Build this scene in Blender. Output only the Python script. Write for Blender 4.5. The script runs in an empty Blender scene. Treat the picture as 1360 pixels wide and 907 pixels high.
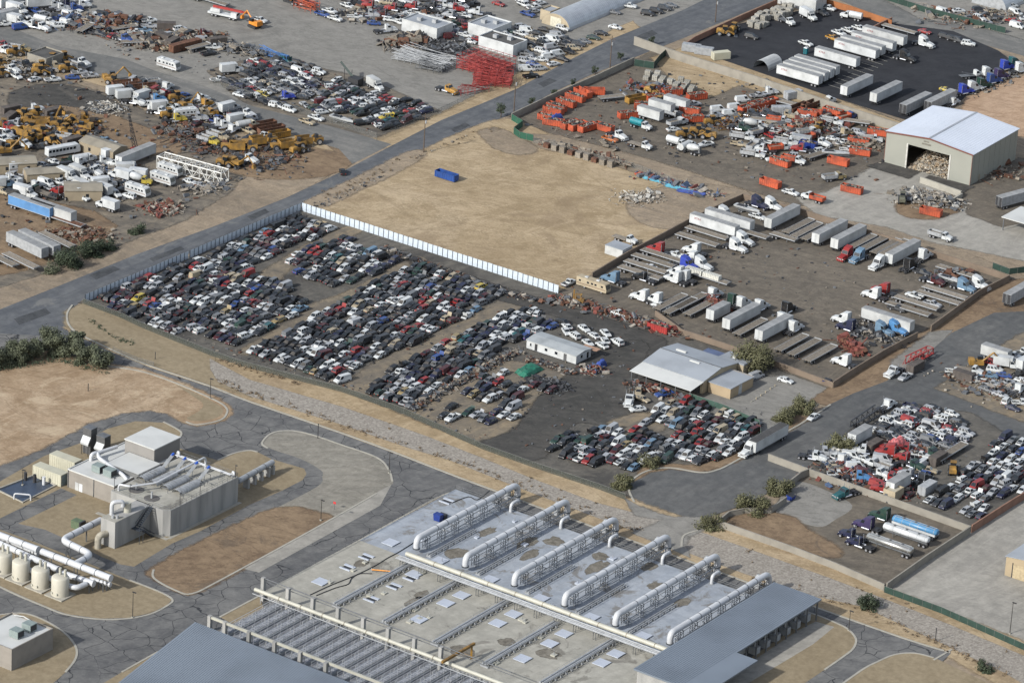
import bpy, math, random
from mathutils import Vector, Matrix
random.seed(7)
SC = bpy.context.scene
COL = SC.collection
D2R = math.radians
# ---------------------------------------------------------------- camera solved from the photograph's two street directions
F_PX, PITCH, ROLL, HEAD, H = 5951.1, 0.4023184, 0.0620513, -0.5955220, 490.0
CX, CY = 680.0, 453.5
_F = Vector((math.cos(PITCH)*math.sin(HEAD), math.cos(PITCH)*math.cos(HEAD), -math.sin(PITCH)))
_R0 = Vector((math.cos(HEAD), -math.sin(HEAD), 0)); _U0 = _R0.cross(_F)
_R = math.cos(ROLL)*_R0 + math.sin(ROLL)*_U0
_U = -math.sin(ROLL)*_R0 + math.cos(ROLL)*_U0
OX, OY = -648.58, 957.00
EYE = Vector((-OX, -OY, H))
def P(px, py, z=0.0):
    d = (px-CX)*_R - (py-CY)*_U + F_PX*_F
    t = (z-H)/d.z
    return (EYE.x+d.x*t, EYE.y+d.y*t)
def px_of(x, y, z=0.0):
    q = Vector((x, y, z))-EYE; k = q.dot(_F)
    return (CX+F_PX*q.dot(_R)/k, CY-F_PX*q.dot(_U)/k)
cam = bpy.data.cameras.new('camera'); camo = bpy.data.objects.new('camera', cam); COL.objects.link(camo)
camo.matrix_world = Matrix(((_R.x, _U.x, -_F.x, EYE.x), (_R.y, _U.y, -_F.y, EYE.y), (_R.z, _U.z, -_F.z, EYE.z), (0, 0, 0, 1)))
cam.sensor_width = 36; cam.lens = F_PX/1360*36; cam.clip_start = 10; cam.clip_end = 20000
SC.camera = camo
# ---------------------------------------------------------------- light
SUN_EL, SUN_DIR = D2R(31), D2R(75)        # shadows fall towards SUN_DIR
sv = Vector((-math.cos(SUN_DIR)*math.cos(SUN_EL), -math.sin(SUN_DIR)*math.cos(SUN_EL), math.sin(SUN_EL)))
w = bpy.data.worlds.new('World'); SC.world = w; w.use_nodes = True
nt = w.node_tree; bg = nt.nodes['Background']
sky = nt.nodes.new('ShaderNodeTexSky'); sky.sky_type = 'NISHITA'; sky.sun_disc = False
sky.sun_elevation = SUN_EL; sky.sun_rotation = math.atan2(sv.x, sv.y); sky.altitude = 600; sky.dust_density = 2.0
hs = nt.nodes.new('ShaderNodeHueSaturation'); hs.inputs['Saturation'].default_value = .6; nt.links.new(sky.outputs[0], hs.inputs['Color']); nt.links.new(hs.outputs[0], bg.inputs[0]); bg.inputs[1].default_value = 0.15
sl = bpy.data.lights.new('sun', 'SUN'); sl.energy = 3.5; sl.angle = D2R(1.6); sl.color = (1.0, 0.99, 0.96)
so = bpy.data.objects.new('sun', sl); COL.objects.link(so); so.rotation_euler = sv.to_track_quat('Z', 'Y').to_euler()
SC.view_settings.view_transform = 'Standard'; SC.view_settings.look = 'None'; SC.view_settings.exposure = 0.69; SC.view_settings.gamma = 1.0
SC.view_settings.use_curve_mapping = False
try:
    SC.cycles.use_denoising = True; SC.cycles.max_bounces = 5; SC.cycles.diffuse_bounces = 2; SC.cycles.glossy_bounces = 2
    SC.cycles.transparent_max_bounces = 16
except Exception: pass
# ---------------------------------------------------------------- materials
GAIN = 1.55
def lin(c): c /= 255.0; return c/12.92 if c <= .04045 else ((c+.055)/1.055)**2.4
def px(r, g, b, k=1.0): return tuple(min(.82, lin(v)/GAIN*k) for v in (r, g, b))
MATS = {}
def new_mat(name):
    m = bpy.data.materials.new(name); m.use_nodes = True
    return m, m.node_tree, m.node_tree.nodes['Principled BSDF']
def N(t, typ, **kw):
    n = t.nodes.new(typ)
    for k, v in kw.items():
        if k.startswith('i_'):
            key = k[2:]; key = int(key) if key.isdigit() else key.replace('_', ' ')
            n.inputs[key].default_value = v
        else: setattr(n, k, v)
    return n
def ramp(t, fac, stops):
    r = t.nodes.new('ShaderNodeValToRGB'); e = r.color_ramp.elements
    while len(e) < len(stops): e.new(0.5)
    for el, (p, c) in zip(e, stops): el.position = p; el.color = (*c, 1) if len(c) == 3 else c
    t.links.new(fac, r.inputs[0]); return r.outputs[0]
def mixc(t, fac, a, b, mode='MIX'):
    n = t.nodes.new('ShaderNodeMix'); n.data_type = 'RGBA'; n.blend_type = mode
    for i, v in ((0, fac), (6, a), (7, b)):
        if isinstance(v, (int, float)): n.inputs[i].default_value = v
        elif isinstance(v, tuple): n.inputs[i].default_value = (*v, 1) if len(v) == 3 else v
        else: t.links.new(v, n.inputs[i])
    return n.outputs[2]
def mat(name, c, rough=.6, metal=0.0, var=.18, scale=1.2, dirt=None, streak=False, vary=0.0):
    """painted, metal or masonry surface: base colour with weathering noise"""
    if name in MATS: return MATS[name]
    m, t, b = new_mat(name)
    co = N(t, 'ShaderNodeTexCoord'); no = N(t, 'ShaderNodeTexNoise', i_Scale=scale, i_Detail=4.0)
    if streak:
        mp = N(t, 'ShaderNodeMapping'); mp.inputs['Scale'].default_value = (1, 1, .14); t.links.new(co.outputs['Object'], mp.inputs['Vector']); t.links.new(mp.outputs[0], no.inputs['Vector'])
    else: t.links.new(co.outputs['Object'], no.inputs['Vector'])
    d = dirt or tuple(v*(1-2*var) for v in c)
    hi = tuple(min(.9, v*(1+var*.5)) for v in c)
    out = ramp(t, no.outputs[0], [(.25, d), (.55, c), (.8, hi)])
    if vary:   # every copy weathered a little differently
        oi = N(t, 'ShaderNodeObjectInfo'); out = mixc(t, 1.0, out, ramp(t, oi.outputs['Random'], [(0, (1-vary, 1-vary*1.05, 1-vary*1.15)), (1, (1, 1, 1))]), 'MULTIPLY')
    t.links.new(out, b.inputs['Base Color'])
    b.inputs['Roughness'].default_value = rough; b.inputs['Metallic'].default_value = metal
    MATS[name] = m; return m
def paint_mat():
    m, t, b = new_mat('vehicle_paint')
    oi = N(t, 'ShaderNodeObjectInfo'); co = N(t, 'ShaderNodeTexCoord'); no = N(t, 'ShaderNodeTexNoise', i_Scale=1.3, i_Detail=3.0)
    ad = N(t, 'ShaderNodeVectorMath', operation='ADD'); t.links.new(co.outputs['Object'], ad.inputs[0]); t.links.new(oi.outputs['Random'], ad.inputs[1])
    ml = N(t, 'ShaderNodeVectorMath', operation='SCALE'); t.links.new(oi.outputs['Random'], ml.inputs[0]); ml.inputs['Scale'].default_value = 57.0
    t.links.new(ml.outputs[0], ad.inputs[1]); t.links.new(ad.outputs[0], no.inputs['Vector'])
    f = ramp(t, no.outputs[0], [(.45, (0, 0, 0)), (.8, (.34, .34, .34))])
    t.links.new(mixc(t, f, oi.outputs['Color'], px(96, 88, 78)), b.inputs['Base Color'])
    b.inputs['Roughness'].default_value = .45; b.inputs['Specular IOR Level'].default_value = .35
    return m
PAINT = paint_mat()
def ground(name, c1, c2, c3, s1=.03, s2=.25, streak=None, spots=None, fine=.22, crack=None, speck=None, tracks=((.45, .5), (1.35, .45), (-.3, .4))):
    """earth or paving: three tones in patches at two sizes, fine grain, optional drag streaks, dark stains, sealed cracks, stones"""
    m, t, b = new_mat(name)
    co = N(t, 'ShaderNodeTexCoord').outputs['Object']
    def noise(s, det=5.0, vec=None, rough=.6, dist=0.0):
        n = N(t, 'ShaderNodeTexNoise', i_Scale=s, i_Detail=det, i_Roughness=rough, i_Distortion=dist); t.links.new(vec or co, n.inputs['Vector']); return n.outputs[0]
    c = ramp(t, noise(s1, 9.0, None, .68, 1.2), [(.36, c1), (.49, c2), (.6, c3)])
    f2 = ramp(t, noise(s2, 8.0, None, .72), [(.4, (0, 0, 0)), (.6, (1, 1, 1))])
    lo = tuple(v*.8 for v in c1); hi = tuple(min(.8, v*1.12) for v in c3)
    c = mixc(t, .38, c, mixc(t, f2, lo, hi))
    if streak:
        mp = N(t, 'ShaderNodeMapping', vector_type='TEXTURE'); mp.inputs['Rotation'].default_value = (0, 0, streak[0]); mp.inputs['Scale'].default_value = (34, 2.2, 1)
        t.links.new(co, mp.inputs['Vector'])
        f = ramp(t, noise(1.0, 4.0, mp.outputs[0]), [(.4, (0, 0, 0)), (.62, (1, 1, 1))])
        fm = N(t, 'ShaderNodeMath', operation='MULTIPLY'); t.links.new(f, fm.inputs[0]); fm.inputs[1].default_value = streak[2]
        c = mixc(t, fm.outputs[0], c, streak[1])
    for k_, (an, st) in enumerate(tracks or ()):   # wheel tracks: thin wandering lines
        mp = N(t, 'ShaderNodeMapping', vector_type='TEXTURE'); mp.inputs['Rotation'].default_value = (0, 0, an); mp.inputs['Scale'].default_value = (70, 1.6, 1); mp.inputs['Location'].default_value = (31*k_, 17*k_, 0)
        wv = N(t, 'ShaderNodeVectorMath', operation='ADD'); dn = N(t, 'ShaderNodeTexNoise', i_Scale=.012, i_Detail=1.0); t.links.new(co, dn.inputs['Vector']); ds = N(t, 'ShaderNodeVectorMath', operation='SCALE'); ds.inputs['Scale'].default_value = 60.0
        t.links.new(dn.outputs['Color'], ds.inputs[0]); t.links.new(co, wv.inputs[0]); t.links.new(ds.outputs[0], wv.inputs[1]); t.links.new(wv.outputs[0], mp.inputs['Vector'])
        f = ramp(t, noise(1.0, 3.0, mp.outputs[0]), [(.57, (0, 0, 0)), (.63, (st,)*3), (.69, (0, 0, 0))])
        c = mixc(t, f, c, tuple(v*.72 for v in c1) if k_ % 2 == 0 else tuple(min(.8, v*1.15) for v in c3))
    if spots:
        f = ramp(t, noise(spots[1], 8.0, None, .7, .8), [(spots[2], (0, 0, 0)), (spots[2]+.06, (1, 1, 1))])
        fm = N(t, 'ShaderNodeMath', operation='MULTIPLY'); t.links.new(f, fm.inputs[0]); fm.inputs[1].default_value = spots[3]
        c = mixc(t, fm.outputs[0], c, spots[0])
    if crack:
        nd = N(t, 'ShaderNodeTexNoise', i_Scale=.16, i_Detail=3.0); t.links.new(co, nd.inputs['Vector'])
        sc_ = N(t, 'ShaderNodeVectorMath', operation='SCALE'); t.links.new(nd.outputs['Color'], sc_.inputs[0]); sc_.inputs['Scale'].default_value = 3.0
        av = N(t, 'ShaderNodeVectorMath', operation='ADD'); t.links.new(co, av.inputs[0]); t.links.new(sc_.outputs[0], av.inputs[1])
        vo = N(t, 'ShaderNodeTexVoronoi', feature='DISTANCE_TO_EDGE', i_Scale=crack[0]); t.links.new(av.outputs[0], vo.inputs['Vector'])
        f = ramp(t, vo.outputs['Distance'], [(crack[1], (1, 1, 1)), (crack[1]*1.6, (0, 0, 0))])
        gap = ramp(t, noise(.05, 2.0), [(.36, (0, 0, 0)), (.46, (1, 1, 1))])
        fm = N(t, 'ShaderNodeMath', operation='MULTIPLY'); t.links.new(f, fm.inputs[0]); t.links.new(gap, fm.inputs[1])
        c = mixc(t, fm.outputs[0], c, crack[2])
    if speck:
        vo = N(t, 'ShaderNodeTexVoronoi', i_Scale=speck[0]); t.links.new(co, vo.inputs['Vector'])
        f = ramp(t, vo.outputs['Color'], [(.0, speck[1]), (.5, c2), (1., speck[2])])
        c = mixc(t, speck[3], c, f)
    g = ramp(t, noise(1.6, 6.0, None, .75), [(.3, (1-fine, 1-fine, 1-fine)), (.7, (1+fine*.5,)*3)])
    c = mixc(t, 1.0, c, g, 'MULTIPLY')
    t.links.new(c, b.inputs['Base Color']); b.inputs['Roughness'].default_value = .92
    at = N(t, 'ShaderNodeAttribute', attribute_name='edge'); en = N(t, 'ShaderNodeMath', operation='MULTIPLY_ADD'); t.links.new(noise(.35, 6.0, None, .7), en.inputs[0]); en.inputs[1].default_value = 1.1; en.inputs[2].default_value = -.55
    ea = N(t, 'ShaderNodeMath', operation='ADD'); t.links.new(at.outputs['Fac'], ea.inputs[0]); t.links.new(en.outputs[0], ea.inputs[1])
    t.links.new(ramp(t, ea.outputs[0], [(.3, (0, 0, 0)), (.7, (1, 1, 1))]), b.inputs['Alpha'])
    b.inputs['Specular IOR Level'].default_value = .2
    MATS[name] = m; return m
# ---------------------------------------------------------------- mesh builder
KIDS = {}
class MB:
    def __init__(s): s.v = []; s.f = []; s.m = []; s.s = []
    def face(s, pts, m=0, sm=False):
        i = len(s.v); s.v += [tuple(p) for p in pts]; s.f.append(tuple(range(i, i+len(pts)))); s.m.append(m); s.s.append(sm)
    def box(s, x0, x1, y0, y1, z0, z1, m=0, rz=0.0, o=None, top=None):
        q = [(x0, y0), (x1, y0), (x1, y1), (x0, y1)]
        if rz:
            cx, cy = o or ((x0+x1)/2, (y0+y1)/2); c, n = math.cos(rz), math.sin(rz)
            q = [(cx+(a-cx)*c-(b-cy)*n, cy+(a-cx)*n+(b-cy)*c) for a, b in q]
        return s.prism(q, z0, z1, m, top)
    def prism(s, q, z0, z1, m=0, top=None):
        i = len(s.v); n = len(q); area = sum(q[k][0]*q[(k+1) % n][1]-q[(k+1) % n][0]*q[k][1] for k in range(n))
        if area < 0: q = q[::-1]
        s.v += [(a, b, z0) for a, b in q]+[(a, b, z1) for a, b in q]
        s.f.append(tuple(range(i+n-1, i-1, -1))); s.m.append(m); s.s.append(False)
        s.f.append(tuple(range(i+n, i+2*n))); s.m.append(m if top is None else top); s.s.append(False)
        for k in range(n):
            s.f.append((i+k, i+(k+1) % n, i+n+(k+1) % n, i+n+k)); s.m.append(m); s.s.append(False)
        return s
    def hull8(s, a, b, m=0, top=None):
        """frustum: ring a (4 pts, below), ring b (4 pts, above)"""
        i = len(s.v); s.v += [tuple(p) for p in a]+[tuple(p) for p in b]
        for f in ((3, 2, 1, 0), (4, 5, 6, 7), (0, 1, 5, 4), (1, 2, 6, 5), (2, 3, 7, 6), (3, 0, 4, 7)):
            s.f.append(tuple(i+k for k in f)); s.m.append(top if (f == (4, 5, 6, 7) and top is not None) else m); s.s.append(False)
    def loft(s, rings, m=0, sm=False, cap=True):
        i = len(s.v); n = len(rings[0])
        for r in rings: s.v += [tuple(p) for p in r]
        for j in range(len(rings)-1):
            for k in range(n):
                a = i+j*n+k; b_ = i+j*n+(k+1) % n
                s.f.append((a, b_, b_+n, a+n)); s.m.append(m); s.s.append(sm)
        if cap:
            s.face(list(reversed(rings[0])), m); s.face(rings[-1], m)
    def tube(s, path, r, n=8, m=0, cap=True):
        path = [Vector(p) for p in path]; rings = []
        rs = r if isinstance(r, (list, tuple)) else [r]*len(path)
        up = None
        for j, p in enumerate(path):
            d = (path[min(j+1, len(path)-1)]-path[max(j-1, 0)])
            if d.length < 1e-9: d = Vector((0, 0, 1))
            d.normalize()
            if up is None: up = Vector((0, 0, 1)) if abs(d.z) < .9 else Vector((1, 0, 0))
            a = d.cross(up)
            if a.length < 1e-3: a = d.orthogonal()
            a.normalize(); u = a.cross(d).normalized(); up = u
            rings.append([p+rs[j]*(math.cos(2*math.pi*k/n)*a+math.sin(2*math.pi*k/n)*u) for k in range(n)])
        s.loft(rings, m, n > 4, cap)
        return s
    def beam(s, p0, p1, w=.1, m=0):
        return s.tube([p0, p1], w*.72, 4, m)
    def build(s, name, mats, parent=None, loc=None, rz=None):
        me = bpy.data.meshes.new(name); me.from_pydata(s.v, [], s.f)
        for mm in (mats if isinstance(mats, (list, tuple)) else [mats]): me.materials.append(mm)
        me.polygons.foreach_set('material_index', s.m); me.polygons.foreach_set('use_smooth', s.s); me.update()
        o = bpy.data.objects.new(name, me); COL.objects.link(o)
        if parent is not None: o.parent = parent; KIDS.setdefault(parent.name, []).append(o)
        if loc is not None: o.location = loc
        if rz is not None: o.rotation_euler[2] = rz
        return o
THINGS = []
def tag(o, label, cat, group=None, kind=None):
    if label: o['label'] = label
    if cat: o['category'] = cat
    if group: o['group'] = group
    if kind: o['kind'] = kind
    return o
def thing(name, label, cat, loc=(0, 0, 0), rz=0.0, group=None):
    o = bpy.data.objects.new(name, None); o.empty_display_size = .5; COL.objects.link(o)
    o.location = (*loc, 0.0) if len(loc) == 2 else loc; o.rotation_euler[2] = rz
    return tag(o, label, cat, group)
def dup(o, parent=None, color=None):
    c = o.copy(); COL.objects.link(c)
    if parent is not None: c.parent = parent
    if color is not None: c.color = color
    for ch in KIDS.get(o.name, []): dup(ch, c, color)
    return c
ONES = 'zeroth first second third fourth fifth sixth seventh eighth ninth tenth eleventh twelfth thirteenth fourteenth fifteenth sixteenth seventeenth eighteenth nineteenth'.split()
def nth(n):
    if n < 20: return ONES[n]
    t = 'x x twenty thirty forty fifty sixty seventy eighty ninety'.split()[n//10]
    return (t[:-1]+'ieth') if n % 10 == 0 else t+'-'+ONES[n % 10]
PENDING = []      # (object, description, zone phrase, landmark phrase, landmark point)
def later_label(o, desc, zone, mark, pt): PENDING.append((o, desc, zone, mark, pt))
def write_labels():
    by = {}
    for r in PENDING: by.setdefault((r[1], r[2]), []).append(r)
    for (desc, zone), rs in by.items():
        if len(rs) == 1: rs[0][0]['label'] = desc+' in '+zone if zone.split()[0] not in ('in', 'on', 'around', 'below', 'along', 'between', 'behind', 'by', 'beyond') else desc+' '+zone; continue
        rs.sort(key=lambda r: (r[0].location.x-r[4][0])**2+(r[0].location.y-r[4][1])**2)
        for i, r in enumerate(rs): r[0]['label'] = '%s %s from %s%s %s' % (nth(i+1), desc, r[3], '' if zone.split()[0] in ('in', 'on', 'around', 'below', 'along', 'between', 'behind', 'by', 'beyond') else ',', zone)
# ================================================================ VEHICLE PROTOTYPES (kept far below nothing: each prototype is moved to its first place)
M_GLASS = mat('dark_glass', (.012, .015, .018), .12, 0, .0)
M_TYRE = mat('tyre_rubber', (.018, .018, .019), .85, 0, .2, 3)
M_HUB = mat('wheel_hub', (.42, .42, .43), .4, .6, .2, 4)
M_DARK = mat('dark_trim', (.02, .02, .022), .7, 0, .2, 2)
M_ENGINE = mat('engine_bay', (.05, .048, .045), .7, .2, .5, 4, (.012, .012, .012))
M_LAMP = mat('lamp_lens', (.55, .55, .52), .25)
M_TAIL = mat('tail_lamp', (.25, .01, .01), .3)
M_CHROME = mat('chrome', (.55, .56, .58), .25, .8, .1, 3)
M_SEAT = mat('cabin_interior', (.05, .045, .04), .9, 0, .4, 3)
PROTO = {}
def wheel_mesh(r=.33, w=.22, n=10):
    mb = MB(); mb.tube([(0, -w/2, 0), (0, w/2, 0)], r, n, 0)
    mb.tube([(0, w/2, 0), (0, w/2+.015, 0)], r*.6, 8, 1); mb.tube([(0, -w/2-.015, 0), (0, -w/2, 0)], r*.6, 8, 1)
    return mb
def add_wheels(root, xs, y, r=.33, w=.22, name='wheel', pair=False):
    for x in xs:
        for s in (-1, 1):
            key = (r, w)
            if key not in PROTO: PROTO[key] = wheel_mesh(r, w).build('wheel', [M_TYRE, M_HUB]); WASTE.append(PROTO[key])
            o = bpy.data.objects.new('wheel', PROTO[key].data); COL.objects.link(o); o.parent = root; o.location = (x, s*y, r); KIDS.setdefault(root.name, []).append(o)
WASTE = []
def quad_in(a, b, c, d, k=.07, off=.015):
    """a pane set into the face a-b-c-d: shrunk towards its middle and pushed out a little"""
    pts = [Vector(p) for p in (a, b, c, d)]; m = sum(pts, Vector())/4; n = (pts[1]-pts[0]).cross(pts[3]-pts[0]).normalized()
    return [p+(m-p)*k+n*off for p in pts]
CARS = {  # length, width, hood z, deck z, roof z, roof (x_rear_base, x_rear_top, x_front_top, x_front_base), nose x
    'sedan': (4.75, 1.82, .93, .98, 1.44, (-1.75, -1.05, .35, 1.15)),
    'coupe': (4.5, 1.8, .88, .95, 1.33, (-1.85, -.95, .1, 1.0)),
    'hatchback': (4.1, 1.74, .95, 1.0, 1.48, (-1.98, -1.55, .35, 1.15)),
    'station_wagon': (4.7, 1.8, .93, .98, 1.46, (-2.28, -1.95, .3, 1.1)),
    'suv': (4.8, 1.92, 1.12, 1.15, 1.82, (-2.35, -2.05, .35, 1.15)),
    'van': (5.3, 2.0, 1.15, 1.2, 2.1, (-2.6, -2.5, 1.15, 1.95)),
}
def car(kind, state='', wheels='child'):
    L, W, hz, dz, rz, (xa, xb, xc, xd) = CARS[kind]
    h = L/2; w_ = W/2; mb = MB(); zb = .28 if wheels != 'none' else .14
    def ring(x, k, zt, z0=zb): return [(x, -w_*k*.96, z0), (x, -w_*k, z0+(zt-z0)*.55), (x, -w_*k*.88, zt), (x, w_*k*.88, zt), (x, w_*k, z0+(zt-z0)*.55), (x, w_*k*.96, z0)]
    st = [ring(-h, .84, dz*.78, zb+.12), ring(-h+.14, .95, dz*.97), ring(xa+.05, 1, dz), ring(0, 1, dz*.995), ring(xd-.02, 1, (hz+dz)/2), ring(h-.45, .97, hz*.9), ring(h-.1, .9, hz*.78), ring(h, .8, hz*.66, zb+.1)]
    mb.loft(st, 0, False)
    zl = dz-.03; a0, a1 = w_*.86, w_*.66
    A = [(xa, -a0, zl), (xd, -a0, zl), (xd, a0, zl), (xa, a0, zl)]; B = [(xb, -a1, rz-.03), (xc, -a1, rz-.03), (xc, a1, rz-.03), (xb, a1, rz-.03)]
    mb.hull8(A, B, 0)
    e = .03; mb.box(xb-e, xc+e, -a1-e, a1+e, rz-.035, rz, 0)
    if wheels == 'body':
        for x in (-L*.29, L*.3):
            for s in (-1, 1): mb.tube([(x, s*(w_-.2), .32), (x, s*(w_+.01), .32)], .32, 8, 1)
    else:
        for x in (-L*.29, L*.3):
            for s in (-1, 1): mb.box(x-.42, x+.42, s*(w_-.02) if s > 0 else -w_-.012, w_+.012 if s > 0 else -w_+.02, zb-.02, .72, 1)
    # bumper, lamps
    mb.box(h-.06, h+.03, -w_*.74, w_*.74, zb+.12, zb+.26, 1); mb.box(-h-.03, -h+.06, -w_*.78, w_*.78, zb+.14, zb+.28, 1)
    for s in (-1, 1):
        mb.box(h-.17, h-.02, s*w_*.66-.16, s*w_*.66+.16, hz*.6, hz*.72, 3); mb.box(-h-.012, -h+.1, s*w_*.66-.15, s*w_*.66+.15, dz*.62, dz*.8, 4)
    if 'hoodless' in state:
        mb.prism([(xd+.12, -w_*.74), (h-.3, -w_*.7), (h-.3, w_*.7), (xd+.12, w_*.74)], hz*.8, (hz+dz)/2+.012, 2)
        mb.box(xd+.35, h-.7, -.3, .35, hz*.8, hz+.1, 5)
    if 'hood_up' in state:
        mb.prism([(xd+.12, -w_*.74), (h-.3, -w_*.7), (h-.3, w_*.7), (xd+.12, w_*.74)], hz*.8, (hz+dz)/2+.012, 2)
        n = 4; q = [(xd+.1, -w_*.8, hz), (xd+.14, -w_*.8, hz), (xd+.14, w_*.8, hz), (xd+.1, w_*.8, hz)]
        mb.hull8(q, [(xd+.45, -w_*.74, hz+1.1), (xd+.5, -w_*.74, hz+1.1), (xd+.5, w_*.74, hz+1.1), (xd+.45, w_*.74, hz+1.1)], 0)
    if 'deck_up' in state:
        mb.prism([(-h+.15, -w_*.74), (xa-.05, -w_*.74), (xa-.05, w_*.74), (-h+.15, w_*.74)], .6, dz+.012, 2)
        mb.hull8([(xa-.06, -w_*.78, dz), (xa-.02, -w_*.78, dz), (xa-.02, w_*.78, dz), (xa-.06, w_*.78, dz)], [(xa-.3, -w_*.74, dz+.8), (xa-.26, -w_*.74, dz+.8), (xa-.26, w_*.74, dz+.8), (xa-.3, w_*.74, dz+.8)], 0)
    if state in ('glassless', 'hoodless') and kind != 'van':   # doors taken off, bare arches
        for s, (xa_, xb_) in ((-1, (.05, .95)), (1, (-.85, .0))): mb.box(xa_, xb_, s*w_*.9-.2, s*w_*.9+.205 if s > 0 else s*w_*.9+.2, zb+.12, dz-.06, 2) if s > 0 else mb.box(xa_, xb_, s*w_*.9-.205, s*w_*.9+.2, zb+.12, dz-.06, 2)
    if kind == 'suv' and 'rack' in state:
        for s in (-1, 1): mb.box(xb+.1, xc-.1, s*a1*.85-.03, s*a1*.85+.03, rz, rz+.06, 1)
    o = mb.build(kind, [PAINT, M_DARK, M_ENGINE, M_LAMP, M_TAIL, M_CHROME])
    g = MB(); G_ = M_SEAT if 'glassless' in state else M_GLASS
    g.face(quad_in(A[1], A[2], B[2], B[1], .1)); 
    if kind != 'van': g.face(quad_in(A[3], A[0], B[0], B[3], .1))
    def lerp(p, q, t): return tuple(a+(b-a)*t for a, b in zip(p, q))
    for s in (0, 1):
        a, b, c, d = (A[0], A[1], B[1], B[0]) if s == 0 else (A[2], A[3], B[3], B[2])
        n = 1 if kind == 'van' else (3 if kind in ('suv', 'station_wagon') else 2)
        for k in range(n):
            t0, t1 = k/n+.03, (k+1)/n-.03
            if kind == 'van': t0, t1 = (.68, .95) if s == 0 else (.05, .32)
            p = [lerp(a, b, t0), lerp(a, b, t1), lerp(d, c, t1), lerp(d, c, t0)]; g.face(quad_in(*p, .12))
    g.build('window', G_, o)
    if wheels == 'child': add_wheels(o, (-L*.29, L*.3), w_-.1)
    return o
def pickup(state='', wheels='child'):
    mb = MB(); h, w_ = 2.75, .98; zb = .4
    def ring(x, k, zt, z0=zb): return [(x, -w_*k*.96, z0), (x, -w_*k, z0+(zt-z0)*.6), (x, -w_*k*.9, zt), (x, w_*k*.9, zt), (x, w_*k, z0+(zt-z0)*.6), (x, w_*k*.96, z0)]
    mb.loft([ring(-.35, 1, 1.12), ring(1.25, 1, 1.15), ring(2.5, .95, 1.05), ring(h, .86, .85, zb+.1)], 0)
    A = [(-.4, -.85, 1.1), (1.3, -.85, 1.1), (1.3, .85, 1.1), (-.4, .85, 1.1)]; B = [(-.25, -.68, 1.75), (.65, -.68, 1.75), (.65, .68, 1.75), (-.25, .68, 1.75)]
    mb.hull8(A, B, 0); mb.box(-.28, .68, -.7, .7, 1.745, 1.79, 0)
    mb.box(-h, -.42, -w_, w_, zb, .62, 1)
    for s in (-1, 1): mb.box(-h, -.42, s*w_-.08 if s > 0 else -w_, w_ if s > 0 else -w_+.08, .62, 1.1, 0)
    mb.box(-h, -h+.08, -w_+.085, w_-.085, .62, 1.08, 0); mb.box(-.5, -.42, -w_+.085, w_-.085, .62, 1.1, 0)
    if 'bed_load' in state:
        r = random.Random(5)
        for i in range(10):
            x, y = r.uniform(-2.4, -.8), r.uniform(-.6, .6); a = r.uniform(.15, .4); mb.box(x-a, x+a, y-a*.6, y+a*.6, .63, .8+r.random()*.6, r.choice((1, 2, 5)), r.random()*3)
    if 'hoodless' in state: mb.prism([(1.4, -.74), (2.5, -.7), (2.5, .7), (1.4, .74)], .9, 1.165, 2)
    mb.box(h-.05, h+.08, -.8, .8, .5, .66, 5); mb.box(-h-.1, -h, -.85, .85, .5, .64, 1)
    for s in (-1, 1): mb.box(h-.2, h-.02, s*.66-.14, s*.66+.14, .76, .9, 3); mb.box(-h-.012, -h+.05, s*.86-.08, s*.86+.08, .75, .98, 4)
    if wheels == 'body':
        for x in (-1.65, 1.75):
            for s in (-1, 1): mb.tube([(x, s*.76, .38), (x, s*1.0, .38)], .38, 8, 1)
    o = mb.build('pickup_truck', [PAINT, M_DARK, M_ENGINE, M_LAMP, M_TAIL, M_CHROME]); g = MB()
    g.face(quad_in(A[1], A[2], B[2], B[1], .1)); g.face(quad_in(A[3], A[0], B[0], B[3], .12))
    for a, b, c, d in ((A[0], A[1], B[1], B[0]), (A[2], A[3], B[3], B[2])): g.face(quad_in(a, b, c, d, .16))
    g.build('window', M_GLASS, o)
    if wheels == 'child': add_wheels(o, (-1.65, 1.75), .86, .39, .25)
    return o
# ---------------------------------------------------------------- big trucks
def W_(c): return mat('paint_%d_%d_%d' % c, px(*c), .45, 0, .12, .6)
M_CARW = None
M_WHITE = mat('white_coach_paint', px(212, 214, 213), .5, 0, .16, .35, None, False, .2)
M_ROOFG = mat('trailer_roof', px(158, 158, 156), .6, 0, .18, .4)
M_STEEL = mat('galvanised_steel', px(168, 170, 171), .5, 0, .16, .8)
M_GREY = mat('grey_steel', px(112, 114, 116), .6, .2, .2, .8)
M_RUST = mat('rusty_steel', px(112, 76, 56), .85, .1, .35, 1.2)
M_WOOD = mat('weathered_deck', px(150, 140, 126), .9, 0, .25, 1.5, None, False, .3)
M_BLACKP = mat('black_paint', (.02, .02, .022), .5, 0, .2, 2)
M_YEL = mat('machine_yellow', px(170, 128, 52), .7, 0, .35, .5, px(90, 74, 50), False, .3)
M_ORANGE = mat('bin_orange', px(200, 90, 54), .75, 0, .25, .5, px(120, 62, 48), False, .3)
M_RED = mat('bin_red', px(166, 48, 42), .7, 0, .2, .6)
M_BLUE = mat('tarp_blue', px(44, 72, 150), .6, 0, .2, .8)
M_TEAL = mat('teal_paint', px(20, 130, 140), .6, 0, .2, .8)
M_TANP = mat('tan_paint', px(180, 165, 138), .8, 0, .12, .4)
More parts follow.
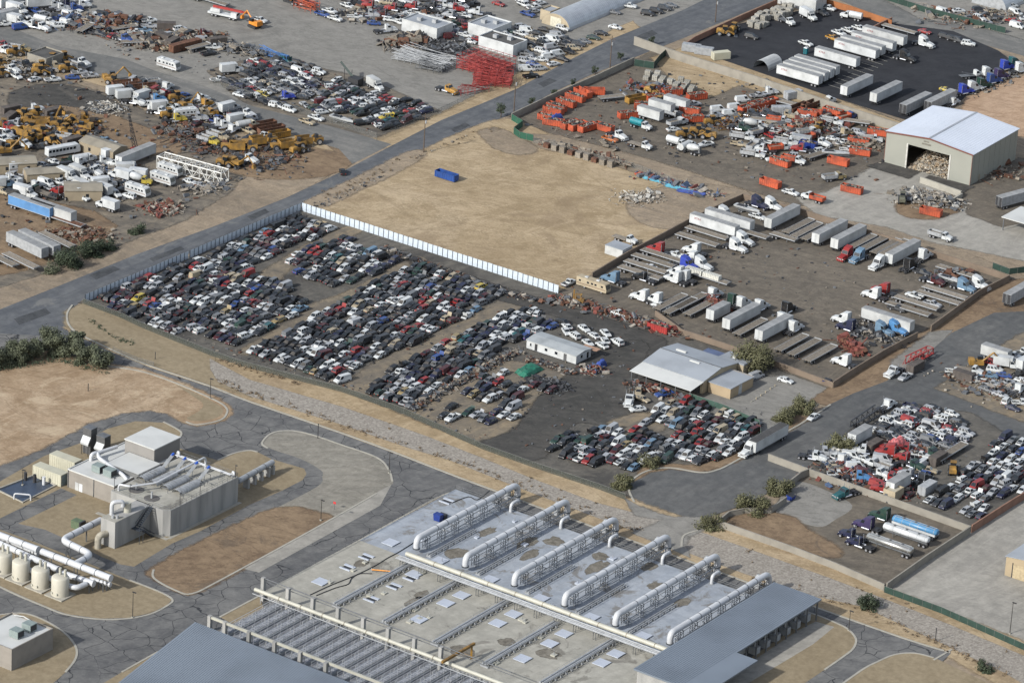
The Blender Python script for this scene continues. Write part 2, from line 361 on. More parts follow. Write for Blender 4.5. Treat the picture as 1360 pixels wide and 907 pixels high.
def tractor(style='sleeper'):
    """road tractor facing +x; front axle at x = 2.6, drive axles behind"""
    root = thing('semi_tractor', None, 'truck tractor')
    day = style == 'daycab'; flat = style == 'cabover'
    b = MB(); zc = .75
    xh = 3.4
    def R_(x, hw, z0, z1): return [(x, -hw, z0), (x, -hw, (z0+z1)/2), (x, -hw*.88, z1), (x, hw*.88, z1), (x, hw, (z0+z1)/2), (x, hw, z0)]
    if not flat:
        b.loft([R_(.95, 1.05, zc, 2.0), R_(1.7, 1.0, zc, 1.92), R_(2.9, .85, zc, 1.65), R_(xh, .72, zc, 1.35)], 0)
        for s in (-1, 1): b.box(2.0, 3.2, s*1.2-.22, s*1.2+.1 if s > 0 else s*1.2+.22, .95, 1.22, 0)
        b.box(xh-.05, xh+.12, -1.15, 1.15, .45, .85, 0)
    xr = -.55 if day else -2.0
    top = 2.75 if day else 3.0
    xf = 1.15 if not flat else 3.1
    b.hull8([(xr, -1.15, zc+.15), (xf, -1.15, zc+.15), (xf, 1.15, zc+.15), (xr, 1.15, zc+.15)], [(xr, -1.12, 2.0), (xf-.05, -1.1, 2.0), (xf-.05, 1.1, 2.0), (xr, 1.12, 2.0)], 0)
    A = [(xr, -1.12, 2.0), (xf-.05, -1.1, 2.0), (xf-.05, 1.1, 2.0), (xr, 1.12, 2.0)]; B = [(xr, -1.08, top), (xf-.55, -1.0, top), (xf-.55, 1.0, top), (xr, 1.08, top)]
    b.hull8(A, B, 0)
    if not day:   # raised roof fairing of the sleeper
        b.loft([[(xf-.6, -1.0, top-.02), (xf-.6, -.98, top+.05), (xf-.6, .98, top+.05), (xf-.6, 1.0, top-.02)], [(-.3, -1.08, top-.02), (-.3, -1.0, 3.65), (-.3, 1.0, 3.65), (-.3, 1.08, top-.02)], [(xr, -1.1, top-.02), (xr, -1.02, 3.95), (xr, 1.02, 3.95), (xr, 1.1, top-.02)]], 0)
    b.build('cab', PAINT, root)
    g = MB(); g.face(quad_in(A[1], A[2], B[2], B[1], .1))
    for a, bb, c, d in ((A[0], A[1], B[1], B[0]), (A[2], A[3], B[3], B[2])):
        a, bb, c, d = map(Vector, (a, bb, c, d))
        if a.x < bb.x: p = [a.lerp(bb, .62 if not day else .2), bb, c, d.lerp(c, .62 if not day else .2)]
        else: p = [a, a.lerp(bb, .38 if not day else .8), d.lerp(c, .38 if not day else .8), d]
        g.face(quad_in(*p, .12))
    g.build('window', M_GLASS, root)
    if not flat:
        f = MB(); f.box(xh-.01, xh+.03, -.55, .55, .8, 1.3); f.build('grille', M_CHROME, root)
    for s in (-1, 1): h_ = MB(); h_.box(3.15 if not flat else 3.1, 3.3 if not flat else 3.16, s*.85-.15, s*.85+.15, 1.0, 1.2); h_.build('headlight', M_LAMP, root)
    c = MB(); c.box(-4.6, .9, -.45, .45, .7, 1.0); c.box(-3.9, -2.6, -.5, .5, 1.0, 1.18, 0)
    for s in (-1, 1): c.box(-4.5, -2.5, s*.98-.28, s*.98+.28, 1.02, 1.1, 0)
    c.build('chassis', M_BLACKP, root)
    for s in (-1, 1): t = MB(); t.tube([(-1.7, s*.95, .72), (.5, s*.95, .72)], .32, 10); t.build('fuel_tank', M_CHROME, root)
    if not flat:
        for s in (-1, 1): t = MB(); t.tube([(xr-.12, s*1.0, 1.0), (xr-.12, s*1.0, 3.6)], .08, 6); t.build('exhaust_stack', M_CHROME, root)
    add_wheels(root, (2.6,), 1.0, .5, .3); add_wheels(root, (-2.9, -4.15), .93, .5, .55)
    return root
def box_trailer(L=16.15, ribs=True, roof=M_ROOFG, side=None, doors_open=False):
    root = thing('box_trailer', None, 'trailer'); side = side or M_WHITE
    b = MB(); h = L/2
    b.box(-h, h, -1.3, 1.3, 1.15, 4.08, 0)
    for s in (-1, 1):
        b.box(-h, h, s*1.3-.02, s*1.3+.02, 1.12, 1.3, 1); b.box(-h, h, s*1.3-.025, s*1.3+.025, 3.95, 4.09, 1)
        for k in (-h, h): b.box(k-.03 if k > 0 else k-.015, k+.015 if k > 0 else k+.03, s*1.3-.03, s*1.3+.03, 1.15, 4.09, 1)
    b.build('body', [side, M_STEEL], root)
    r = MB(); r.box(-h+.05, h-.05, -1.27, 1.27, 4.083, 4.11, 0)
    n = int(L/1.2)
    for k in range(1, n): x = -h+L*k/n; r.box(x-.03, x+.03, -1.26, 1.26, 4.11, 4.13)
    r.build('roof', roof, root)
    for s in (-1, 1): d = MB(); d.box(-h-.05, -h-.017, s*.65-.62, s*.65+.62, 1.2, 4.0, 0); d.box(-h-.07, -h-.051, s*.2-.03, s*.2+.03, 1.3, 3.9, 1); d.build('rear_door', [M_DARK if doors_open else side, M_STEEL], root)
    u = MB(); u.box(-h+.2, -h+3.4, -.6, .6, .8, 1.1)
    for s in (-1, 1): u.box(h-3.1, h-2.95, s*.8-.08, s*.8+.08, .05, 1.15); u.box(h-3.2, h-2.85, s*.8-.15, s*.8+.15, 0, .06)
    for s in (-1, 1): u.box(-h+.02, -h+.1, s*.7-.04, s*.7+.04, .5, 1.15)
    u.box(-h+.02, -h+.1, -1.1, 1.1, .42, .52); u.build('undercarriage', M_BLACKP, root)
    add_wheels(root, (-h+1.2, -h+2.5), .95, .5, .5)
    return root
def flatbed(L=14.6, deck=M_WOOD, step=False):
    root = thing('flatbed_trailer', None, 'trailer'); h = L/2
    d = MB(); d.box(-h, h, -1.25, 1.25, 1.3, 1.42, 0)
    for k in range(8): y = -1.05+k*.3; d.box(-h+.1, h-.1, y-.1, y+.1, 1.42, 1.445, 0)
    for s in (-1, 1): d.box(-h, h, s*1.25-.06, s*1.25+.06, 1.2, 1.47, 1)
    d.box(h-.08, h, -1.19, 1.19, 1.42, 1.75, 1)
    d.build('deck', [deck, M_STEEL], root)
    u = MB()
    for s in (-1, 1): u.box(-h+.1, h-.1, s*.5-.09, s*.5+.09, .85, 1.3)
    for k in range(7): x = -h+1+k*(L-2)/6; u.box(x-.06, x+.06, -1.15, 1.15, 1.1, 1.3)
    for s in (-1, 1): u.box(h-3.1, h-2.95, s*.7-.07, s*.7+.07, .05, 1.1)
    u.build('frame', M_GREY, root); add_wheels(root, (-h+1.1, -h+2.4), .92, .48, .5)
    return root
def tanker(style=0):
    root = thing('tanker_trailer', None, 'tank trailer'); h = 6.4
    skin = [mat('polished_tank', px(205, 203, 196), .28, .75, .1, .3), M_WHITE, mat('sky_blue_tank', px(84, 142, 184), .4, 0, .1, .5)][style]
    t = MB(); ov = lambda x, k: [(x, 1.15*k*math.cos(a), 2.2+.85*k*math.sin(a)) for a in [2*math.pi*i/16 for i in range(16)]]
    t.loft([ov(-h-.25, .6), ov(-h, 1), ov(h, 1), ov(h+.25, .6)], 0, True); t.build('tank', [skin], root)
    b = MB()
    for k in range(6): x = -h+.5+k*(2*h-1)/5; b.loft([ov(x-.05, 1.02), ov(x+.05, 1.02)], 0)
    for s in (-1, 1): b.box(-h+.3, h-.3, s*.5-.06, s*.5+.06, 3.02, 3.1, 0)
    b.build('band', [M_STEEL], root)
    for k in (-3.6, 0, 3.6): c = MB(); c.tube([(k, 0, 3.0), (k, 0, 3.22)], .32, 10); c.build('hatch', M_GREY, root)
    if style == 2:
        c = MB(); c.box(-h, h, -1.2, 1.2, 1.2, 1.75); c.build('skirt', M_WHITE, root)
    u = MB()
    for s in (-1, 1): u.box(-h, h, s*.45-.1, s*.45+.1, 1.0, 1.4); u.box(h-3, h-2.85, s*.7-.07, s*.7+.07, .05, 1.3)
    u.build('frame', M_GREY, root); add_wheels(root, (-h+.6, -h+1.9), .92, .5, .5)
    return root
def debris_into(mb, x0, x1, y0, y1, z, n, r, ms, hi=.6, big=.6):
    for i in range(n):
        x, y = r.uniform(x0, x1), r.uniform(y0, y1); a, b_, c = r.uniform(.1, big), r.uniform(.05, big*.6), r.uniform(.05, .3)
        k = 1-abs((x-(x0+x1)/2)/((x1-x0)/2+.01))*.5
        zz = z+r.random()*hi*k
        M = Matrix.Rotation(r.uniform(0, 6.28), 3, 'Z') @ Matrix.Rotation(r.uniform(-.7, .7), 3, 'X') @ Matrix.Rotation(r.uniform(-.5, .5), 3, 'Y')
        pts = [M @ Vector((sx*a, sy*b_, sz*c))+Vector((x, y, zz)) for sz in (-1, 1) for sx, sy in ((-1, -1), (1, -1), (1, 1), (-1, 1))]
        mb.hull8(pts[:4], pts[4:], r.choice(ms))
JUNK = [M_RUST, M_GREY, M_DARK, mat('junk_dusty', px(158, 150, 138), .9, 0, .25, 1), M_WOOD, mat('junk_blue', px(78, 98, 128), .8, 0, .25, 1), mat('junk_red', px(126, 66, 54), .8, 0, .3, 1), M_YEL, mat('junk_pale', px(196, 192, 182), .85, 0, .2, 1)]
def rolloff(load=1, c=None, seed=1, L=6.7):
    root = thing('roll_off_container', None, 'waste container'); c = c or M_ORANGE; h = L/2; zt = 2.0
    b = MB(); b.box(-h, h, -1.2, 1.2, .18, .35)
    for s in (-1, 1):
        b.box(-h, h, s*1.16-.04, s*1.16+.04, .35, zt)
        for k in range(9): x = -h+.3+k*(L-.6)/8; b.box(x-.06, x+.06, s*1.2 if s > 0 else -1.28, 1.28 if s > 0 else -1.2, .3, zt-.03)
        b.box(-h, h, s*1.2-.1, s*1.2+.1, zt, zt+.12)
    for s in (-1, 1): b.box(s*h-.04, s*h+.04, -1.12, 1.12, .35, zt+.1)
    for s in (-1, 1): b.box(-h, h, s*.5-.08, s*.5+.08, 0, .18)
    b.build('body', c, root)
    if load:
        r = random.Random(seed); d = MB(); d.box(-h+.06, h-.06, -1.1, 1.1, .36, 1.35, 4); debris_into(d, -h+.4, h-.4, -.85, .85, 1.4, 60, r, (0, 1, 3, 2, 4, 4, 2), .9, .6)
        o = d.build('debris_load', JUNK, root); o['kind'] = 'stuff'
    return root
def dumpster():
    root = thing('dumpster', None, 'dumpster'); b = MB(); b.hull8([(-.95, -.7, .15), (.95, -.7, .15), (.95, .7, .15), (-.95, .7, .15)], [(-1.0, -.95, 1.25), (1.0, -.95, 1.25), (1.0, .9, 1.5), (-1.0, .9, 1.5)]); b.build('body', MATS['deep_blue'], root)
    l = MB(); l.hull8([(-1.02, -1.0, 1.26), (1.02, -1.0, 1.26), (1.02, .95, 1.51), (-1.02, .95, 1.51)], [(-1.02, -1.0, 1.32), (1.02, -1.0, 1.32), (1.02, .95, 1.57), (-1.02, .95, 1.57)]); l.build('lid', M_BLACKP, root); return root
def straight_truck(bed='box', cabc=None):
    """two-axle truck: hood cab in the object's colour and a body of its own"""
    root = thing({'box': 'box_truck', 'dump': 'dump_truck', 'flat': 'flatbed_truck', 'tank': 'water_truck', 'mixer': 'concrete_mixer_truck', 'roll': 'container_truck', 'hauler': 'tow_truck'}[bed], None, 'truck')
    b = MB(); b.loft([[(1.7, -1.0, .7), (1.7, -.95, 1.9), (1.7, .95, 1.9), (1.7, 1.0, .7)], [(3.3, -.8, .7), (3.3, -.7, 1.55), (3.3, .7, 1.55), (3.3, .8, .7)]], 0)
    A = [(.3, -1.08, 1.75), (1.75, -1.05, 1.75), (1.75, 1.05, 1.75), (.3, 1.08, 1.75)]; B = [(.35, -1.0, 2.6), (1.3, -.95, 2.6), (1.3, .95, 2.6), (.35, 1.0, 2.6)]
    b.hull8([(.3, -1.1, .75), (1.75, -1.08, .75), (1.75, 1.08, .75), (.3, 1.1, .75)], A, 0); b.hull8(A, B, 0); b.build('cab', PAINT, root)
    g = MB(); g.face(quad_in(A[1], A[2], B[2], B[1], .1)); g.face(quad_in(A[0], A[1], B[1], B[0], .16)); g.face(quad_in(A[2], A[3], B[3], B[2], .16)); g.build('window', M_GLASS, root)
    c = MB(); c.box(-4.4, .4, -.45, .45, .7, .98); c.box(3.25, 3.42, -1.05, 1.05, .5, .85); c.build('chassis', M_BLACKP, root)
    m = MB()
    if bed == 'box': m.box(-4.5, .1, -1.2, 1.2, 1.05, 3.55); m.box(.1, .9, -1.1, 1.1, 2.75, 3.5); m.build('cargo_box', M_WHITE, root)
    elif bed == 'dump':
        m.box(-4.6, .1, -1.15, 1.15, 1.05, 1.2)
        for s in (-1, 1):
            m.box(-4.6, .1, s*1.12-.05, s*1.12+.05, 1.2, 2.2)
            for k in range(5): x = -4.3+k*1.0; m.box(x-.06, x+.06, s*1.12-.1, s*1.12+.1, 1.2, 2.2)
        m.box(.0, .1, -1.06, 1.06, 1.2, 2.6); m.box(-4.6, -4.5, -1.06, 1.06, 1.2, 2.1); m.box(-4.45, -.05, -1.05, 1.05, 1.2, 1.6, 1); m.build('dump_bed', [cabc or M_STEEL, M_WOOD], root)
    elif bed == 'flat':
        m.box(-5.0, .1, -1.2, 1.2, 1.0, 1.15); m.box(.0, .12, -1.15, 1.15, 1.15, 2.2); m.build('deck', M_WOOD if cabc is None else cabc, root)
    elif bed == 'tank':
        m.tube([(-4.5, 0, 1.95), (.0, 0, 1.95)], 1.05, 14); m.box(-4.4, -.1, -.6, .6, .98, 1.2); m.build('tank', cabc or M_WHITE, root)
    elif bed == 'mixer':
        m.tube([(-4.6, 0, 2.5), (-3.9, 0, 2.5), (-2.4, 0, 2.3), (-.6, 0, 2.0), (.0, 0, 1.9)], [.5, .8, 1.2, 1.0, .5], 14); m.build('drum', M_WHITE, root); m = MB(); m.box(-5.0, -4.4, -.5, .5, 1.0, 3.2); m.build('hopper', M_GREY, root)
    elif bed == 'roll':
        for s in (-1, 1): m.box(-4.6, .0, s*.5-.1, s*.5+.1, 1.0, 1.3)
        m.build('hoist_rail', M_DARK, root); m = MB(); m.box(-4.7, -.1, -1.15, 1.15, 1.3, 2.6, 0)
        for k in range(7):
            x = -4.5+k*.7
            for s in (-1, 1): m.box(x-.06, x+.06, s*1.15-.07, s*1.15+.07, 1.3, 2.6)
        m.box(-4.6, -.2, -1.05, 1.05, 2.55, 2.62, 1); m.build('container', [M_ORANGE, M_WOOD], root)
    elif bed == 'hauler':
        m.box(-5.2, .1, -1.15, 1.15, 1.0, 1.12); m.beam((-.3, 0, 1.1), (-4.6, 0, 2.4), .25); m.build('boom', M_GREY, root)
    add_wheels(root, (2.4,), .98, .48, .3); add_wheels(root, (-2.4, -3.6), .9, .48, .5)
    return root
def cargo_container(c, L=6.1):
    root = thing('cargo_container', None, 'cargo container'); h = L/2; b = MB(); b.box(-h, h, -1.22, 1.22, .12, 2.55)
    for s in (-1, 1):
        for k in range(int(L/.5)): x = -h+.25+k*.5; b.box(x-.12, x+.12, s*1.22 if s > 0 else -1.26, 1.26 if s > 0 else -1.22, .25, 2.45)
    for k in range(int(L/.6)): x = -h+.3+k*.6; b.box(x-.12, x+.12, -1.15, 1.15, 2.55, 2.59)
    b.build('body', c, root)
    for s in (-1, 1): d = MB(); d.box(-h-.06, -h-.003, s*.58-.55, s*.58+.55, .2, 2.45); d.box(-h-.09, -h-.06, s*.2-.03, s*.2+.03, .2, 2.45); d.build('door', c, root)
    return root
def loader(c=M_YEL):
    root = thing('wheel_loader', None, 'loader'); b = MB(); b.box(-3.0, -.3, -.95, .95, 1.0, 2.1); b.hull8([(-3.0, -.8, 2.1), (-.6, -.8, 2.1), (-.6, .8, 2.1), (-3.0, .8, 2.1)], [(-2.6, -.7, 2.45), (-.6, -.7, 2.45), (-.6, .7, 2.45), (-2.6, .7, 2.45)]); b.box(-.2, 1.6, -.6, .6, .8, 1.6); b.build('body', c, root)
    k = MB(); k.box(-.9, .5, -.75, .75, 2.1, 3.3, 0); k.box(-1.0, .6, -.85, .85, 3.3, 3.42, 1); k.build('cab', [M_GLASS, c], root)
    for s in (-1, 1): a = MB(); a.beam((1.0, s*.55, 1.9), (3.1, s*.55, .7), .22); a.beam((0, s*.55, 1.5), (1.0, s*.55, 1.9), .2); a.build('lift_arm', c, root)
    q = MB(); q.loft([[(3.0, -1.35, .15), (4.2, -1.35, .1), (3.2, -1.35, .25), (3.1, -1.35, 1.3)], [(3.0, 1.35, .15), (4.2, 1.35, .1), (3.2, 1.35, .25), (3.1, 1.35, 1.3)]]); q.build('bucket', M_GREY, root)
    add_wheels(root, (-1.9, 1.2), 1.0, .8, .6); return root
def scraper(c=M_YEL):
    root = thing('earth_scraper', None, 'earth mover'); b = MB(); b.box(2.0, 5.0, -1.1, 1.1, 1.0, 2.3); b.box(-3.6, 1.2, -1.5, -1.3, .8, 2.9); b.box(-3.6, 1.2, 1.3, 1.5, .8, 2.9); b.box(-3.6, -3.4, -1.29, 1.29, .8, 2.9); b.box(-3.39, 1.2, -1.29, 1.29, .7, .9); b.box(-6.2, -3.6, -1.0, 1.0, 1.1, 2.2); b.build('bowl', c, root)
    n = MB(); n.tube([(3.0, 0, 2.4), (2.2, 0, 3.2), (1.4, 0, 2.6)], .3, 8); n.build('gooseneck', c, root)
    k = MB(); k.box(2.2, 3.2, -1.0, .2, 2.3, 3.5); k.build('cab', M_DARK, root); add_wheels(root, (3.6, -5.0), 1.15, 1.0, .8); return root
def excavator(c=M_YEL, boom=True):
    root = thing('excavator', None, 'excavator')
    for s in (-1, 1): t = MB(); t.loft([[(x, s*1.2-.35, z) for x, z in ((-2, .4), (-1.6, 0), (1.6, 0), (2, .4), (1.7, .85), (-1.7, .85))], [(x, s*1.2+.35, z) for x, z in ((-2, .4), (-1.6, 0), (1.6, 0), (2, .4), (1.7, .85), (-1.7, .85))]]); t.build('track', M_DARK, root)
    b = MB(); b.box(-2.6, 1.5, -1.3, 1.3, 1.1, 2.1); b.box(-2.6, -1.0, -1.25, 1.25, 2.1, 2.6); b.build('body', c, root)
    k = MB(); k.box(0, 1.5, .3, 1.25, 2.1, 3.1); k.build('cab', M_GLASS, root)
    if boom: a = MB(); a.beam((1.2, -.2, 1.9), (4.2, -.2, 4.6), .4); a.beam((4.2, -.2, 4.6), (6.4, -.2, 2.2), .32); a.hull8([(6.0, -.7, 1.2), (7.0, -.7, 1.2), (7.0, .3, 1.2), (6.0, .3, 1.2)], [(6.1, -.7, 2.3), (6.7, -.7, 2.3), (6.7, .3, 2.3), (6.1, .3, 2.3)]); a.build('boom', c, root)
    return root
def forklift(c=M_YEL):
    root = thing('forklift', None, 'forklift'); b = MB(); b.box(-1.8, 1.0, -.7, .7, .5, 1.4); b.box(-1.9, -1.2, -.7, .7, 1.4, 1.7); b.build('body', c, root)
    k = MB()
    for x in (-.9, .6):
        for s in (-1, 1): k.box(x-.06, x+.06, s*.6-.06, s*.6+.06, 1.4, 2.9)
    k.box(-1.1, .8, -.75, .75, 2.9, 3.0); k.build('guard', c, root); m_ = MB()
    for s in (-1, 1): m_.box(1.1, 1.3, s*.45-.08, s*.45+.08, .3, 4.2); m_.box(1.3, 2.6, s*.3-.07, s*.3+.07, .25, .33)
    for z in (1.2, 2.6, 4.1): m_.box(1.12, 1.28, -.36, .36, z, z+.12)
    m_.build('mast', c, root); add_wheels(root, (-1.2, .7), .75, .45, .35); return root
def motorhome(L=10.5):
    root = thing('motorhome', None, 'motorhome'); h = L/2; b = MB()
    pr = [(-h, .55), (h-.15, .55), (h, 1.3), (h-.5, 2.9), (h-.9, 3.1), (-h, 3.1)]
    b.loft([[(x, -1.2, z) for x, z in pr], [(x, 1.2, z) for x, z in pr]][::-1], 0); b.build('body', M_TANP if L > 9 else M_WHITE, root)
    s_ = MB()
    for s in (-1, 1): s_.box(-h+.1, h-.4, s*1.2-.012, s*1.2+.012, 1.2, 1.38)
    s_.build('stripe', mat('brown_stripe', px(120, 90, 70), .6), root)
    g = MB(); g.face([(h-.02, -1.0, 1.5), (h-.02, 1.0, 1.5), (h-.42, 1.0, 2.7), (h-.42, -1.0, 2.7)]); g.build('windscreen', M_GLASS, root)
    for x in (-h+1.2, -1.2, .2, 1.4, h-1.6):
        for s in (-1, 1): q = MB(); q.box(x-.35, x+.35, s*1.2-.02, s*1.2+.02, 1.85, 2.4); q.build('window', M_GLASS, root)
    for x in (-2.5, 1.5): a = MB(); a.box(x-.5, x+.5, -.4, .4, 3.1, 3.35); a.build('roof_vent', M_WHITE, root)
    add_wheels(root, (-h+2.8, h-1.8), 1.0, .42, .3); return root
def boat():
    root = thing('speedboat', None, 'boat'); b = MB(); st = []
    for x, hw, zk in ((-4, 1.15, .9), (-2, 1.25, .8), (1, 1.15, .85), (3, .75, 1.1), (4.6, .05, 1.6)): st.append([(x, -hw, 1.85), (x, -hw*.8, 1.3), (x, 0, zk), (x, hw*.8, 1.3), (x, hw, 1.85), (x, hw*.7, 1.92), (x, -hw*.7, 1.92)])
    b.loft(st, 0, False); b.build('hull', M_WHITE, root)
    s_ = MB()
    for s in (-1, 1): s_.hull8([(-3.8, s*.95-.05, 1.9), (2.8, s*.5-.05, 1.95), (2.8, s*.5+.05, 1.95), (-3.8, s*.95+.05, 1.9)], [(-3.8, s*.95-.05, 1.96), (2.8, s*.5-.05, 1.99), (2.8, s*.5+.05, 1.99), (-3.8, s*.95+.05, 1.96)])
    s_.build('deck_stripe', M_DARK, root); c = MB(); c.box(-3.2, -.4, -.8, .8, 1.9, 1.96); c.build('cockpit', M_DARK, root)
    w2 = MB(); w2.hull8([(-.5, -.8, 1.92), (.2, -.7, 1.92), (.2, .7, 1.92), (-.5, .8, 1.92)], [(-.5, -.7, 2.4), (-.4, -.6, 2.4), (-.4, .6, 2.4), (-.5, .7, 2.4)]); w2.build('windscreen', M_GLASS, root)
    t = MB(); t.box(-3.8, 4.8, -.1, .1, .55, .7); t.box(-2.5, -.5, -1.0, 1.0, .5, .62); t.box(-2.5, 2.5, -.5, .5, .62, .82); t.build('trailer_frame', M_GREY, root); add_wheels(root, (-1.9, -1.1), 1.05, .35, .22); return root
def car_hauler(c=None):
    root = thing('car_hauler_trailer', None, 'trailer'); c = c or M_RED; d = MB()
    for s in (-1, 1):
        d.box(-7, 5.5, s*1.0-.2, s*1.0+.2, 1.0, 1.15); d.hull8([(-6.5, s*1.0-.2, 2.6), (5.8, s*1.0-.2, 3.3), (5.8, s*1.0+.2, 3.3), (-6.5, s*1.0+.2, 2.6)], [(-6.5, s*1.0-.2, 2.75), (5.8, s*1.0-.2, 3.45), (5.8, s*1.0+.2, 3.45), (-6.5, s*1.0+.2, 2.75)])
        for x in (-6.2, -3.4, -.6, 2.2, 5.0): d.beam((x, s*1.15, .9), (x, s*1.15, 2.6+(x+6.5)*.057), .18); d.beam((x, s*1.15, 2.6), (x+1.6, s*1.15, 1.1), .14)
    for x in (-6.6, -4, -1.4, 1.2, 3.8): d.box(x-.08, x+.08, -.8, .8, 1.0, 1.13); d.box(x-.08, x+.08, -.8, .8, 2.68+(x+6.5)*.057, 2.8+(x+6.5)*.057)
    d.build('deck_frame', c, root); add_wheels(root, (-4.6, -3.4), .95, .42, .45); return root
def bus():
    root = thing('bus', None, 'bus'); b = MB(); pr = [(-5.5, .55), (5.5, .55), (5.6, 1.3), (5.3, 2.8), (4.9, 3.0), (-5.3, 3.0), (-5.5, 2.8)]
    b.loft([[(x, 1.22, z) for x, z in pr], [(x, -1.22, z) for x, z in pr]], 0); b.build('body', M_WHITE, root)
    for k in range(8):
        for s in (-1, 1): q = MB(); x = -4.9+k*1.2; q.box(x-.45, x+.45, s*1.22-.02, s*1.22+.02, 1.7, 2.5); q.build('window', M_GLASS, root)
    g = MB(); g.face([(5.58, -1.0, 1.5), (5.58, 1.0, 1.5), (5.33, 1.0, 2.7), (5.33, -1.0, 2.7)]); g.build('windscreen', M_GLASS, root); add_wheels(root, (-3.2, 3.6), 1.0, .48, .3); return root
def crane_truck():
    root = thing('crane_truck', None, 'mobile crane'); b = MB(); b.box(-5.5, 3.2, -1.2, 1.2, .9, 1.5); b.box(3.2, 5.4, -1.2, 1.2, .8, 2.6); b.build('carrier', M_WHITE, root)
    g = MB(); g.box(5.38, 5.43, -1.0, 1.0, 1.7, 2.4); g.build('windscreen', M_GLASS, root); t = MB(); t.box(-4.5, -1.0, -1.1, 1.1, 1.6, 2.8); t.build('turret', M_WHITE, root)
    m_ = MB(); m_.box(-4.0, 7.0, -.35, .35, 2.9, 3.6); m_.box(6.0, 9.0, -.22, .22, 3.0, 3.5); m_.build('boom', M_RED, root)
    add_wheels(root, (4.3, 2.8, -2.4, -3.8), 1.0, .5, .4); return root
# ================================================================ GROUND
ZL = [0.0]
def sheet(name, pts, m, world=False, z=None, soft=None):
    """one flat ground sheet; every later sheet lies a little above the earlier ones; earth sheets fade out over a ragged margin"""
    ZL[0] += .003
    zz = ZL[0] if z is None else z
    q = [Vector((a, b)) for a, b in (pts if world else [P(*p) for p in pts])]
    if (q[0]-q[-1]).length < .01: q.pop()
    if sum(a.x*b.y-b.x*a.y for a, b in zip(q, q[1:]+q[:1])) < 0: q.reverse()
    import mathutils.geometry as mg
    if soft is None: soft = 3.0 if any(k in name for k in ('dirt', 'patch', 'yard', 'bare_lot', 'forecourt', 'bank', 'aisle', 'lot_ground', 'apron', 'brown')) and 'tanker' not in name else (.5 if 'riprap' in name or 'concrete_lot' in name else 0)
    if name == 'ground': soft = 0
    mb = MB(); n = len(q); mb.v = [(p.x, p.y, zz) for p in q]; E = [1.0 if not soft else .5]*n
    for t in mg.tessellate_polygon([[Vector((p.x, p.y, 0)) for p in q]]):
        a, b, c = (q[k] for k in t)
        if (b.x-a.x)*(c.y-a.y)-(b.y-a.y)*(c.x-a.x) < 0: t = t[::-1]
        mb.f.append(tuple(t)); mb.m.append(0); mb.s.append(False)
    if soft:   # inner ring fully opaque, drawn a hair above, and an outer ring that fades to nothing
        nor = []
        for k in range(n):
            a, b = (q[k]-q[k-1]), (q[(k+1) % n]-q[k]); a = a.normalized() if a.length > 0 else b.normalized(); b = b.normalized() if b.length > 0 else a
            m_ = Vector((a.y+b.y, -a.x-b.x)); m_ = m_.normalized() if m_.length > .05 else Vector((a.y, -a.x)); nor.append(m_)
        mb.v += [(q[k].x+nor[k].x*soft, q[k].y+nor[k].y*soft, zz) for k in range(n)]; E = [1.0]*n+[0.0]*n
        for k in range(n): mb.f.append((k, n+k, n+(k+1) % n, (k+1) % n)); mb.m.append(0); mb.s.append(False)
    o = mb.build(name, m); o['kind'] = 'structure'
    at = o.data.attributes.new('edge', 'FLOAT', 'POINT'); at.data.foreach_set('value', E)
    return o
def smooth(pts, n=5):
    out = []
    for i in range(len(pts)-1):
        p0, p1, p2, p3 = pts[max(i-1, 0)], pts[i], pts[i+1], pts[min(i+2, len(pts)-1)]
        for k in range(n):
            t = k/n
            out.append(tuple(.5*((2*b)+(c-a)*t+(2*a-5*b+4*c-d)*t*t+(-a+3*b-3*c+d)*t**3) for a, b, c, d in zip(p0, p1, p2, p3)))
    return out+[pts[-1]]
def strip(mb, pts, wdt, z0, z1, m=0):
    """a raised band along a world polyline (kerbs, low walls): one closed tube of rectangular section"""
    n = len(pts); rings = []
    for i, p in enumerate(pts):
        a = Vector(pts[max(i-1, 0)]); b = Vector(pts[min(i+1, n-1)]); d = (b-a)
        d = d.normalized() if d.length > 1e-6 else Vector((1, 0)); nn = Vector((-d.y, d.x))*wdt/2
        p = Vector(p)
        rings.append([(p.x+nn.x, p.y+nn.y, z0), (p.x+nn.x, p.y+nn.y, z1), (p.x-nn.x, p.y-nn.y, z1), (p.x-nn.x, p.y-nn.y, z0)])
    mb.loft(rings, m)
def kerb(pts, wdt=.55, hh=.28, sm=True):
    w_ = [P(*p) for p in pts]
    if sm: w_ = smooth(w_)
    mb = MB(); strip(mb, w_, wdt, -.05, hh); o = mb.build('kerb', M_CONC); o['kind'] = 'structure'; return o
TAN1, TAN2, TAN3 = px(150, 124, 96), px(176, 149, 115), px(194, 169, 134)
G_DIRT = ground('open_dirt', px(140, 126, 108), px(158, 141, 119), px(172, 154, 130), .012, .2, (0.1, px(128, 118, 105), .4), (px(105, 98, 90), .06, .58, .5))
G_TAN = ground('graded_tan_dirt', px(162, 141, 109), px(178, 157, 124), px(194, 174, 143), .02, .1, (0.3, px(154, 132, 102), .3), (px(142, 122, 97), .04, .53, .45))
G_LOT = ground('bare_lot', px(156, 131, 103), px(171, 146, 117), px(190, 168, 140), .022, .15, (1.45, px(150, 126, 98), .3), (px(206, 186, 156), .05, .54, .55))
G_STRIP = ground('landscape_gravel', px(141, 126, 101), px(150, 135, 109), px(158, 143, 117), .05, .6, None, None, .12, tracks=None)
G_ROAD = ground('street_asphalt', px(90, 93, 96), px(102, 104, 107), px(118, 119, 119), .02, .3, (math.pi/2, px(80, 83, 88), .45), (px(140, 137, 130), .08, .6, .4), .1, tracks=((1.57, .35),))
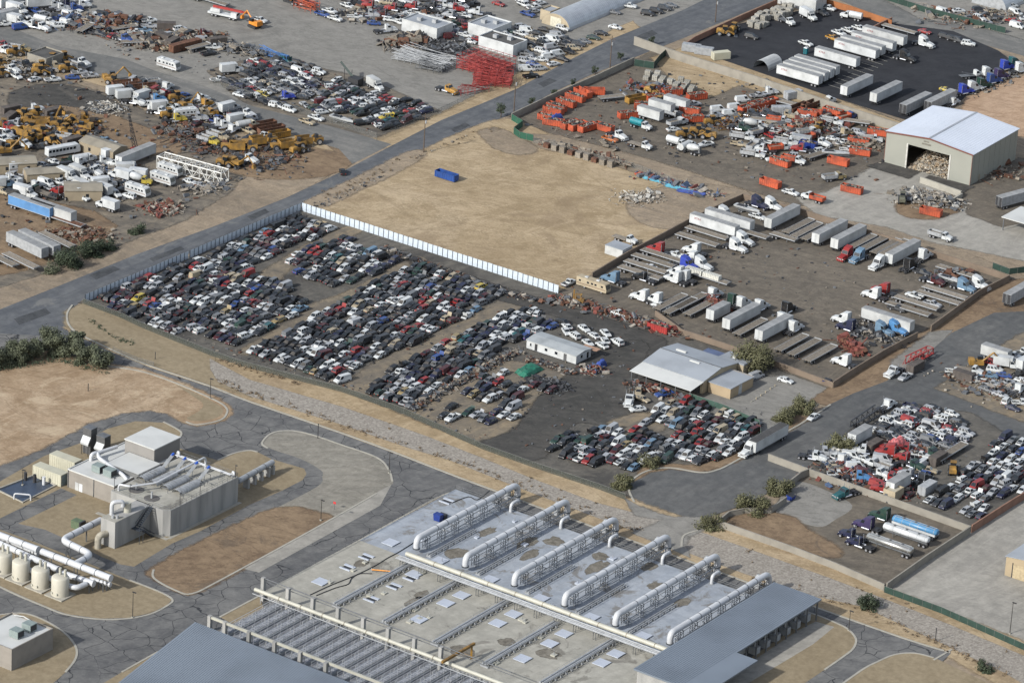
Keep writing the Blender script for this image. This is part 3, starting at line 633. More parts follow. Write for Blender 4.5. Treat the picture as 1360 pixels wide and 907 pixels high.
G_ROADC = ground('round_street_asphalt', px(86, 87, 87), px(98, 99, 98), px(114, 113, 110), .02, .3, (math.pi/2, px(86, 86, 86), .4), (px(128, 124, 117), .07, .64, .4), .1, tracks=((1.57, .3),))
G_ROADB = ground('worn_street', px(112, 112, 109), px(124, 123, 119), px(136, 133, 127), .02, .3, (0.0, px(104, 104, 102), .5), (px(150, 143, 130), .06, .62, .45), .12, tracks=((1.57, .3),))
G_PLANT = ground('cracked_asphalt', px(97, 97, 97), px(113, 112, 110), px(130, 128, 124), .03, .25, (1.5, px(90, 90, 91), .3), (px(80, 80, 82), .05, .62, .45), .12, (.15, .0085, px(56, 57, 59)), tracks=((.5, .35), (1.4, .3)))
G_YARD = ground('oily_yard', px(92, 89, 83), px(106, 102, 95), px(122, 116, 106), .022, .25, (1.5, px(88, 86, 82), .4), (px(62, 61, 60), .035, .55, .6), .2)
G_AISLE = ground('dusty_aisle', px(118, 110, 98), px(133, 123, 107), px(152, 136, 112), .05, .3, (1.5, px(112, 106, 98), .5), (px(90, 87, 82), .06, .56, .5), .2)
G_OIL = ground('oil_dark_yard', px(70, 69, 65), px(81, 79, 75), px(97, 93, 87), .03, .25, (.6, px(64, 62, 60), .4), (px(120, 113, 102), .05, .6, .35), .18)
G_TRUCK = ground('truck_yard_dirt', px(104, 97, 87), px(116, 108, 96), px(130, 120, 106), .03, .3, (.3, px(100, 93, 84), .4), (px(82, 78, 73), .05, .6, .5), .22)
G_GREYLOT = ground('grey_gravel_lot', px(128, 125, 118), px(139, 136, 129), px(150, 146, 138), .015, .2, (.9, px(150, 146, 138), .35), (px(108, 106, 102), .03, .58, .4), .12)
G_BROWN = ground('brown_dirt', px(118, 98, 78), px(136, 115, 92), px(152, 130, 104), .03, .25, None, (px(96, 86, 76), .05, .56, .5), .22)
G_BLACK = ground('new_black_asphalt', px(44, 45, 49), px(50, 51, 55), px(58, 59, 62), .03, .2, (.8, px(62, 63, 66), .2), None, .08, tracks=((.5, .35), (1.4, .3)))
G_CONC = ground('pale_concrete', px(150, 146, 137), px(164, 159, 149), px(176, 171, 160), .03, .3, (1.5, px(140, 136, 128), .35), (px(130, 126, 118), .06, .62, .4), .1, tracks=((.5, .35), (1.4, .3)))
G_ROCK = ground('rock_riprap', px(150, 142, 130), px(158, 150, 139), px(166, 158, 147), .05, .9, None, None, .2, None, (2.3, px(112, 105, 95), px(192, 185, 172), .6), tracks=None)
G_MILL = ground('asphalt_millings', px(136, 131, 120), px(148, 142, 130), px(160, 154, 141), .03, .3, (.8, px(128, 124, 115), .4), None, .18)
G_DARKDIRT = ground('dark_dirt', px(108, 102, 94), px(126, 118, 106), px(148, 136, 118), .03, .25, (.4, px(72, 70, 68), .5), (px(140, 125, 104), .05, .6, .5), .2)
G_PINK = ground('pinkish_dirt', px(168, 138, 110), px(184, 154, 125), px(196, 168, 140), .03, .2, (1.5, px(160, 132, 108), .3), None, .12)
M_CONC = mat('kerb_concrete', px(172, 167, 154), .9, 0, .1, .5)

BIG = [(-1600, -900), (1500, -900), (1500, 2600), (-1600, 2600)]
sheet('ground', BIG, G_DIRT, True)
S = sheet
# upper yards
S('yard_ground', [(-80, -60), (500, -60), (1000, -60), (1040, -20), (907, 14), (753, 82), (640, 138), (520, 194), (500, 187), (334, 141), (207, 95), (77, 62), (-80, 8)], G_GREYLOT)
S('yard_ground', [(-80, 60), (67, 80), (150, 106), (234, 130), (334, 164), (420, 192), (468, 212), (380, 262), (284, 300), (184, 336), (83, 377), (-80, 440)], G_DIRT)
S('yard_ground', [(-60, 110), (60, 100), (150, 130), (250, 180), (330, 215), (300, 255), (240, 292), (170, 318), (80, 352), (-60, 400)], G_DARKDIRT)
S('dirt_patch', [(-60, 258), (30, 262), (120, 282), (150, 300), (120, 330), (20, 360), (-60, 372)], G_BROWN)
S('dirt_patch', smooth([(50, 150), (75, 138), (120, 140), (160, 160), (215, 180), (240, 196), (215, 206), (175, 196), (140, 178), (90, 168), (50, 150)]), G_BROWN)
S('dirt_patch', smooth([(300, 205), (360, 190), (430, 196), (466, 212), (430, 232), (360, 236), (310, 226), (300, 205)]), G_BROWN)
S('dark_patch', smooth([(18, 124), (60, 114), (110, 120), (150, 138), (140, 150), (100, 140), (60, 138), (20, 140), (18, 124)]), G_OIL)
S('yard_ground', [(280, 95), (350, 75), (480, 105), (580, 148), (560, 160), (500, 186), (334, 141)], G_DARKDIRT)
S('dirt_verge', [(500, 186), (590, 152), (640, 126), (700, 95), (760, 66), (813, 44), (840, 30), (846, 38), (813, 56), (753, 86), (640, 142), (520, 198)], G_TAN)
S('dirt_verge', [(-60, 60), (67, 79), (150, 104), (234, 128), (334, 162), (420, 190), (440, 200), (330, 176), (234, 142), (150, 116), (67, 92), (-60, 78)], G_TAN)
# streets
RA_UP = [(-120, 462), (-60, 436), (0, 411), (83, 378), (184, 337), (284, 301), (380, 263), (463, 224), (520, 194), (586, 160), (640, 138), (687, 118), (753, 82), (813, 52), (907, 14), (960, -12), (1040, -48)]
RA_LO = [(1120, -40), (1030, 0), (906, 52), (860, 70), (787, 99), (737, 122), (683, 151), (620, 174), (536, 213), (490, 235), (460, 250), (398, 279), (300, 316), (200, 359), (150, 381), (108, 400), (92, 414), (90, 432), (108, 446), (150, 466), (140, 480), (100, 458), (60, 447), (0, 455), (-120, 490)]
S('street', [(-80, 8), (0, 31), (77, 62), (167, 79), (207, 95), (267, 113), (334, 141), (450, 171), (520, 192), (468, 218), (450, 198), (334, 162), (234, 129), (150, 105), (67, 79), (0, 57), (-80, 36)], G_ROADB)
S('street', [(1040, -60), (1113, 0), (1180, 29), (1266, 48), (1360, 75), (1480, 112), (1480, 88), (1360, 52), (1270, 26), (1173, 0), (1090, -60)], G_ROADB)
S('street', RA_UP+RA_LO, G_ROAD)
G_PATCH = ground('asphalt_patch', px(66, 68, 70), px(76, 78, 80), px(90, 91, 92), .1, .4, None, None, .12, tracks=None)
for q_ in ([(120, 366), (150, 354), (158, 358), (128, 371)], [(330, 288), (352, 278), (356, 282), (335, 292)], [(600, 172), (618, 164), (623, 167), (604, 176)], [(716, 112), (730, 105), (738, 108), (722, 116)], [(20, 424), (60, 410), (66, 416), (26, 431)], [(845, 50), (866, 41), (872, 45), (850, 55)], [(200, 344), (240, 328), (243, 331), (204, 347)]): S('road_patch', q_, G_PATCH, soft=.6)
# middle band
S('bare_lot', smooth([(405, 273), (460, 252), (540, 214), (620, 176), (680, 160), (745, 190), (810, 206), (860, 222), (905, 250), (918, 290)], 3)+[(880, 316), (833, 341), (786, 370), (742, 388)], G_TAN)
S('gravel_patch', smooth([(640, 176), (660, 172), (690, 186), (708, 198), (690, 204), (660, 196), (640, 176)]), G_DIRT)
S('dirt_verge', smooth([(402, 274), (440, 255), (500, 226), (545, 204), (560, 206), (520, 230), (470, 254), (430, 272), (402, 274)]), G_DIRT)
S('yard_ground', [(684, 156), (740, 130), (840, 84), (880, 66), (940, 74), (1000, 92), (1100, 128), (1200, 166), (1190, 200), (1175, 245), (1060, 272), (960, 240), (900, 220), (830, 200), (740, 178)], G_TRUCK)
S('bare_lot', [(870, 78), (906, 66), (1000, 92), (1100, 130), (1205, 168), (1195, 178), (1140, 158), (1060, 134), (980, 112), (940, 130), (900, 110)], G_TAN)
S('dirt_track', [(694, 178), (740, 182), (830, 206), (900, 226), (960, 246), (1060, 278), (1180, 300), (1360, 368), (1340, 372), (1140, 306), (1050, 284), (985, 270), (930, 262), (880, 240), (800, 212), (720, 196)], G_DIRT)
S('yard_ground', smooth([(905, 245), (960, 250), (990, 262), (915, 298), (870, 300), (840, 282), (850, 262), (905, 245)]), G_DIRT)
S('concrete_apron', [(1060, 262), (1100, 258), (1150, 232), (1176, 216), (1290, 248), (1380, 215), (1420, 330), (1360, 345), (1240, 320), (1180, 300), (1090, 285)], G_CONC)
S('yard_ground', [(1280, 250), (1355, 212), (1420, 225), (1420, 280), (1330, 300), (1290, 285)], G_TRUCK)
S('dirt_patch', smooth([(1195, 268), (1230, 256), (1262, 262), (1270, 278), (1235, 290), (1200, 284), (1195, 268)]), G_BROWN)
S('parking_lot', [(906, 62), (983, 32), (1110, 4), (1173, 30), (1266, 42), (1326, 68), (1342, 80), (1300, 114), (1277, 134), (1216, 164), (1100, 128), (1000, 94)], G_BLACK)
S('bare_lot', [(1270, 170), (1288, 132), (1345, 108), (1480, 70), (1480, 200), (1360, 180)], G_PINK)
S('yard_ground', [(1228, 26), (1300, 34), (1480, 88), (1480, -60), (1200, -60), (1180, 0)], G_GREYLOT)
# salvage yard and truck yard
S('yard_ground', [(112, 403), (400, 281), (741, 391), (790, 400), (905, 440), (1106, 516), (1060, 552), (1000, 598), (930, 622), (860, 616), (838, 640), (832, 664), (640, 599), (453, 522), (278, 474)], G_YARD)
S('dirt_aisle', smooth([(318, 470), (360, 446), (415, 408), (455, 394), (500, 372), (540, 350), (560, 345), (520, 372), (470, 394), (440, 408), (400, 432), (350, 462), (318, 470)]), G_AISLE)
S('dirt_aisle', smooth([(340, 372), (395, 336), (455, 306), (480, 304), (430, 328), (385, 352), (360, 376), (340, 372)]), G_AISLE)
S('dirt_aisle', smooth([(452, 522), (500, 485), (560, 455), (620, 425), (660, 405), (672, 398), (690, 405), (640, 432), (580, 462), (520, 496), (480, 525), (452, 522)]), G_AISLE)
S('dirt_aisle', smooth([(548, 548), (600, 515), (660, 484), (720, 490), (760, 512), (740, 540), (690, 560), (650, 590), (600, 575), (548, 548)]), G_AISLE)
S('dirt_aisle', smooth([(545, 345), (600, 362), (680, 388), (760, 412), (850, 440), (880, 455), (860, 470), (800, 440), (720, 412), (650, 392), (570, 362), (545, 345)]), G_OIL)
S('dirt_aisle', smooth([(640, 590), (690, 570), (720, 530), (760, 500), (800, 470), (850, 455), (850, 480), (830, 520), (860, 560), (820, 566), (760, 560), (725, 600), (690, 610), (640, 590)]), G_OIL)
S('forecourt', [(935, 530), (1000, 505), (1060, 500), (1106, 518), (1060, 552), (1004, 585), (960, 556)], G_GREYLOT)
S('dirt_patch', smooth([(812, 562), (850, 552), (880, 556), (870, 572), (830, 576), (812, 562)]), G_AISLE)
S('truck_yard_ground', [(742, 391), (786, 370), (833, 341), (915, 297), (986, 264), (1050, 278), (1140, 305), (1340, 370), (1218, 447), (1106, 516), (905, 442), (850, 424)], G_TRUCK)
S('dirt_verge', [(1106, 518), (1218, 449), (1236, 441), (1340, 374), (1380, 372), (1360, 412), (1263, 443), (1176, 507), (1133, 524), (1104, 538), (1080, 532)], G_BROWN)
S('concrete_apron', [(1190, 482), (1240, 444), (1262, 440), (1240, 463), (1215, 478), (1180, 505)], G_GREYLOT)
# round-ended street
S('street', [(1500, 372), (1360, 414), (1320, 416), (1263, 443), (1240, 463), (1222, 485), (1176, 507), (1133, 523), (1103, 537), (1066, 561), (1045, 573), (977, 612), (952, 624)]+smooth([(930, 627), (890, 622), (860, 626), (841, 637), (835, 650), (842, 667), (862, 681), (890, 690), (930, 690), (955, 682)])+[(990, 670), (1020, 655), (1045, 641), (1063, 628), (1080, 616), (1100, 600), (1122, 582), (1165, 552), (1196, 534), (1290, 549), (1360, 592), (1500, 690), (1500, 610), (1360, 560), (1246, 515), (1300, 478), (1360, 443), (1500, 400)], G_ROADC)
S('dirt_verge', [(860, 616), (930, 622), (1000, 598), (1060, 552), (1072, 556), (977, 610), (930, 625), (890, 620), (856, 625), (838, 640)], G_BROWN)
# lower right lots
S('yard_ground', [(1072, 628), (1122, 584), (1165, 554), (1196, 536), (1288, 551), (1358, 594), (1500, 690), (1400, 680), (1288, 704)], G_YARD)
S('yard_ground', [(1248, 516), (1300, 482), (1360, 446), (1500, 404), (1500, 604), (1360, 558)], G_AISLE)
S('tanker_lot_ground', [(960, 696), (1026, 678), (1045, 643), (1076, 630), (1174, 664), (1288, 704), (1175, 782)], G_TRUCK)
S('parking_lot', smooth([(1030, 682), (1042, 650), (1062, 640), (1098, 652), (1132, 672), (1110, 690), (1085, 700), (1030, 682)]), G_GREYLOT)
S('dirt_patch', smooth([(968, 694), (1010, 682), (1050, 690), (1070, 706), (1110, 730), (1100, 738), (1050, 722), (968, 694)]), G_BROWN)
S('concrete_lot', [(1177, 782), (1290, 706), (1350, 668), (1500, 620), (1500, 930), (1360, 856)], G_CONC)
# rock channel and plant
S('dirt_bank', [(140, 420), (280, 474), (453, 522), (640, 599), (832, 664), (905, 690), (960, 697), (1175, 783), (1360, 856), (1480, 910), (1480, 1000), (1263, 870), (1069, 803), (957, 762), (720, 677), (597, 632), (454, 578), (330, 534), (200, 488), (150, 468), (108, 448), (92, 436)], G_TAN)
S('landscape_bank', [(112, 405), (160, 424), (278, 474), (286, 500), (330, 527), (270, 506), (200, 482), (150, 462), (108, 444), (93, 432), (92, 416)], G_STRIP)
S('rock_riprap', [(279, 477), (300, 489), (330, 505), (453, 541), (560, 578), (640, 609), (700, 634), (790, 668), (850, 684), (884, 690), (870, 700), (845, 706), (800, 690), (700, 652), (600, 612), (540, 594), (454, 564), (380, 541), (334, 527), (290, 507), (281, 492)], G_ROCK)
S('rock_riprap', smooth([(907, 724), (910, 712), (927, 706)], 3)[:-1]+[(927, 706), (1000, 732), (1100, 768), (1174, 796), (1260, 830), (1360, 872), (1480, 930), (1480, 980), (1336, 894), (1216, 838), (1147, 806), (1071, 789), (990, 762), (913, 734)], G_ROCK)
S('apron', [(832, 664), (862, 681), (890, 690), (930, 690), (958, 697), (927, 704), (908, 712), (904, 726), (912, 738), (845, 708), (872, 700), (886, 690), (850, 684)], G_GREYLOT)
S('plant_road', [(93, 437), (108, 449), (150, 469), (200, 489), (277, 514), (334, 536), (454, 577), (520, 601), (597, 631), (656, 653), (720, 677), (957, 762), (1069, 803), (1200, 849), (1263, 868), (1248, 882), (1330, 930), (1480, 1000), (1480, 1500), (-400, 1500), (-400, 560), (-60, 440), (60, 447), (100, 456)], G_PLANT)
I1 = [(-100, 520), (-100, 500), (0, 478), (60, 468), (140, 486), (187, 493), (234, 509), (285, 531), (300, 541), (301, 549), (292, 558), (262, 564), (247, 560), (227, 548), (200, 543), (160, 547), (110, 562), (50, 595), (0, 615), (-100, 655)]
S('bare_lot', I1, G_LOT)
S('landscape_strip', smooth([(232, 511), (262, 524), (292, 540), (296, 548), (286, 556), (262, 560), (248, 556), (262, 548), (270, 538), (255, 526), (232, 511)]), G_STRIP)
I2 = [(-60, 668), (0, 640), (59, 606), (110, 588), (143, 570), (180, 560), (217, 562), (238, 572), (241, 577), (236, 584), (225, 592), (289, 612), (310, 603), (330, 599), (342, 601), (360, 610), (404, 623), (407, 630), (402, 638), (375, 652), (331, 671), (266, 706), (229, 722), (196, 742), (178, 753), (160, 750), (135, 740), (100, 722), (60, 704), (24, 696), (-60, 712)]
S('landscape_gravel', I2, G_STRIP)
S('plant_drive', [(-60, 718), (0, 689), (81, 649), (102, 658), (24, 696), (60, 704), (20, 712)], G_PLANT)
I3 = [(-60, 745), (0, 779), (59, 805), (89, 816), (133, 822), (170, 821), (200, 815), (222, 804), (228, 797), (213, 787), (172, 771), (140, 758), (100, 742), (50, 722), (0, 704), (-60, 690)]
S('landscape_gravel', I3, G_STRIP)
I4 = smooth([(500, 608), (455, 592), (417, 579), (390, 574), (368, 575), (355, 581), (348, 590), (366, 599), (399, 610), (426, 625), (428, 634), (421, 647), (355, 681), (266, 723), (220, 746), (204, 758), (205, 768), (234, 784), (255, 788), (293, 770), (421, 700), (512, 650), (521, 638), (516, 625), (500, 608)], 4)
S('gravel_island', I4, G_MILL)
S('brown_island_dirt', smooth([(355, 682), (390, 676), (420, 684), (434, 690), (380, 720), (293, 768), (255, 786), (234, 782), (208, 766), (206, 758), (266, 724), (355, 682)], 4), G_BROWN)
S('concrete_gutter', [(500, 655), (520, 644), (505, 672), (344, 761), (324, 756), (421, 700)], G_CONC)
S('landscape_strip', [(380, 772), (500, 706), (580, 662), (606, 655), (616, 664), (560, 690), (470, 742), (390, 786)], G_STRIP)
S('landscape_strip', [(344, 792), (292, 820), (322, 836), (352, 812)], G_STRIP)
S('landscape_strip', [(162, 893), (210, 866), (260, 900), (200, 960), (100, 930)], G_STRIP)
I6 = smooth([(-60, 838), (-20, 820), (19, 815), (40, 817), (62, 826), (83, 839), (96, 852), (102, 865), (99, 878), (87, 893), (60, 915), (0, 950), (-60, 980)])
S('landscape_gravel', I6, G_STRIP)
I7 = smooth([(1071, 813), (1089, 819), (1106, 826), (1123, 834), (1133, 843), (1137, 852), (1132, 863), (1118, 874), (1095, 890), (1050, 920)])+[(900, 1000), (960, 900), (1060, 830)]
S('landscape_gravel', I7, G_STRIP)
S('service_path', [(1083, 826), (1108, 833), (1080, 856), (990, 910), (930, 950), (900, 940), (1000, 878), (1060, 838)], G_CONC)
I8 = smooth([(1080, 960), (1110, 915), (1145, 890), (1164, 880), (1188, 870), (1215, 868), (1240, 874), (1262, 884)])+[(1360, 930), (1400, 1000), (1200, 1060)]
S('landscape_gravel', I8, G_STRIP)
for k in ([(96, 406), (89, 418), (92, 433), (108, 446), (150, 466), (200, 487), (277, 513), (334, 535), (454, 576), (520, 600), (597, 630), (656, 652), (720, 676), (840, 719), (957, 761), (1069, 802), (1200, 848), (1262, 867)],
          [(140, 487), (187, 494), (234, 510), (285, 532), (300, 542), (301, 550), (292, 559), (262, 565), (247, 561)],
          [(217, 561), (236, 571), (241, 577), (236, 585)], [(289, 612), (310, 603), (330, 599), (342, 601)],
          [(-60, 745), (0, 780), (59, 806), (89, 817), (133, 823), (170, 822), (200, 816), (222, 805), (229, 797), (213, 787), (172, 771)],
          [(521, 640), (516, 624), (500, 608), (455, 592), (417, 579), (390, 573), (368, 574), (355, 580), (348, 590), (356, 596)],
          [(204, 757), (205, 769), (234, 785), (255, 789), (293, 771), (421, 701), (500, 656)],
          [(380, 772), (500, 706), (580, 662), (606, 654)], [(350, 789), (292, 820)], [(210, 866), (162, 893)],
          [(-20, 820), (19, 815), (40, 817), (62, 826), (83, 839), (96, 852), (102, 865), (99, 878), (87, 893)],
          [(1071, 813), (1089, 819), (1106, 826), (1123, 834), (1133, 843), (1137, 852), (1132, 863), (1118, 874), (1095, 890)],
          [(1110, 915), (1145, 890), (1164, 880), (1188, 870), (1215, 868), (1240, 874)], [(1240, 877), (1264, 863)],
          [(905, 728), (908, 712), (927, 705)],
          [(1103, 538), (1066, 562), (1045, 574), (977, 613), (952, 625), (930, 628), (890, 622), (860, 626), (841, 637), (835, 650), (842, 667)]):
    kerb(k)
# gutter's two raised lips
kerb([(503, 664), (334, 758)], .8, .2, False)
M_LINE = mat('road_paint', px(215, 210, 195), .8, 0, .2, 2)
S('dark_apron', [(1157, 222), (1173, 217), (1216, 229), (1204, 236)], G_OIL)
S('dark_apron', [(1236, 236), (1288, 249), (1276, 256), (1228, 240)], G_OIL)
mb = MB()
def stripe(mb, a, b, wd=.2, z=.9):
    a = Vector(P(*a)); b = Vector(P(*b)); d = (b-a).normalized(); n_ = Vector((-d.y, d.x))*wd/2
    mb.face([(a.x-n_.x, a.y-n_.y, z), (b.x-n_.x, b.y-n_.y, z), (b.x+n_.x, b.y+n_.y, z), (a.x+n_.x, a.y+n_.y, z)])
# ================================================================ WALLS AND FENCES
GZ = .12
def zh(px_, py_, dpy):
    """height of a point that shows dpy pixels above the ground point (px_, py_)"""
    x, y = P(px_, py_); a, b = 0, 40
    for _ in range(40):
        m = (a+b)/2
        if py_-px_of(x, y, m)[1] < dpy: a = m
        else: b = m
    return a
M_BLOCK = mat('grey_block', px(150, 144, 132), .9, 0, .12, .35)
M_TANB = mat('tan_block', px(128, 112, 96), .9, 0, .14, .3)
M_BRNB = mat('brown_block', px(150, 112, 92), .9, 0, .14, .35)
M_GREENM = mat('green_screen_mesh', px(40, 66, 56), .9, 0, .2, .5)
def wall(name, label, pts, hgt, m, wd=.25, cap=True, cat='wall'):
    w_ = [P(*p) for p in pts]; o0 = w_[0]; mb = MB(); q = [(a-o0[0], b-o0[1]) for a, b in w_]
    strip(mb, q, wd, 0, hgt, 0)
    if not cap: return tag(mb.build(name, m, None, (o0[0], o0[1], 0)), label, cat)
    root = thing(name, label, cat, o0); mb.build('panel', m, root); c = MB(); strip(c, q, wd+.12, hgt+.002, hgt+.12); c.build('coping', m, root); return root
def link_mat(name, c, a):
    m, t, b = new_mat(name); b.inputs['Base Color'].default_value = (*c, 1); b.inputs['Alpha'].default_value = a; b.inputs['Roughness'].default_value = .8; return m
M_LINK = link_mat('chain_link_slats', px(72, 76, 68), .68)
M_LINKT = link_mat('chain_link_open', px(120, 120, 115), .3)
M_POST = mat('fence_post', px(120, 120, 116), .5, .3, .15, 2)
def seg_points(pts, step):
    out = []
    for a, b in zip(pts, pts[1:]):
        a, b = Vector(a), Vector(b); n = max(1, round((b-a).length/step))
        out += [a.lerp(b, k/n) for k in range(n)]
    return out+[Vector(pts[-1])]
def link_fence(label, pts, hgt=1.9, step=3.0, m=None, post=True, name='chain_link_fence'):
    w_ = [Vector(P(*p)) for p in pts]; o0 = w_[0]; q = [p-o0 for p in w_]; root = thing(name, label, 'fence', tuple(o0))
    mb = MB()
    for a, b in zip(q, q[1:]): mb.face([(a.x, a.y, .05), (b.x, b.y, .05), (b.x, b.y, hgt), (a.x, a.y, hgt)])
    mb.build('mesh_panel', m or M_LINK, root); r = MB(); r.tube([(p.x, p.y, hgt) for p in q], .04, 4); r.build('top_rail', M_POST, root)
    if post:
        pp = None
        for p in seg_points(q, step)[:100]:
            if pp is None: k = MB(); k.tube([(0, 0, 0), (0, 0, hgt+.08)], .05, 5); pp = k.build('post', M_POST, root)
            else: n_ = pp.copy(); COL.objects.link(n_); n_.parent = root; pp2 = n_; n_.location = (p.x, p.y, 0); continue
            pp.location = (p.x, p.y, 0)
    return root
M_SHEET = mat('pale_sheet_metal', px(210, 220, 229), .4, 0, .08, .4)
M_FPOST = mat('dark_fence_post', px(60, 66, 74), .6, .2, .1, 2)
def sheet_fence(label, a, b, n, hgt):
    a, b = Vector(P(*a)), Vector(P(*b)); d = b-a; L = d.length; root = thing('sheet_metal_fence', label, 'fence', tuple(a), math.atan2(d.y, d.x)); s = L/n
    pm = None
    for k in range(n):
        if pm is None:
            mb = MB(); x0, x1 = .09, s-.09; c = int((x1-x0)/.16)
            for j in range(c):   # corrugated sheet
                u0, u1 = x0+(x1-x0)*j/c, x0+(x1-x0)*(j+1)/c; y0, y1 = (.03, -.03) if j % 2 else (-.03, .03)
                mb.face([(u0, y0, .05), (u1, y1, .05), (u1, y1, hgt), (u0, y0, hgt)])
            pm = mb.build('panel', M_SHEET, root); po = MB(); po.box(-.09, .09, -.09, .09, 0, hgt+.06); po = po.build('post', M_FPOST, root)
        else:
            o = pm.copy(); COL.objects.link(o); o.parent = root; o.location.x = k*s; o.location.z = random.uniform(-.06, .04)
            o = po.copy(); COL.objects.link(o); o.parent = root; o.location.x = k*s
    return root
sheet_fence('pale sheet metal fence on dark posts along the wide asphalt street', (113, 402), (250, 344.2), 25, 2.5)
sheet_fence('pale sheet metal fence running up from the street gate to the yard corner', (252, 343.4), (399.5, 280), 27, 2.5)
sheet_fence('bright corrugated fence between the wrecking yard and the empty tan lot', (400.5, 280.5), (741.5, 390.5), 52, 2.7)
link_fence('slatted chain link fence of the wrecking yard above the rock channel', [(110, 404), (158, 422), (193, 438), (280, 473), (317, 486), (367, 499), (453, 521)], 1.8, 3)
link_fence('chain link fence of the wrecking yard nearer the round street end', [(453, 521), (536, 550), (640, 597), (707, 621), (797, 651), (830, 664)], 1.8, 3)
wall('block_wall', 'long grey block wall between the street and the orange container yard', [(679, 160), (740, 131), (793, 108), (842, 85)], 2.2, M_BLOCK)
wall('block_wall', 'pale tall retaining wall below the black asphalt lot', [(842, 60), (906, 83), (1000, 112), (1100, 146), (1212, 182)], 2.9, M_BLOCK, .4)
wall('block_wall', 'tan wall between the empty lot and the truck yard', [(786, 371), (833, 343), (880, 318), (915, 299), (963, 276), (986, 266)], 2.0, M_TANB)
wall('block_wall', 'tan wall along the dirt track above the truck yard', [(986, 266), (1050, 282), (1140, 310), (1240, 342), (1340, 374)], 2.0, M_TANB)
wall('block_wall', 'tan wall beside the street from the yard gate to the wall corner', [(1340, 374), (1300, 394), (1236, 441)], 2.0, M_TANB)
wall('block_wall', 'tan wall beside the parked red car hauler', [(1218, 450), (1176, 472), (1130, 500), (1106, 516)], 2.0, M_TANB)
wall('block_wall', 'low wall behind the office roof at the lower edge of the truck yard', [(870, 420), (905, 445), (1000, 476), (1106, 516)], 1.7, M_TANB)
wall('block_wall', 'pale grey wall between the tanker lot and the crowded car lot', [(1000, 592+12), (1020, 612), (1074, 632), (1174, 667), (1288, 708)] [1:], 2.0, M_BLOCK)
wall('block_wall', 'grey wall of the tanker lot facing the pale concrete lot', [(1288, 709), (1232, 746), (1177, 785)], 2.2, M_BLOCK)
wall('block_wall', 'long grey wall of the tanker lot above the rock channel', [(956, 701), (1050, 734), (1110, 757), (1174, 785)], 1.9, M_BLOCK)
wall('block_wall', 'brown wall between the crowded car lot and the pale concrete lot', [(1290, 708), (1340, 676), (1400, 640)], 2.3, M_BRNB)
wall('block_wall', 'dark entry wall of the tanker lot beside the blue bin', [(1045, 650), (1063, 636), (1078, 630)], 2.0, M_BLOCK)
wall('block_wall', 'stub wall beside the olive tree at the tanker lot entrance', [(1024, 682), (1044, 668)], 1.8, M_BLOCK)
wall('block_wall', 'long low wall curving from the round street end to the tanker lot', [(952, 699), (968, 686), (989, 682), (1024, 682)], 1.5, M_BLOCK)
wall('block_wall', 'brown wall of the black asphalt lot along the diagonal street', [(906, 68), (922, 57), (980, 30), (1032, 7)], 2.0, M_BRNB)
wall('block_wall', 'orange brown wall at the far edge of the black asphalt lot', [(1076, 2), (1130, 17), (1184, 36)], 2.2, mat('orange_block', px(168, 106, 62), .9, 0, .14, .3))
wall('block_wall', 'short brown wall between the trailers and the orange brown wall', [(1155, 45), (1184, 31)], 2.0, M_BRNB)
link_fence('dark green screened fence below the pale concrete lot', [(1174, 787), (1250, 815), (1320, 846), (1400, 882)], 1.9, 3, M_GREENM, True, 'screen_fence')
link_fence('green screened gate fence at the corner of the orange container yard', [(679, 160), (694, 169), (682, 178), (690, 184), (708, 188)], 2.2, 3, mat('green_screen_bright', px(30, 86, 64), .8, 0, .2, .4), True, 'screen_fence')
link_fence('green screened fence at the top of the long block wall', [(842, 88), (868, 92), (876, 82), (884, 75)], 2.4, 3, M_GREENM, True, 'screen_fence')
link_fence('dark slatted fence with pale posts beyond the black asphalt lot', [(1168, -2), (1230, 18), (1300, 36), (1335, 45)], 2.2, 4, M_GREENM, True, 'screen_fence')
link_fence('open chain link fence between the tan lot and the dirt track', [(708, 190), (760, 205), (840, 224), (905, 247)], 1.8, 4, M_LINKT)
link_fence('open chain link fence around the filter deck lot edge beyond the street', [(500, 187), (586, 150), (640, 124), (700, 92)], 1.8, 5, M_LINKT)
link_fence('green screened fence piece beside the truck yard gate', [(1318, 357), (1340, 365), (1362, 362)], 2.0, 3, M_GREENM, True, 'screen_fence')
link_fence('open chain link fence along the worn street by the parked wrecks', [(280, 112), (360, 138), (440, 164), (500, 184)], 1.8, 5, M_LINKT)
link_fence('green slatted fence between the office forecourt and parked wrecks', [(915, 530), (960, 545), (1008, 566), (1010, 580)], 1.8, 3, mat('green_slats', px(60, 88, 76), .9, 0, .2, .4))
link_fence('open gate fence across the plant road beside the trees', [(150, 468), (182, 482), (204, 488)], 1.6, 3, M_LINKT)
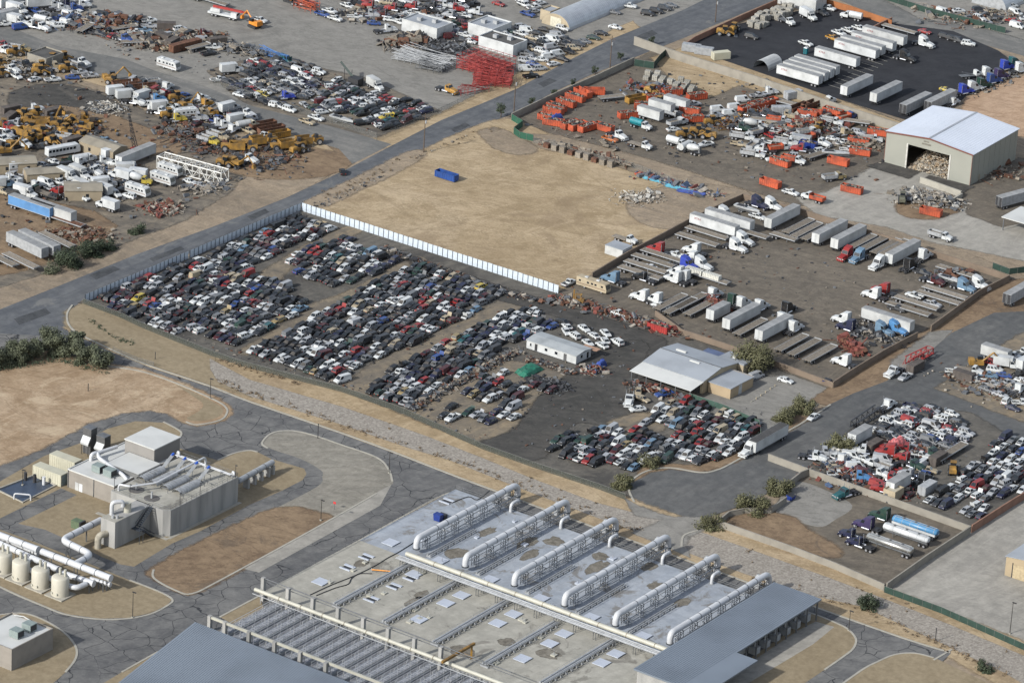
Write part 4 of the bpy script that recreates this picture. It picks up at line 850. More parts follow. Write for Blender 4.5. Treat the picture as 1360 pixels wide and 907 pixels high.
# ================================================================ BUILDINGS
M_CREAM = mat('cream_metal_wall', px(154, 154, 143), .6, 0, .06, .1)
M_PALEROOF = mat('pale_metal_roof', px(206, 212, 222), .5, 0, .05, .1)
M_GREYROOF = mat('grey_roofing', px(160, 165, 170), .7, 0, .14, .12)
M_WHROOF = mat('white_membrane', px(208, 208, 203), .7, 0, .07, .2)
M_DKROOF = mat('dark_roofing', px(86, 84, 80), .85, 0, .2, .3)
M_TRIM = mat('red_brown_trim', px(120, 66, 50), .6)
M_CBLOCK = mat('plant_block', px(150, 143, 133), .9, 0, .1, .4)
M_PCONC = mat('plant_concrete', px(166, 164, 159), .85, 0, .1, .4, px(130, 130, 127), True)
M_BLUEROOF = mat('blue_grey_metal_roof', px(120, 129, 139), .55, 0, .12, .07)
def frame_at(px_, py_): return P(px_, py_)
def gable(root, w_, d, hgt, rise, wallm, roofm, axis='x', ov=.3, ridge=True):
    """walls and a two-pitch roof over local 0..w by 0..d; the ridge runs along axis"""
    b = MB(); b.box(0, w_, 0, d, 0, hgt, 0)
    if axis == 'x':
        for x in (0, w_): b.face([(x, 0, hgt), (x, d, hgt), (x, d/2, hgt+rise)] if x else [(x, d, hgt), (x, 0, hgt), (x, d/2, hgt+rise)])
    else:
        for y in (0, d): b.face([(w_, y, hgt), (0, y, hgt), (w_/2, y, hgt+rise)] if y else [(0, y, hgt), (w_, y, hgt), (w_/2, y, hgt+rise)])
    b.build('wall', wallm, root); r = MB(); t = .12; e = ov; z0 = hgt+.02; k = rise/(d/2 if axis == 'x' else w_/2)
    if axis == 'x':
        for s in (0, 1):
            ya, yb = (-e, d/2) if s == 0 else (d+e, d/2)
            p = [(-e, ya, z0-k*e), (w_+e, ya, z0-k*e), (w_+e, yb, z0+rise), (-e, yb, z0+rise)]
            if s: p = p[::-1]
            r.hull8(p, [(a, c, z+t) for a, c, z in p])
    else:
        for s in (0, 1):
            xa, xb = (-e, w_/2) if s == 0 else (w_+e, w_/2)
            p = [(xa, -e, z0-k*e), (xb, -e, z0+rise), (xb, d+e, z0+rise), (xa, d+e, z0-k*e)]
            if s: p = p[::-1]
            r.hull8(p, [(a, c, z+t) for a, c, z in p])
    o = r.build('roof', roofm, root)
    if ridge:
        c = MB()
        if axis == 'x': c.box(-e, w_+e, d/2-.2, d/2+.2, hgt+rise+.06, hgt+rise+.2)
        else: c.box(w_/2-.2, w_/2+.2, -e, d+e, hgt+rise+.06, hgt+rise+.2)
        c.build('ridge_cap', M_GREY, o)
    return root
def opening(root, name, m, x0, x1, y0, y1, z0, z1):
    q = MB(); q.box(x0, x1, y0, y1, z0, z1); return q.build(name, m, root)
# ---- warehouse with its debris heap
fl, fr, br = Vector(P(1173.6, 216)), Vector(P(1287.8, 247.4)), Vector(P(1349, 212.7))
WW, WD = (fr-fl).length, (br-fr).length; wh = zh(1287.8, 247.4, 41.6)
root = thing('warehouse', 'cream metal warehouse with pale blue roof and a big open doorway full of debris', 'warehouse', tuple(fl))
root.rotation_euler[2] = math.atan2((fr-fl).y, (fr-fl).x)
x0, x1, dh = WW*.262, WW*.742, wh*.78
b = MB(); b.box(0, x0, 0, .3, 0, wh); b.box(x1, WW, 0, .3, 0, wh); b.box(x0, x1, 0, .3, dh, wh)
b.box(WW-.3, WW, .3, WD-.3, 0, wh); b.box(0, .3, .3, WD-.3, 0, wh); b.box(0, WW, WD-.3, WD, 0, wh)
rise = 1.5
for y in (0, WD-.3): b.loft([[(0, y, wh), (WW, y, wh), (WW/2, y, wh+rise)], [(0, y+.3, wh), (WW, y+.3, wh), (WW/2, y+.3, wh+rise)]])
b.build('wall', M_CREAM, root)
r = MB()
for s in (0, 1):
    xa, xb = (-.35, WW/2) if s == 0 else (WW+.35, WW/2)
    p = [(xa, -.4, wh-.02), (xb, -.4, wh+rise+.02), (xb, WD+.4, wh+rise+.02), (xa, WD+.4, wh-.02)]
    r.hull8(p if s == 0 else p[::-1], [(a, c, z+.15) for a, c, z in (p if s == 0 else p[::-1])])
roof = r.build('roof', M_PALEROOF, root); c = MB()
for k in range(1, 26):
    y = WD*k/26
    for s in (-1, 1): c.hull8([(WW/2+s*.3, y-.03, wh+rise+.165), (WW/2+s*(WW/2+.3), y-.03, wh+.125), (WW/2+s*(WW/2+.3), y+.03, wh+.125), (WW/2+s*.3, y+.03, wh+rise+.165)], [(WW/2+s*.3, y-.03, wh+rise+.22), (WW/2+s*(WW/2+.3), y-.03, wh+.18), (WW/2+s*(WW/2+.3), y+.03, wh+.18), (WW/2+s*.3, y+.03, wh+rise+.22)])
c.build('roof_seam', M_PALEROOF, roof); c = MB(); c.box(WW/2-.35, WW/2+.35, -.4, WD+.4, wh+rise+.1, wh+rise+.26); c.build('ridge_vent', M_GREYROOF, roof)
for nm, a, c_ in (('left', -.36, WW/2), ('right', WW/2, WW+.36)):
    t = MB(); za, zb_ = (wh-.25, wh+rise-.2) if nm == 'left' else (wh+rise-.2, wh-.25); t.hull8([(a, -.46, za), (c_, -.46, zb_), (c_, -.405, zb_), (a, -.405, za)], [(a, -.46, za+.42), (c_, -.46, zb_+.42), (c_, -.405, zb_+.42), (a, -.405, za+.42)]); t.build('trim', M_TRIM, root)
for x in (-.04, WW-.1): t = MB(); t.box(x, x+.14, -.06, -.003, 0, wh-.3); t.build('corner_trim', M_TRIM, root)
for x in (x0-.5, x1): t = MB(); t.box(x, x+.5, -.12, -.004, 0, dh+.3); t.build('door_post', mat('pale_post', px(200, 197, 188), .7), root)
t = MB(); t.box(WW/2-2.0, WW/2-.2, -.05, -.003, wh-.1, wh+.35); t.box(WW/2-2.6, WW/2+.6, -.05, -.003, wh-1.0, wh-.5); t.build('sign_board', mat('dark_sign', px(120, 116, 104), .7), root)
opening(root, 'side_door', mat('tan_door', px(150, 140, 120), .6), WW-.05, WW+.04, WD*.18, WD*.18+1.0, 0, 2.2)
for k in range(9):
    t = MB(); y = 1.5+k*(WD-3)/8; t.box(WW+.002, WW+.05, y-.06, y+.06, .2, wh-.4); t.build('downspout', M_CREAM, root)
hp = MB(); r_ = random.Random(3)
m0 = [mat('debris_pale', px(186, 176, 158), .9, 0, .3, 1.5), mat('debris_tan', px(168, 146, 118), .9, 0, .3, 1.5), mat('debris_grey', px(140, 134, 124), .9, 0, .3, 1.5), M_WOOD, mat('debris_dark', px(90, 80, 70), .9, 0, .3, 1)]
nx, ny = 14, 14
hgt_ = lambda u, v: (5.6*max(0, 1-((u-.5)/.62)**2)*min(1, v*1.6+.05))*(1 if v < .9 else .9)
for i in range(nx):
    for j in range(ny):
        q = [((i+a)/nx, (j+c)/ny) for a, c in ((0, 0), (1, 0), (1, 1), (0, 1))]
        hp.face([(x0+.4+u*(x1-x0-.8), 1.0+v*16, .1+hgt_(u, v)) for u, v in q], 1)
for i in range(900):
    u, v = r_.random(), r_.random()**1.3; x, y, z = x0+.5+u*(x1-x0-1), .6+v*14, .15+hgt_(u, v)
    a, b_, c = r_.uniform(.15, .7), r_.uniform(.1, .35), r_.uniform(.04, .2); Mx = Matrix.Rotation(r_.uniform(0, 6.3), 3, 'Z') @ Matrix.Rotation(r_.uniform(-.8, .8), 3, 'X')
    pts = [Mx @ Vector((sx*a, sy*b_, sz*c))+Vector((x, y, z)) for sz in (-1, 1) for sx, sy in ((-1, -1), (1, -1), (1, 1), (-1, 1))]
    hp.hull8(pts[:4], pts[4:], r_.choice((0, 0, 0, 1, 1, 2, 3, 4)))
o = hp.build('debris_heap', m0, None, tuple(fl)+(0,), root.rotation_euler[2]); tag(o, 'tall heap of pale demolition debris inside the warehouse doorway', 'debris heap', None, 'stuff')
# ---- office with white canopy
root = thing('office_building', 'grey roofed block office with a white canopy over the repair bays', 'building', P(854, 497.5)); gable(root, 19.6, 17, 3.9, 1.25, M_TANP, M_GREYROOF)
for x, y in ((5, 11), (12, 7.2)): q = MB(); q.hull8([(x-1.6, y-.35, 4.5), (x+1.6, y-.35, 4.5), (x+1.6, y+.35, 4.5), (x-1.6, y+.35, 4.5)], [(x-1.6, y-.35, 5.35), (x+1.6, y-.35, 5.35), (x+1.6, y+.35, 5.35), (x-1.6, y+.35, 5.35)]); q.build('roof_vent', M_WHROOF, root)
cn = MB(); cn.hull8([(-.3, -6.6, 3.1), (19.9, -6.6, 3.1), (19.9, -.32, 3.75), (-.3, -.32, 3.75)], [(-.3, -6.6, 3.2), (19.9, -6.6, 3.2), (19.9, -.32, 3.85), (-.3, -.32, 3.85)]); cn = cn.build('canopy', M_WHROOF, root)
for k in range(5): q = MB(); q.box(.2+k*4.8, .4+k*4.8, -6.3, -6.1, 0, 3.1); q.build('post', M_GREY, cn)
for k in range(4): opening(root, 'bay_door', M_DARK, 1+k*4.7, 4.6+k*4.7, -.04, -.003, 0, 3.2)
q = MB(); q.box(7, 13, 17.4, 22, 0, 2.9); q.build('rear_room', M_TANP, root); q = MB(); q.box(6.8, 13.2, 17.35, 22.2, 2.9, 3.05); q.build('rear_roof', mat('blue_roof_sheet', px(92, 106, 138), .7, 0, .2, .5), root)
q = MB(); q.box(13.4, 21.5, 17.4, 23, 0, 3.5); q.build('rear_wing', M_TANP, root); q = MB(); q.hull8([(13.3, 17.35, 3.5), (21.7, 17.35, 3.5), (21.7, 23.2, 3.5), (13.3, 23.2, 3.5)], [(13.3, 17.35, 4.0), (21.7, 17.35, 4.0), (21.7, 23.2, 3.7), (13.3, 23.2, 3.7)]); q.build('wing_roof', M_GREYROOF, root)
q = MB(); q.tube([(17, 20, 3.8), (17, 20, 4.6)], [.9, .7], 12); q.build('roof_cooler', M_WHROOF, root)
root2 = thing('office_wing', 'small tan block annex with white door beside the canopied office', 'building', P(940, 521)); q = MB(); q.box(0, 7.2, 0, 11.6, 0, 3.2); q.build('wall', mat('annex_block', px(174, 154, 124), .85, 0, .08, .3), root2)
q = MB(); q.box(-.3, 7.5, -.3, 5.8, 3.2, 3.38); q.hull8([(-.3, 5.81, 3.2), (7.5, 5.81, 3.2), (7.5, 11.9, 3.0), (-.3, 11.9, 3.0)], [(-.3, 5.81, 3.38), (7.5, 5.81, 3.38), (7.5, 11.9, 3.18), (-.3, 11.9, 3.18)]); q.build('roof', M_GREYROOF, root2)
opening(root2, 'door', M_WHITE, 7.203, 7.26, 4.2, 5.8, 0, 2.4); opening(root2, 'window', M_WHITE, 7.203, 7.25, 4.2, 5.8, 2.5, 2.9)
# ---- white trailer office
root = thing('trailer_office', 'long white trailer office with grey roof among the wrecked cars', 'trailer office', P(698.9, 463.4)); q = MB(); q.box(0, 16.8, 0, 7.2, .35, 2.75); q.build('wall', M_WHITE, root)
q = MB(); q.hull8([(-.2, -.25, 2.75), (17, -.25, 2.75), (17, 3.6, 3.2), (-.2, 3.6, 3.2)], [(-.2, -.25, 2.88), (17, -.25, 2.88), (17, 3.6, 3.33), (-.2, 3.6, 3.33)]); q.hull8([(-.2, 3.602, 3.2), (17, 3.602, 3.2), (17, 7.45, 2.75), (-.2, 7.45, 2.75)], [(-.2, 3.602, 3.33), (17, 3.602, 3.33), (17, 7.45, 2.88), (-.2, 7.45, 2.88)]); q.build('roof', mat('silver_roof', px(176, 180, 180), .6, .1, .15, .3), root)
opening(root, 'door', M_DARK, 2.8, 3.7, -.04, -.003, .4, 2.4); opening(root, 'door', mat('open_door', px(90, 90, 90), .8), 12.6, 13.6, -.04, -.003, .4, 2.4)
for x in (1.2, 6.2, 9.6): opening(root, 'window', M_GLASS, x, x+(.9 if x > 2 else .45), -.04, -.003, 1.3, 2.1)
for y in (2.2, 5.2): opening(root, 'end_window' if y < 3 else 'end_door', M_GLASS, 16.803, 16.84, y, y+.9, .5 if y > 3 else 1.4, 2.3)
q = MB(); q.box(.1, 16.7, .05, 7.1, 0, .35); q.build('skirting', M_DARK, root); q = MB(); q.box(13.5, 18.6, 7.25, 9.4, 2.4, 2.52); q.build('porch_roof', mat('tan_porch', px(176, 138, 112), .8), root)
# ---- flat-roofed white blocks on the far gravel lot
def flat_block(name, label, at, w_, d, hgt, wallm, roofm, ac=2, doors=()):
    root = thing(name, label, 'building', P(*at)); q = MB(); q.box(0, w_, 0, d, 0, hgt); q.build('wall', wallm, root)
    q = MB(); q.box(.25, w_-.25, .25, d-.25, hgt, hgt+.04); q.build('roof', roofm, root)
    q = MB(); pts = [(0, 0), (w_, 0), (w_, d), (0, d)]
    for (ax, ay, bx, by) in ((-.02, -.02, w_+.02, .24), (-.02, d-.24, w_+.02, d+.02), (-.02, .241, .24, d-.241), (w_-.24, .241, w_+.02, d-.241)): q.box(ax, bx, ay, by, hgt-.02, hgt+.45)
    q.build('parapet', wallm, root)
    for k in range(ac):
        x, y = w_*(k+1)/(ac+1), d*(.4+.2*(k % 2)); q = MB(); q.box(x-.8, x+.8, y-.7, y+.7, hgt+.05, hgt+1.2); q.build('air_conditioner', M_STEEL, root)
    for (x, w2, h2) in doors: opening(root, 'door', M_GREY, x, x+w2, -.04, -.003, 0, h2)
    return root
flat_block('office_block', 'white flat roofed block beside the stack of timber beams', (533, 41), 14.5, 9, 3.8, M_WHITE, M_GREYROOF, 2)
flat_block('office_block', 'white flat roofed block in the middle of the far row', (621, 44), 10, 11, 3.2, M_WHITE, M_GREYROOF, 2)
flat_block('office_block', 'white block with dark roof behind the red steel racks', (635, 63), 14, 8, 3.6, M_WHITE, M_DKROOF, 2)
# quonset hut
root = thing('quonset_hut', 'long ribbed half round steel hut beyond the far street', 'hut', P(719, 31)); q = MB(); wq, lq = 11.5, 46; n = 14
arc = lambda y: [(wq/2-wq/2*math.cos(math.pi*k/n), y, 4.6*math.sin(math.pi*k/n)) for k in range(n+1)]
for j in range(46):
    a, b_ = arc(j), arc(j+.94)
    for k in range(n): q.face([a[k], b_[k], b_[k+1], a[k+1]][::-1], 0, True)
    a = [(x, y, z*1.02+.02) for x, y, z in arc(j+.94)]; b2 = [(x, y, z*1.02+.02) for x, y, z in arc(j+1)]
    for k in range(n): q.face([a[k], b2[k], b2[k+1], a[k+1]][::-1], 0)
q.build('shell', mat('ribbed_steel', px(196, 200, 204), .45, .3, .12, .3), root); q = MB(); q.face(arc(.05)[::-1]); q.face(arc(45.9)); q.build('end_wall', M_TANP, root)
opening(root, 'door', mat('cream_door', px(214, 208, 186), .7), 3.6, 7.9, -.02, .04, 0, 3.4)
root = flat_block('shed', 'small tan shed against the ribbed steel hut', (717, 26), 4, 6, 3.2, M_TANP, M_GREYROOF, 0)
# ---- sheds of the machinery yard
def shed(label, at, w_, d, hgt, rz, wallm, roofm, rise=.9, axis='x', wins=2):
    root = thing('shed', label, 'shed', P(*at), rz); gable(root, w_, d, hgt, rise, wallm, roofm, axis, .25, False)
    for k in range(wins): opening(root, 'window', M_GLASS, w_*(k+.6)/wins-.4, w_*(k+.6)/wins+.5, -.04, -.003, 1.1, 2.2)
    return root
M_TANWALL = mat('tan_stucco', px(160, 146, 122), .85, 0, .12, .3); M_TANROOF = mat('tan_roofing', px(150, 142, 126), .8, 0, .16, .3)
shed('tan shed with two dark windows beside the yellow machines', (105, 201), 13.5, 6.5, 3.3, 0, M_TANWALL, M_TANROOF)
shed('open fronted tan shed above the white box trailers', (86, 267), 11, 7.5, 3.2, .75, M_TANWALL, M_TANROOF, .8, 'x', 1)
shed('long low tan roofed shed between rows of trucks', (36, 244), 13, 5, 2.8, .95, M_TANWALL, M_TANROOF, .6)
shed('tan shed at the edge of the machinery yard', (-8, 232), 13, 6.5, 3.0, .9, M_TANWALL, M_TANROOF, .8)
flat_block('block_shed', 'roofless looking grey block shed by the scrap heap', (36, 84), 8, 9, 3.0, M_BLOCK, M_DKROOF, 0)
# ---- right hand edge buildings
root = thing('roadside_building', 'tan building with roller door at the concrete lot', 'building', P(1334, 764)); gable(root, 26, 14, 5.4, 1.6, mat('sand_wall', px(172, 154, 124), .8, 0, .08, .2), M_GREYROOF, 'y')
opening(root, 'roller_door', mat('roller_steel', px(186, 168, 134), .6), 2.2, 7.5, -.05, -.003, 0, 4); opening(root, 'door_frame', M_DARK, 1.9, 2.15, -.06, -.003, 0, 4.2)
root = thing('canopy_shed', 'pale steel canopy on posts at the lot past the warehouse', 'canopy', P(1328, 306)); q = MB(); q.box(0, 14, 0, 12, 4.2, 4.4); q.build('roof', M_WHROOF, root)
for x, y in ((.5, .5), (13.4, .5), (.5, 11.4), (13.4, 11.4)): q = MB(); q.box(x, x+.25, y, y+.25, 0, 4.2); q.build('post', M_GREY, root)
flat_block('guard_shed', 'small tan roofed shed in the wall of the tanker lot', (1172, 663), 3.6, 4.5, 2.7, M_TANP, mat('sand_roof', px(196, 188, 166), .8), 0, ((.5, .9, 2),))
root = thing('site_cabin', 'small white cabin at the edge of the tan lot beside the flat truck', 'cabin', P(803, 337)); q = MB(); q.box(0, 6.2, 0, 5, .1, 2.7); q.build('wall', M_WHITE, root); q = MB(); q.box(-.1, 6.3, -.1, 5.1, 2.7, 2.85); q.build('roof', M_GREYROOF, root)
# tent, containers of the black lot
root = thing('storage_tent', 'white half round storage tent on the black asphalt', 'tent', P(1000, 90)); q = MB(); arc2 = lambda y: [(3-3*math.cos(math.pi*k/10), y, 3.2*math.sin(math.pi*k/10)) for k in range(11)]
for j in range(4):
    a, b_ = arc2(j*2.2), arc2(j*2.2+2.2)
    for k in range(10): q.face([a[k], a[k+1], b_[k+1], b_[k]], 0, True)
q.build('cover', M_WHITE, root); q = MB(); q.face(arc2(8.7)); q.build('end_wall', M_WHITE, root)
root = flat_block('warehouse_block', 'pale ribbed store at the far end of the trailer lot', (1030, 4), 16, 7, 4.2, M_WHITE, M_GREYROOF, 0)
root = thing('quonset_hut', 'ribbed steel hut at the far upper corner of the picture', 'hut', P(1290, 4)); q = MB()
for j in range(20):
    a, b_ = [(x*1.2, y, z*1.2) for x, y, z in arc(j)], [(x*1.2, y, z*1.2) for x, y, z in arc(j+1)]
    for k in range(n): q.face([a[k], b_[k], b_[k+1], a[k+1]][::-1], 0, True)
q.build('shell', MATS['ribbed_steel'], root); q = MB(); q.face([(x*1.2, .02, z*1.2) for x, y, z in arc(0)][::-1]); q.build('end_wall', M_STEEL, root)
# ================================================================ PLACING THINGS
FLEET = {}
def place(key, maker, at, ang, color=None, z=GZ, tilt=None, world=False):
    x, y = at if world else P(*at)
    if key not in FLEET: FLEET[key] = o = maker(); new = True
    else: o = dup(FLEET[key]); new = False
    o.location = (x, y, z); o.rotation_euler = (tilt[0] if tilt else 0, tilt[1] if tilt else 0, D2R(ang))
    if color is not None: paint(o, color)
    return o
def paint(o, c):
    o.color = (*c, 1)
    for k in KIDS.get(o.name, []): k.color = (*c, 1)
def dup(o, parent=None):
    c = o.copy(); COL.objects.link(c)
    if parent is not None: c.parent = parent
    ks = [dup(ch, c) for ch in KIDS.get(o.name, [])]
    if ks: KIDS[c.name] = ks
    return c
CC = {'white': px(228, 228, 224), 'silver': px(168, 170, 172), 'grey': px(112, 114, 116), 'charcoal': px(56, 58, 62), 'black': px(26, 27, 30), 'red': px(186, 32, 30), 'maroon': px(96, 26, 32), 'navy': px(36, 44, 84), 'blue': px(40, 88, 170), 'light blue': px(120, 160, 190), 'green': px(38, 78, 66), 'tan': px(170, 156, 130), 'gold': px(150, 132, 92), 'yellow': px(232, 204, 40), 'orange': px(222, 120, 40), 'sky blue': px(76, 160, 226), 'teal': px(30, 110, 116), 'lime': px(196, 220, 120), 'bright blue': px(24, 70, 210), 'purple': px(70, 56, 110), 'pale green': px(110, 170, 120), 'mustard': px(220, 160, 36), 'cream': px(214, 204, 178)}
for k_ in CC:
    if k_ not in ('white', 'silver', 'grey', 'charcoal', 'black', 'cream', 'tan', 'gold'): g_ = sum(CC[k_])/3; CC[k_] = tuple((v_*.85+g_*.15)*.66 for v_ in CC[k_])
CC['white'] = px(208, 210, 208)
CARW = [('black', 30), ('charcoal', 19), ('white', 16), ('silver', 11), ('grey', 8), ('red', 4), ('maroon', 5), ('navy', 6), ('green', 4), ('blue', 1), ('tan', 3), ('gold', 1.5), ('teal', .7), ('light blue', .8), ('yellow', .5)]
KINDW = [('sedan', 19), ('hatchback', 22), ('suv', 17), ('station_wagon', 15), ('coupe', 14), ('pickup_truck', 8), ('van', 5)]
KNAME = {'sedan': 'sedan', 'hatchback': 'hatchback', 'suv': 'SUV', 'station_wagon': 'wagon', 'coupe': 'coupe', 'pickup_truck': 'pickup', 'van': 'van'}
STATES = [('', 38), ('hood_up', 9), ('hoodless', 22), ('glassless', 22), ('deck_up', 7)]
RC = random.Random(11)
def pick(tbl, r=RC): return r.choices([a for a, _ in tbl], [b for _, b in tbl])[0]
WORDS = {'': '', 'hood_up': 'open-hooded ', 'hoodless': 'hoodless ', 'glassless': 'glassless ', 'deck_up': 'open-trunked '}
def put_car(at, ang, kind, color, state='', near=True, wheels=True, world=False, jig=True, tilt=None):
    if kind == 'pickup_truck': state = state if state in ('hoodless', 'bed_load') else ''
    if kind == 'van' and state == 'deck_up': state = ''
    k = (kind, state, near, wheels)
    wm = 'body' if not near else ('child' if wheels else 'none')
    mk = lambda: pickup(state, wm) if kind == 'pickup_truck' else car(kind, state, wm)
    o = place(k, mk, at, ang, CC[color], GZ-(.16 if not wheels else 0), tilt, world)
    o['category'] = {'suv': 'SUV', 'pickup_truck': 'pickup truck', 'van': 'van'}.get(kind, 'car')
    return o, WORDS.get(state, '')+color+' '+KNAME[kind]
def inside(x, y, poly):
    c = False; n = len(poly)
    for i in range(n):
        (x0, y0), (x1, y1) = poly[i], poly[i-1]
        if (y0 > y) != (y1 > y) and x < (x1-x0)*(y-y0)/(y1-y0)+x0: c = not c
    return c
def car_block(poly_px, ang, dx, dy, zone, mark, mark_px, fill=.93, near=True, colors=CARW, states=STATES, kinds=KINDW, jig=5, rowfrom=None, group='wrecked cars', flip=.25, avoid=(), wheels_p=.75, seed=1, ins=1.5):
    """cars side by side (step dx across, dy along their length) filling a polygon"""
    r = random.Random(seed); poly = [P(*p) for p in poly_px]; a = D2R(ang); u = Vector((math.cos(a), math.sin(a))); v = Vector((-u.y, u.x))
    us = [Vector(p).dot(u) for p in poly]; vs = [Vector(p).dot(v) for p in poly]; av = [(P(*p[:2]), p[2]) for p in avoid]
    mk = P(*mark_px); rf = Vector(P(*rowfrom)).dot(u) if rowfrom else min(us)
    rows = {}; i = 0; s = min(us)+dy*.45
    while s < max(us):
        t = min(vs)+r.uniform(.6, 1.4)
        while t < max(vs):
            p = u*(s+r.uniform(-.55, .55))+v*t
            if inside(p.x+u.x*ins, p.y+u.y*ins, poly) and inside(p.x-u.x*ins, p.y-u.y*ins, poly) and r.random() < fill and not any((p-Vector(q)).length < d for q, d in av): rows.setdefault(i, []).append(p)
            t += dx*r.uniform(.93, 1.12)
        i += 1; s += dy*r.uniform(.97, 1.05)
    idx = sorted(rows, key=lambda k: abs(rows[k][0].dot(u)-rf)); n = 0
    for ri, k in enumerate(idx):
        for p in rows[k]:
            kind, color, st = pick(kinds, r), pick(colors, r), pick(states, r)
            an = ang+r.gauss(0, jig)+(180 if r.random() < flip else 0)
            o, d = put_car((p.x, p.y), an, kind, color, st, near, (r.random() < wheels_p) if near else True, True, tilt=(r.gauss(0, .012), r.gauss(0, .015)))
            o['group'] = group; n += 1
            later_label(o, d, 'the '[0:0]+nth(ri+1)+' row of '+zone, mark, mk)
    return n

BUSY = []
def scatter(poly_px, n, keys, colors, zone, mark, mark_px, angs, seed, gap=5.0, group=None):
    """loose vehicles and bins filling the gaps of a crowded yard, none on top of another"""
    r = random.Random(seed); poly = [P(*p) for p in poly_px]; x0, x1 = min(p[0] for p in poly), max(p[0] for p in poly); y0, y1 = min(p[1] for p in poly), max(p[1] for p in poly); mk = P(*mark_px)
    pts = [(o.location.x, o.location.y) for o in COL.objects if o.parent is None and o.get('category') and o.get('category') not in ('fence', 'wall')]; k = t = 0
    while k < n and t < n*60:
        t += 1; x, y = r.uniform(x0, x1), r.uniform(y0, y1)
        if not inside(x, y, poly) or any((x-a)**2+(y-b)**2 < gap*gap for a, b in pts): continue
        pts.append((x, y)); k += 1; key = r.choice(keys); c = pick(colors, r); a = r.choice(angs)+r.gauss(0, 9)
        if key in CARK: o, d = put_car((x, y), a, CARK[key], c, '', False, True, True); o['group'] = 'vehicles '+zone
        else: o = place('big_'+key, MK[key], (x, y), a, CC[c] if key in PAINTED else None, world=True); d = c+' '+NAME[key] if key in PAINTED else NAME[key]; o['group'] = 'machines and bins '+zone
        later_label(o, d, zone, mark, mk)
NC = 0
NC += car_block([(128, 398), (395, 289), (450, 306), (413, 320), (345, 353), (330, 360), (372, 375), (414, 402), (390, 422), (314, 461), (234, 443), (190, 432), (140, 412)], 270, 2.12, 4.95, 'the street side block', 'the pale fence', (113, 402), rowfrom=(234, 438), seed=21, ins=.6)
NC += car_block([(374, 350), (402, 334), (460, 314), (530, 344), (531, 349), (503, 364), (450, 383), (436, 388), (398, 370)], 270, 2.12, 4.95, 'the small middle block', 'the pale fence', (460, 300), rowfrom=(430, 392), seed=22)
NC += car_block([(324, 473), (377, 445), (454, 405), (480, 387), (545, 355), (560, 354), (610, 370), (670, 390), (640, 412), (586, 439), (543, 462), (473, 492), (452, 513), (417, 508), (370, 493)], 270, 2.12, 4.95, 'the big middle block', 'the aisle', (400, 400), rowfrom=(400, 504), seed=23, ins=1.1)
NC += car_block([(485, 518), (506, 502), (560, 472), (620, 442), (667, 419), (700, 410), (745, 432), (700, 452), (684, 462), (603, 506), (546, 545), (513, 538)], 270, 2.12, 4.95, 'the trailer office block', 'the wide aisle', (560, 455), rowfrom=(513, 540), seed=24, ins=.9)
NC += car_block([(575, 556), (592, 536), (625, 500), (690, 487), (752, 508), (738, 522), (694, 532), (692, 558), (640, 572)], 270, 2.6, 5.6, 'the engine pile block', 'the engine pile', (600, 520), fill=.8, rowfrom=(640, 572), seed=25, avoid=[(735, 500, 9), (700, 500, 6)])
NC += car_block([(724, 600), (765, 562), (830, 572), (864, 560), (870, 543), (905, 530), (955, 545), (1012, 568), (1008, 584), (942, 620), (900, 616), (866, 612), (834, 632), (788, 620)], 270, 2.2, 5.0, 'the office block', 'the round street', (850, 650), fill=.96, rowfrom=(800, 615), seed=26, ins=.5, avoid=[(770, 563, 5), (880, 570, 4)])
WC = [('white', 40), ('silver', 16), ('black', 13), ('charcoal', 10), ('grey', 6), ('navy', 5), ('red', 4), ('blue', 3), ('maroon', 2), ('tan', 2)]
NC += car_block([(1152, 572), (1204, 540), (1240, 539), (1303, 566), (1290, 590), (1262, 602), (1220, 602), (1176, 592)], 0, 2.15, 5.0, 'the tight lot', 'the car hauler', (1150, 560), fill=.97, rowfrom=(1165, 572), colors=WC, seed=27, jig=2.5, wheels_p=.95)
NC += car_block([(1226, 668), (1268, 640), (1300, 607), (1336, 580), (1400, 600), (1400, 632), (1340, 664), (1290, 698)], 270, 2.5, 5.4, 'the brown wall lot', 'the brown wall', (1290, 705), fill=.95, rowfrom=(1260, 695), colors=WC, seed=28, jig=3, wheels_p=.95)
NC += car_block([(286, 108), (335, 82), (372, 78), (428, 90), (434, 100), (426, 120), (402, 154), (362, 142), (310, 128)], 0, 2.25, 5.1, 'the worn street lot', 'the worn street', (340, 145), fill=.95, near=False, rowfrom=(300, 108), seed=29, jig=14, group='far wrecked cars', avoid=[(378, 132, 5)])
NC += car_block([(432, 102), (470, 112), (540, 132), (576, 150), (560, 162), (502, 180), (470, 166), (436, 164), (402, 150), (424, 122)], 250, 2.25, 5.0, 'the corner lot', 'the street corner', (505, 185), fill=.93, near=False, rowfrom=(505, 180), seed=30, jig=14, group='far wrecked cars', avoid=[(500, 118, 6), (453, 163, 6)])
# ================================================================ THE TREATMENT PLANT
DZ = 1.2
M_DUCT = mat('white_duct', px(206, 207, 208), .4, 0, .08, .25)
M_CREAMP = mat('cream_pipe', px(190, 187, 172), .5, 0, .1, .3)
M_DECKB = ground('blue_grey_deck', px(150, 157, 166), px(163, 170, 178), px(176, 181, 187), .04, .3, (1.5, px(152, 154, 156), .35), (px(120, 114, 104), .11, .55, .7), .06, tracks=None)
M_DECKT = ground('tan_deck', px(160, 157, 146), px(174, 170, 158), px(186, 182, 170), .04, .3, (1.5, px(160, 156, 145), .4), (px(108, 103, 95), .1, .57, .65), .08, tracks=None)
M_SLAB = mat('hatch_slab', px(190, 196, 206), .7, 0, .06, .4)
def V2(p, z=0): return Vector(P(p[0], p[1], z))
def V3(p, z): x, y = P(p[0], p[1], z); return Vector((x, y, z))
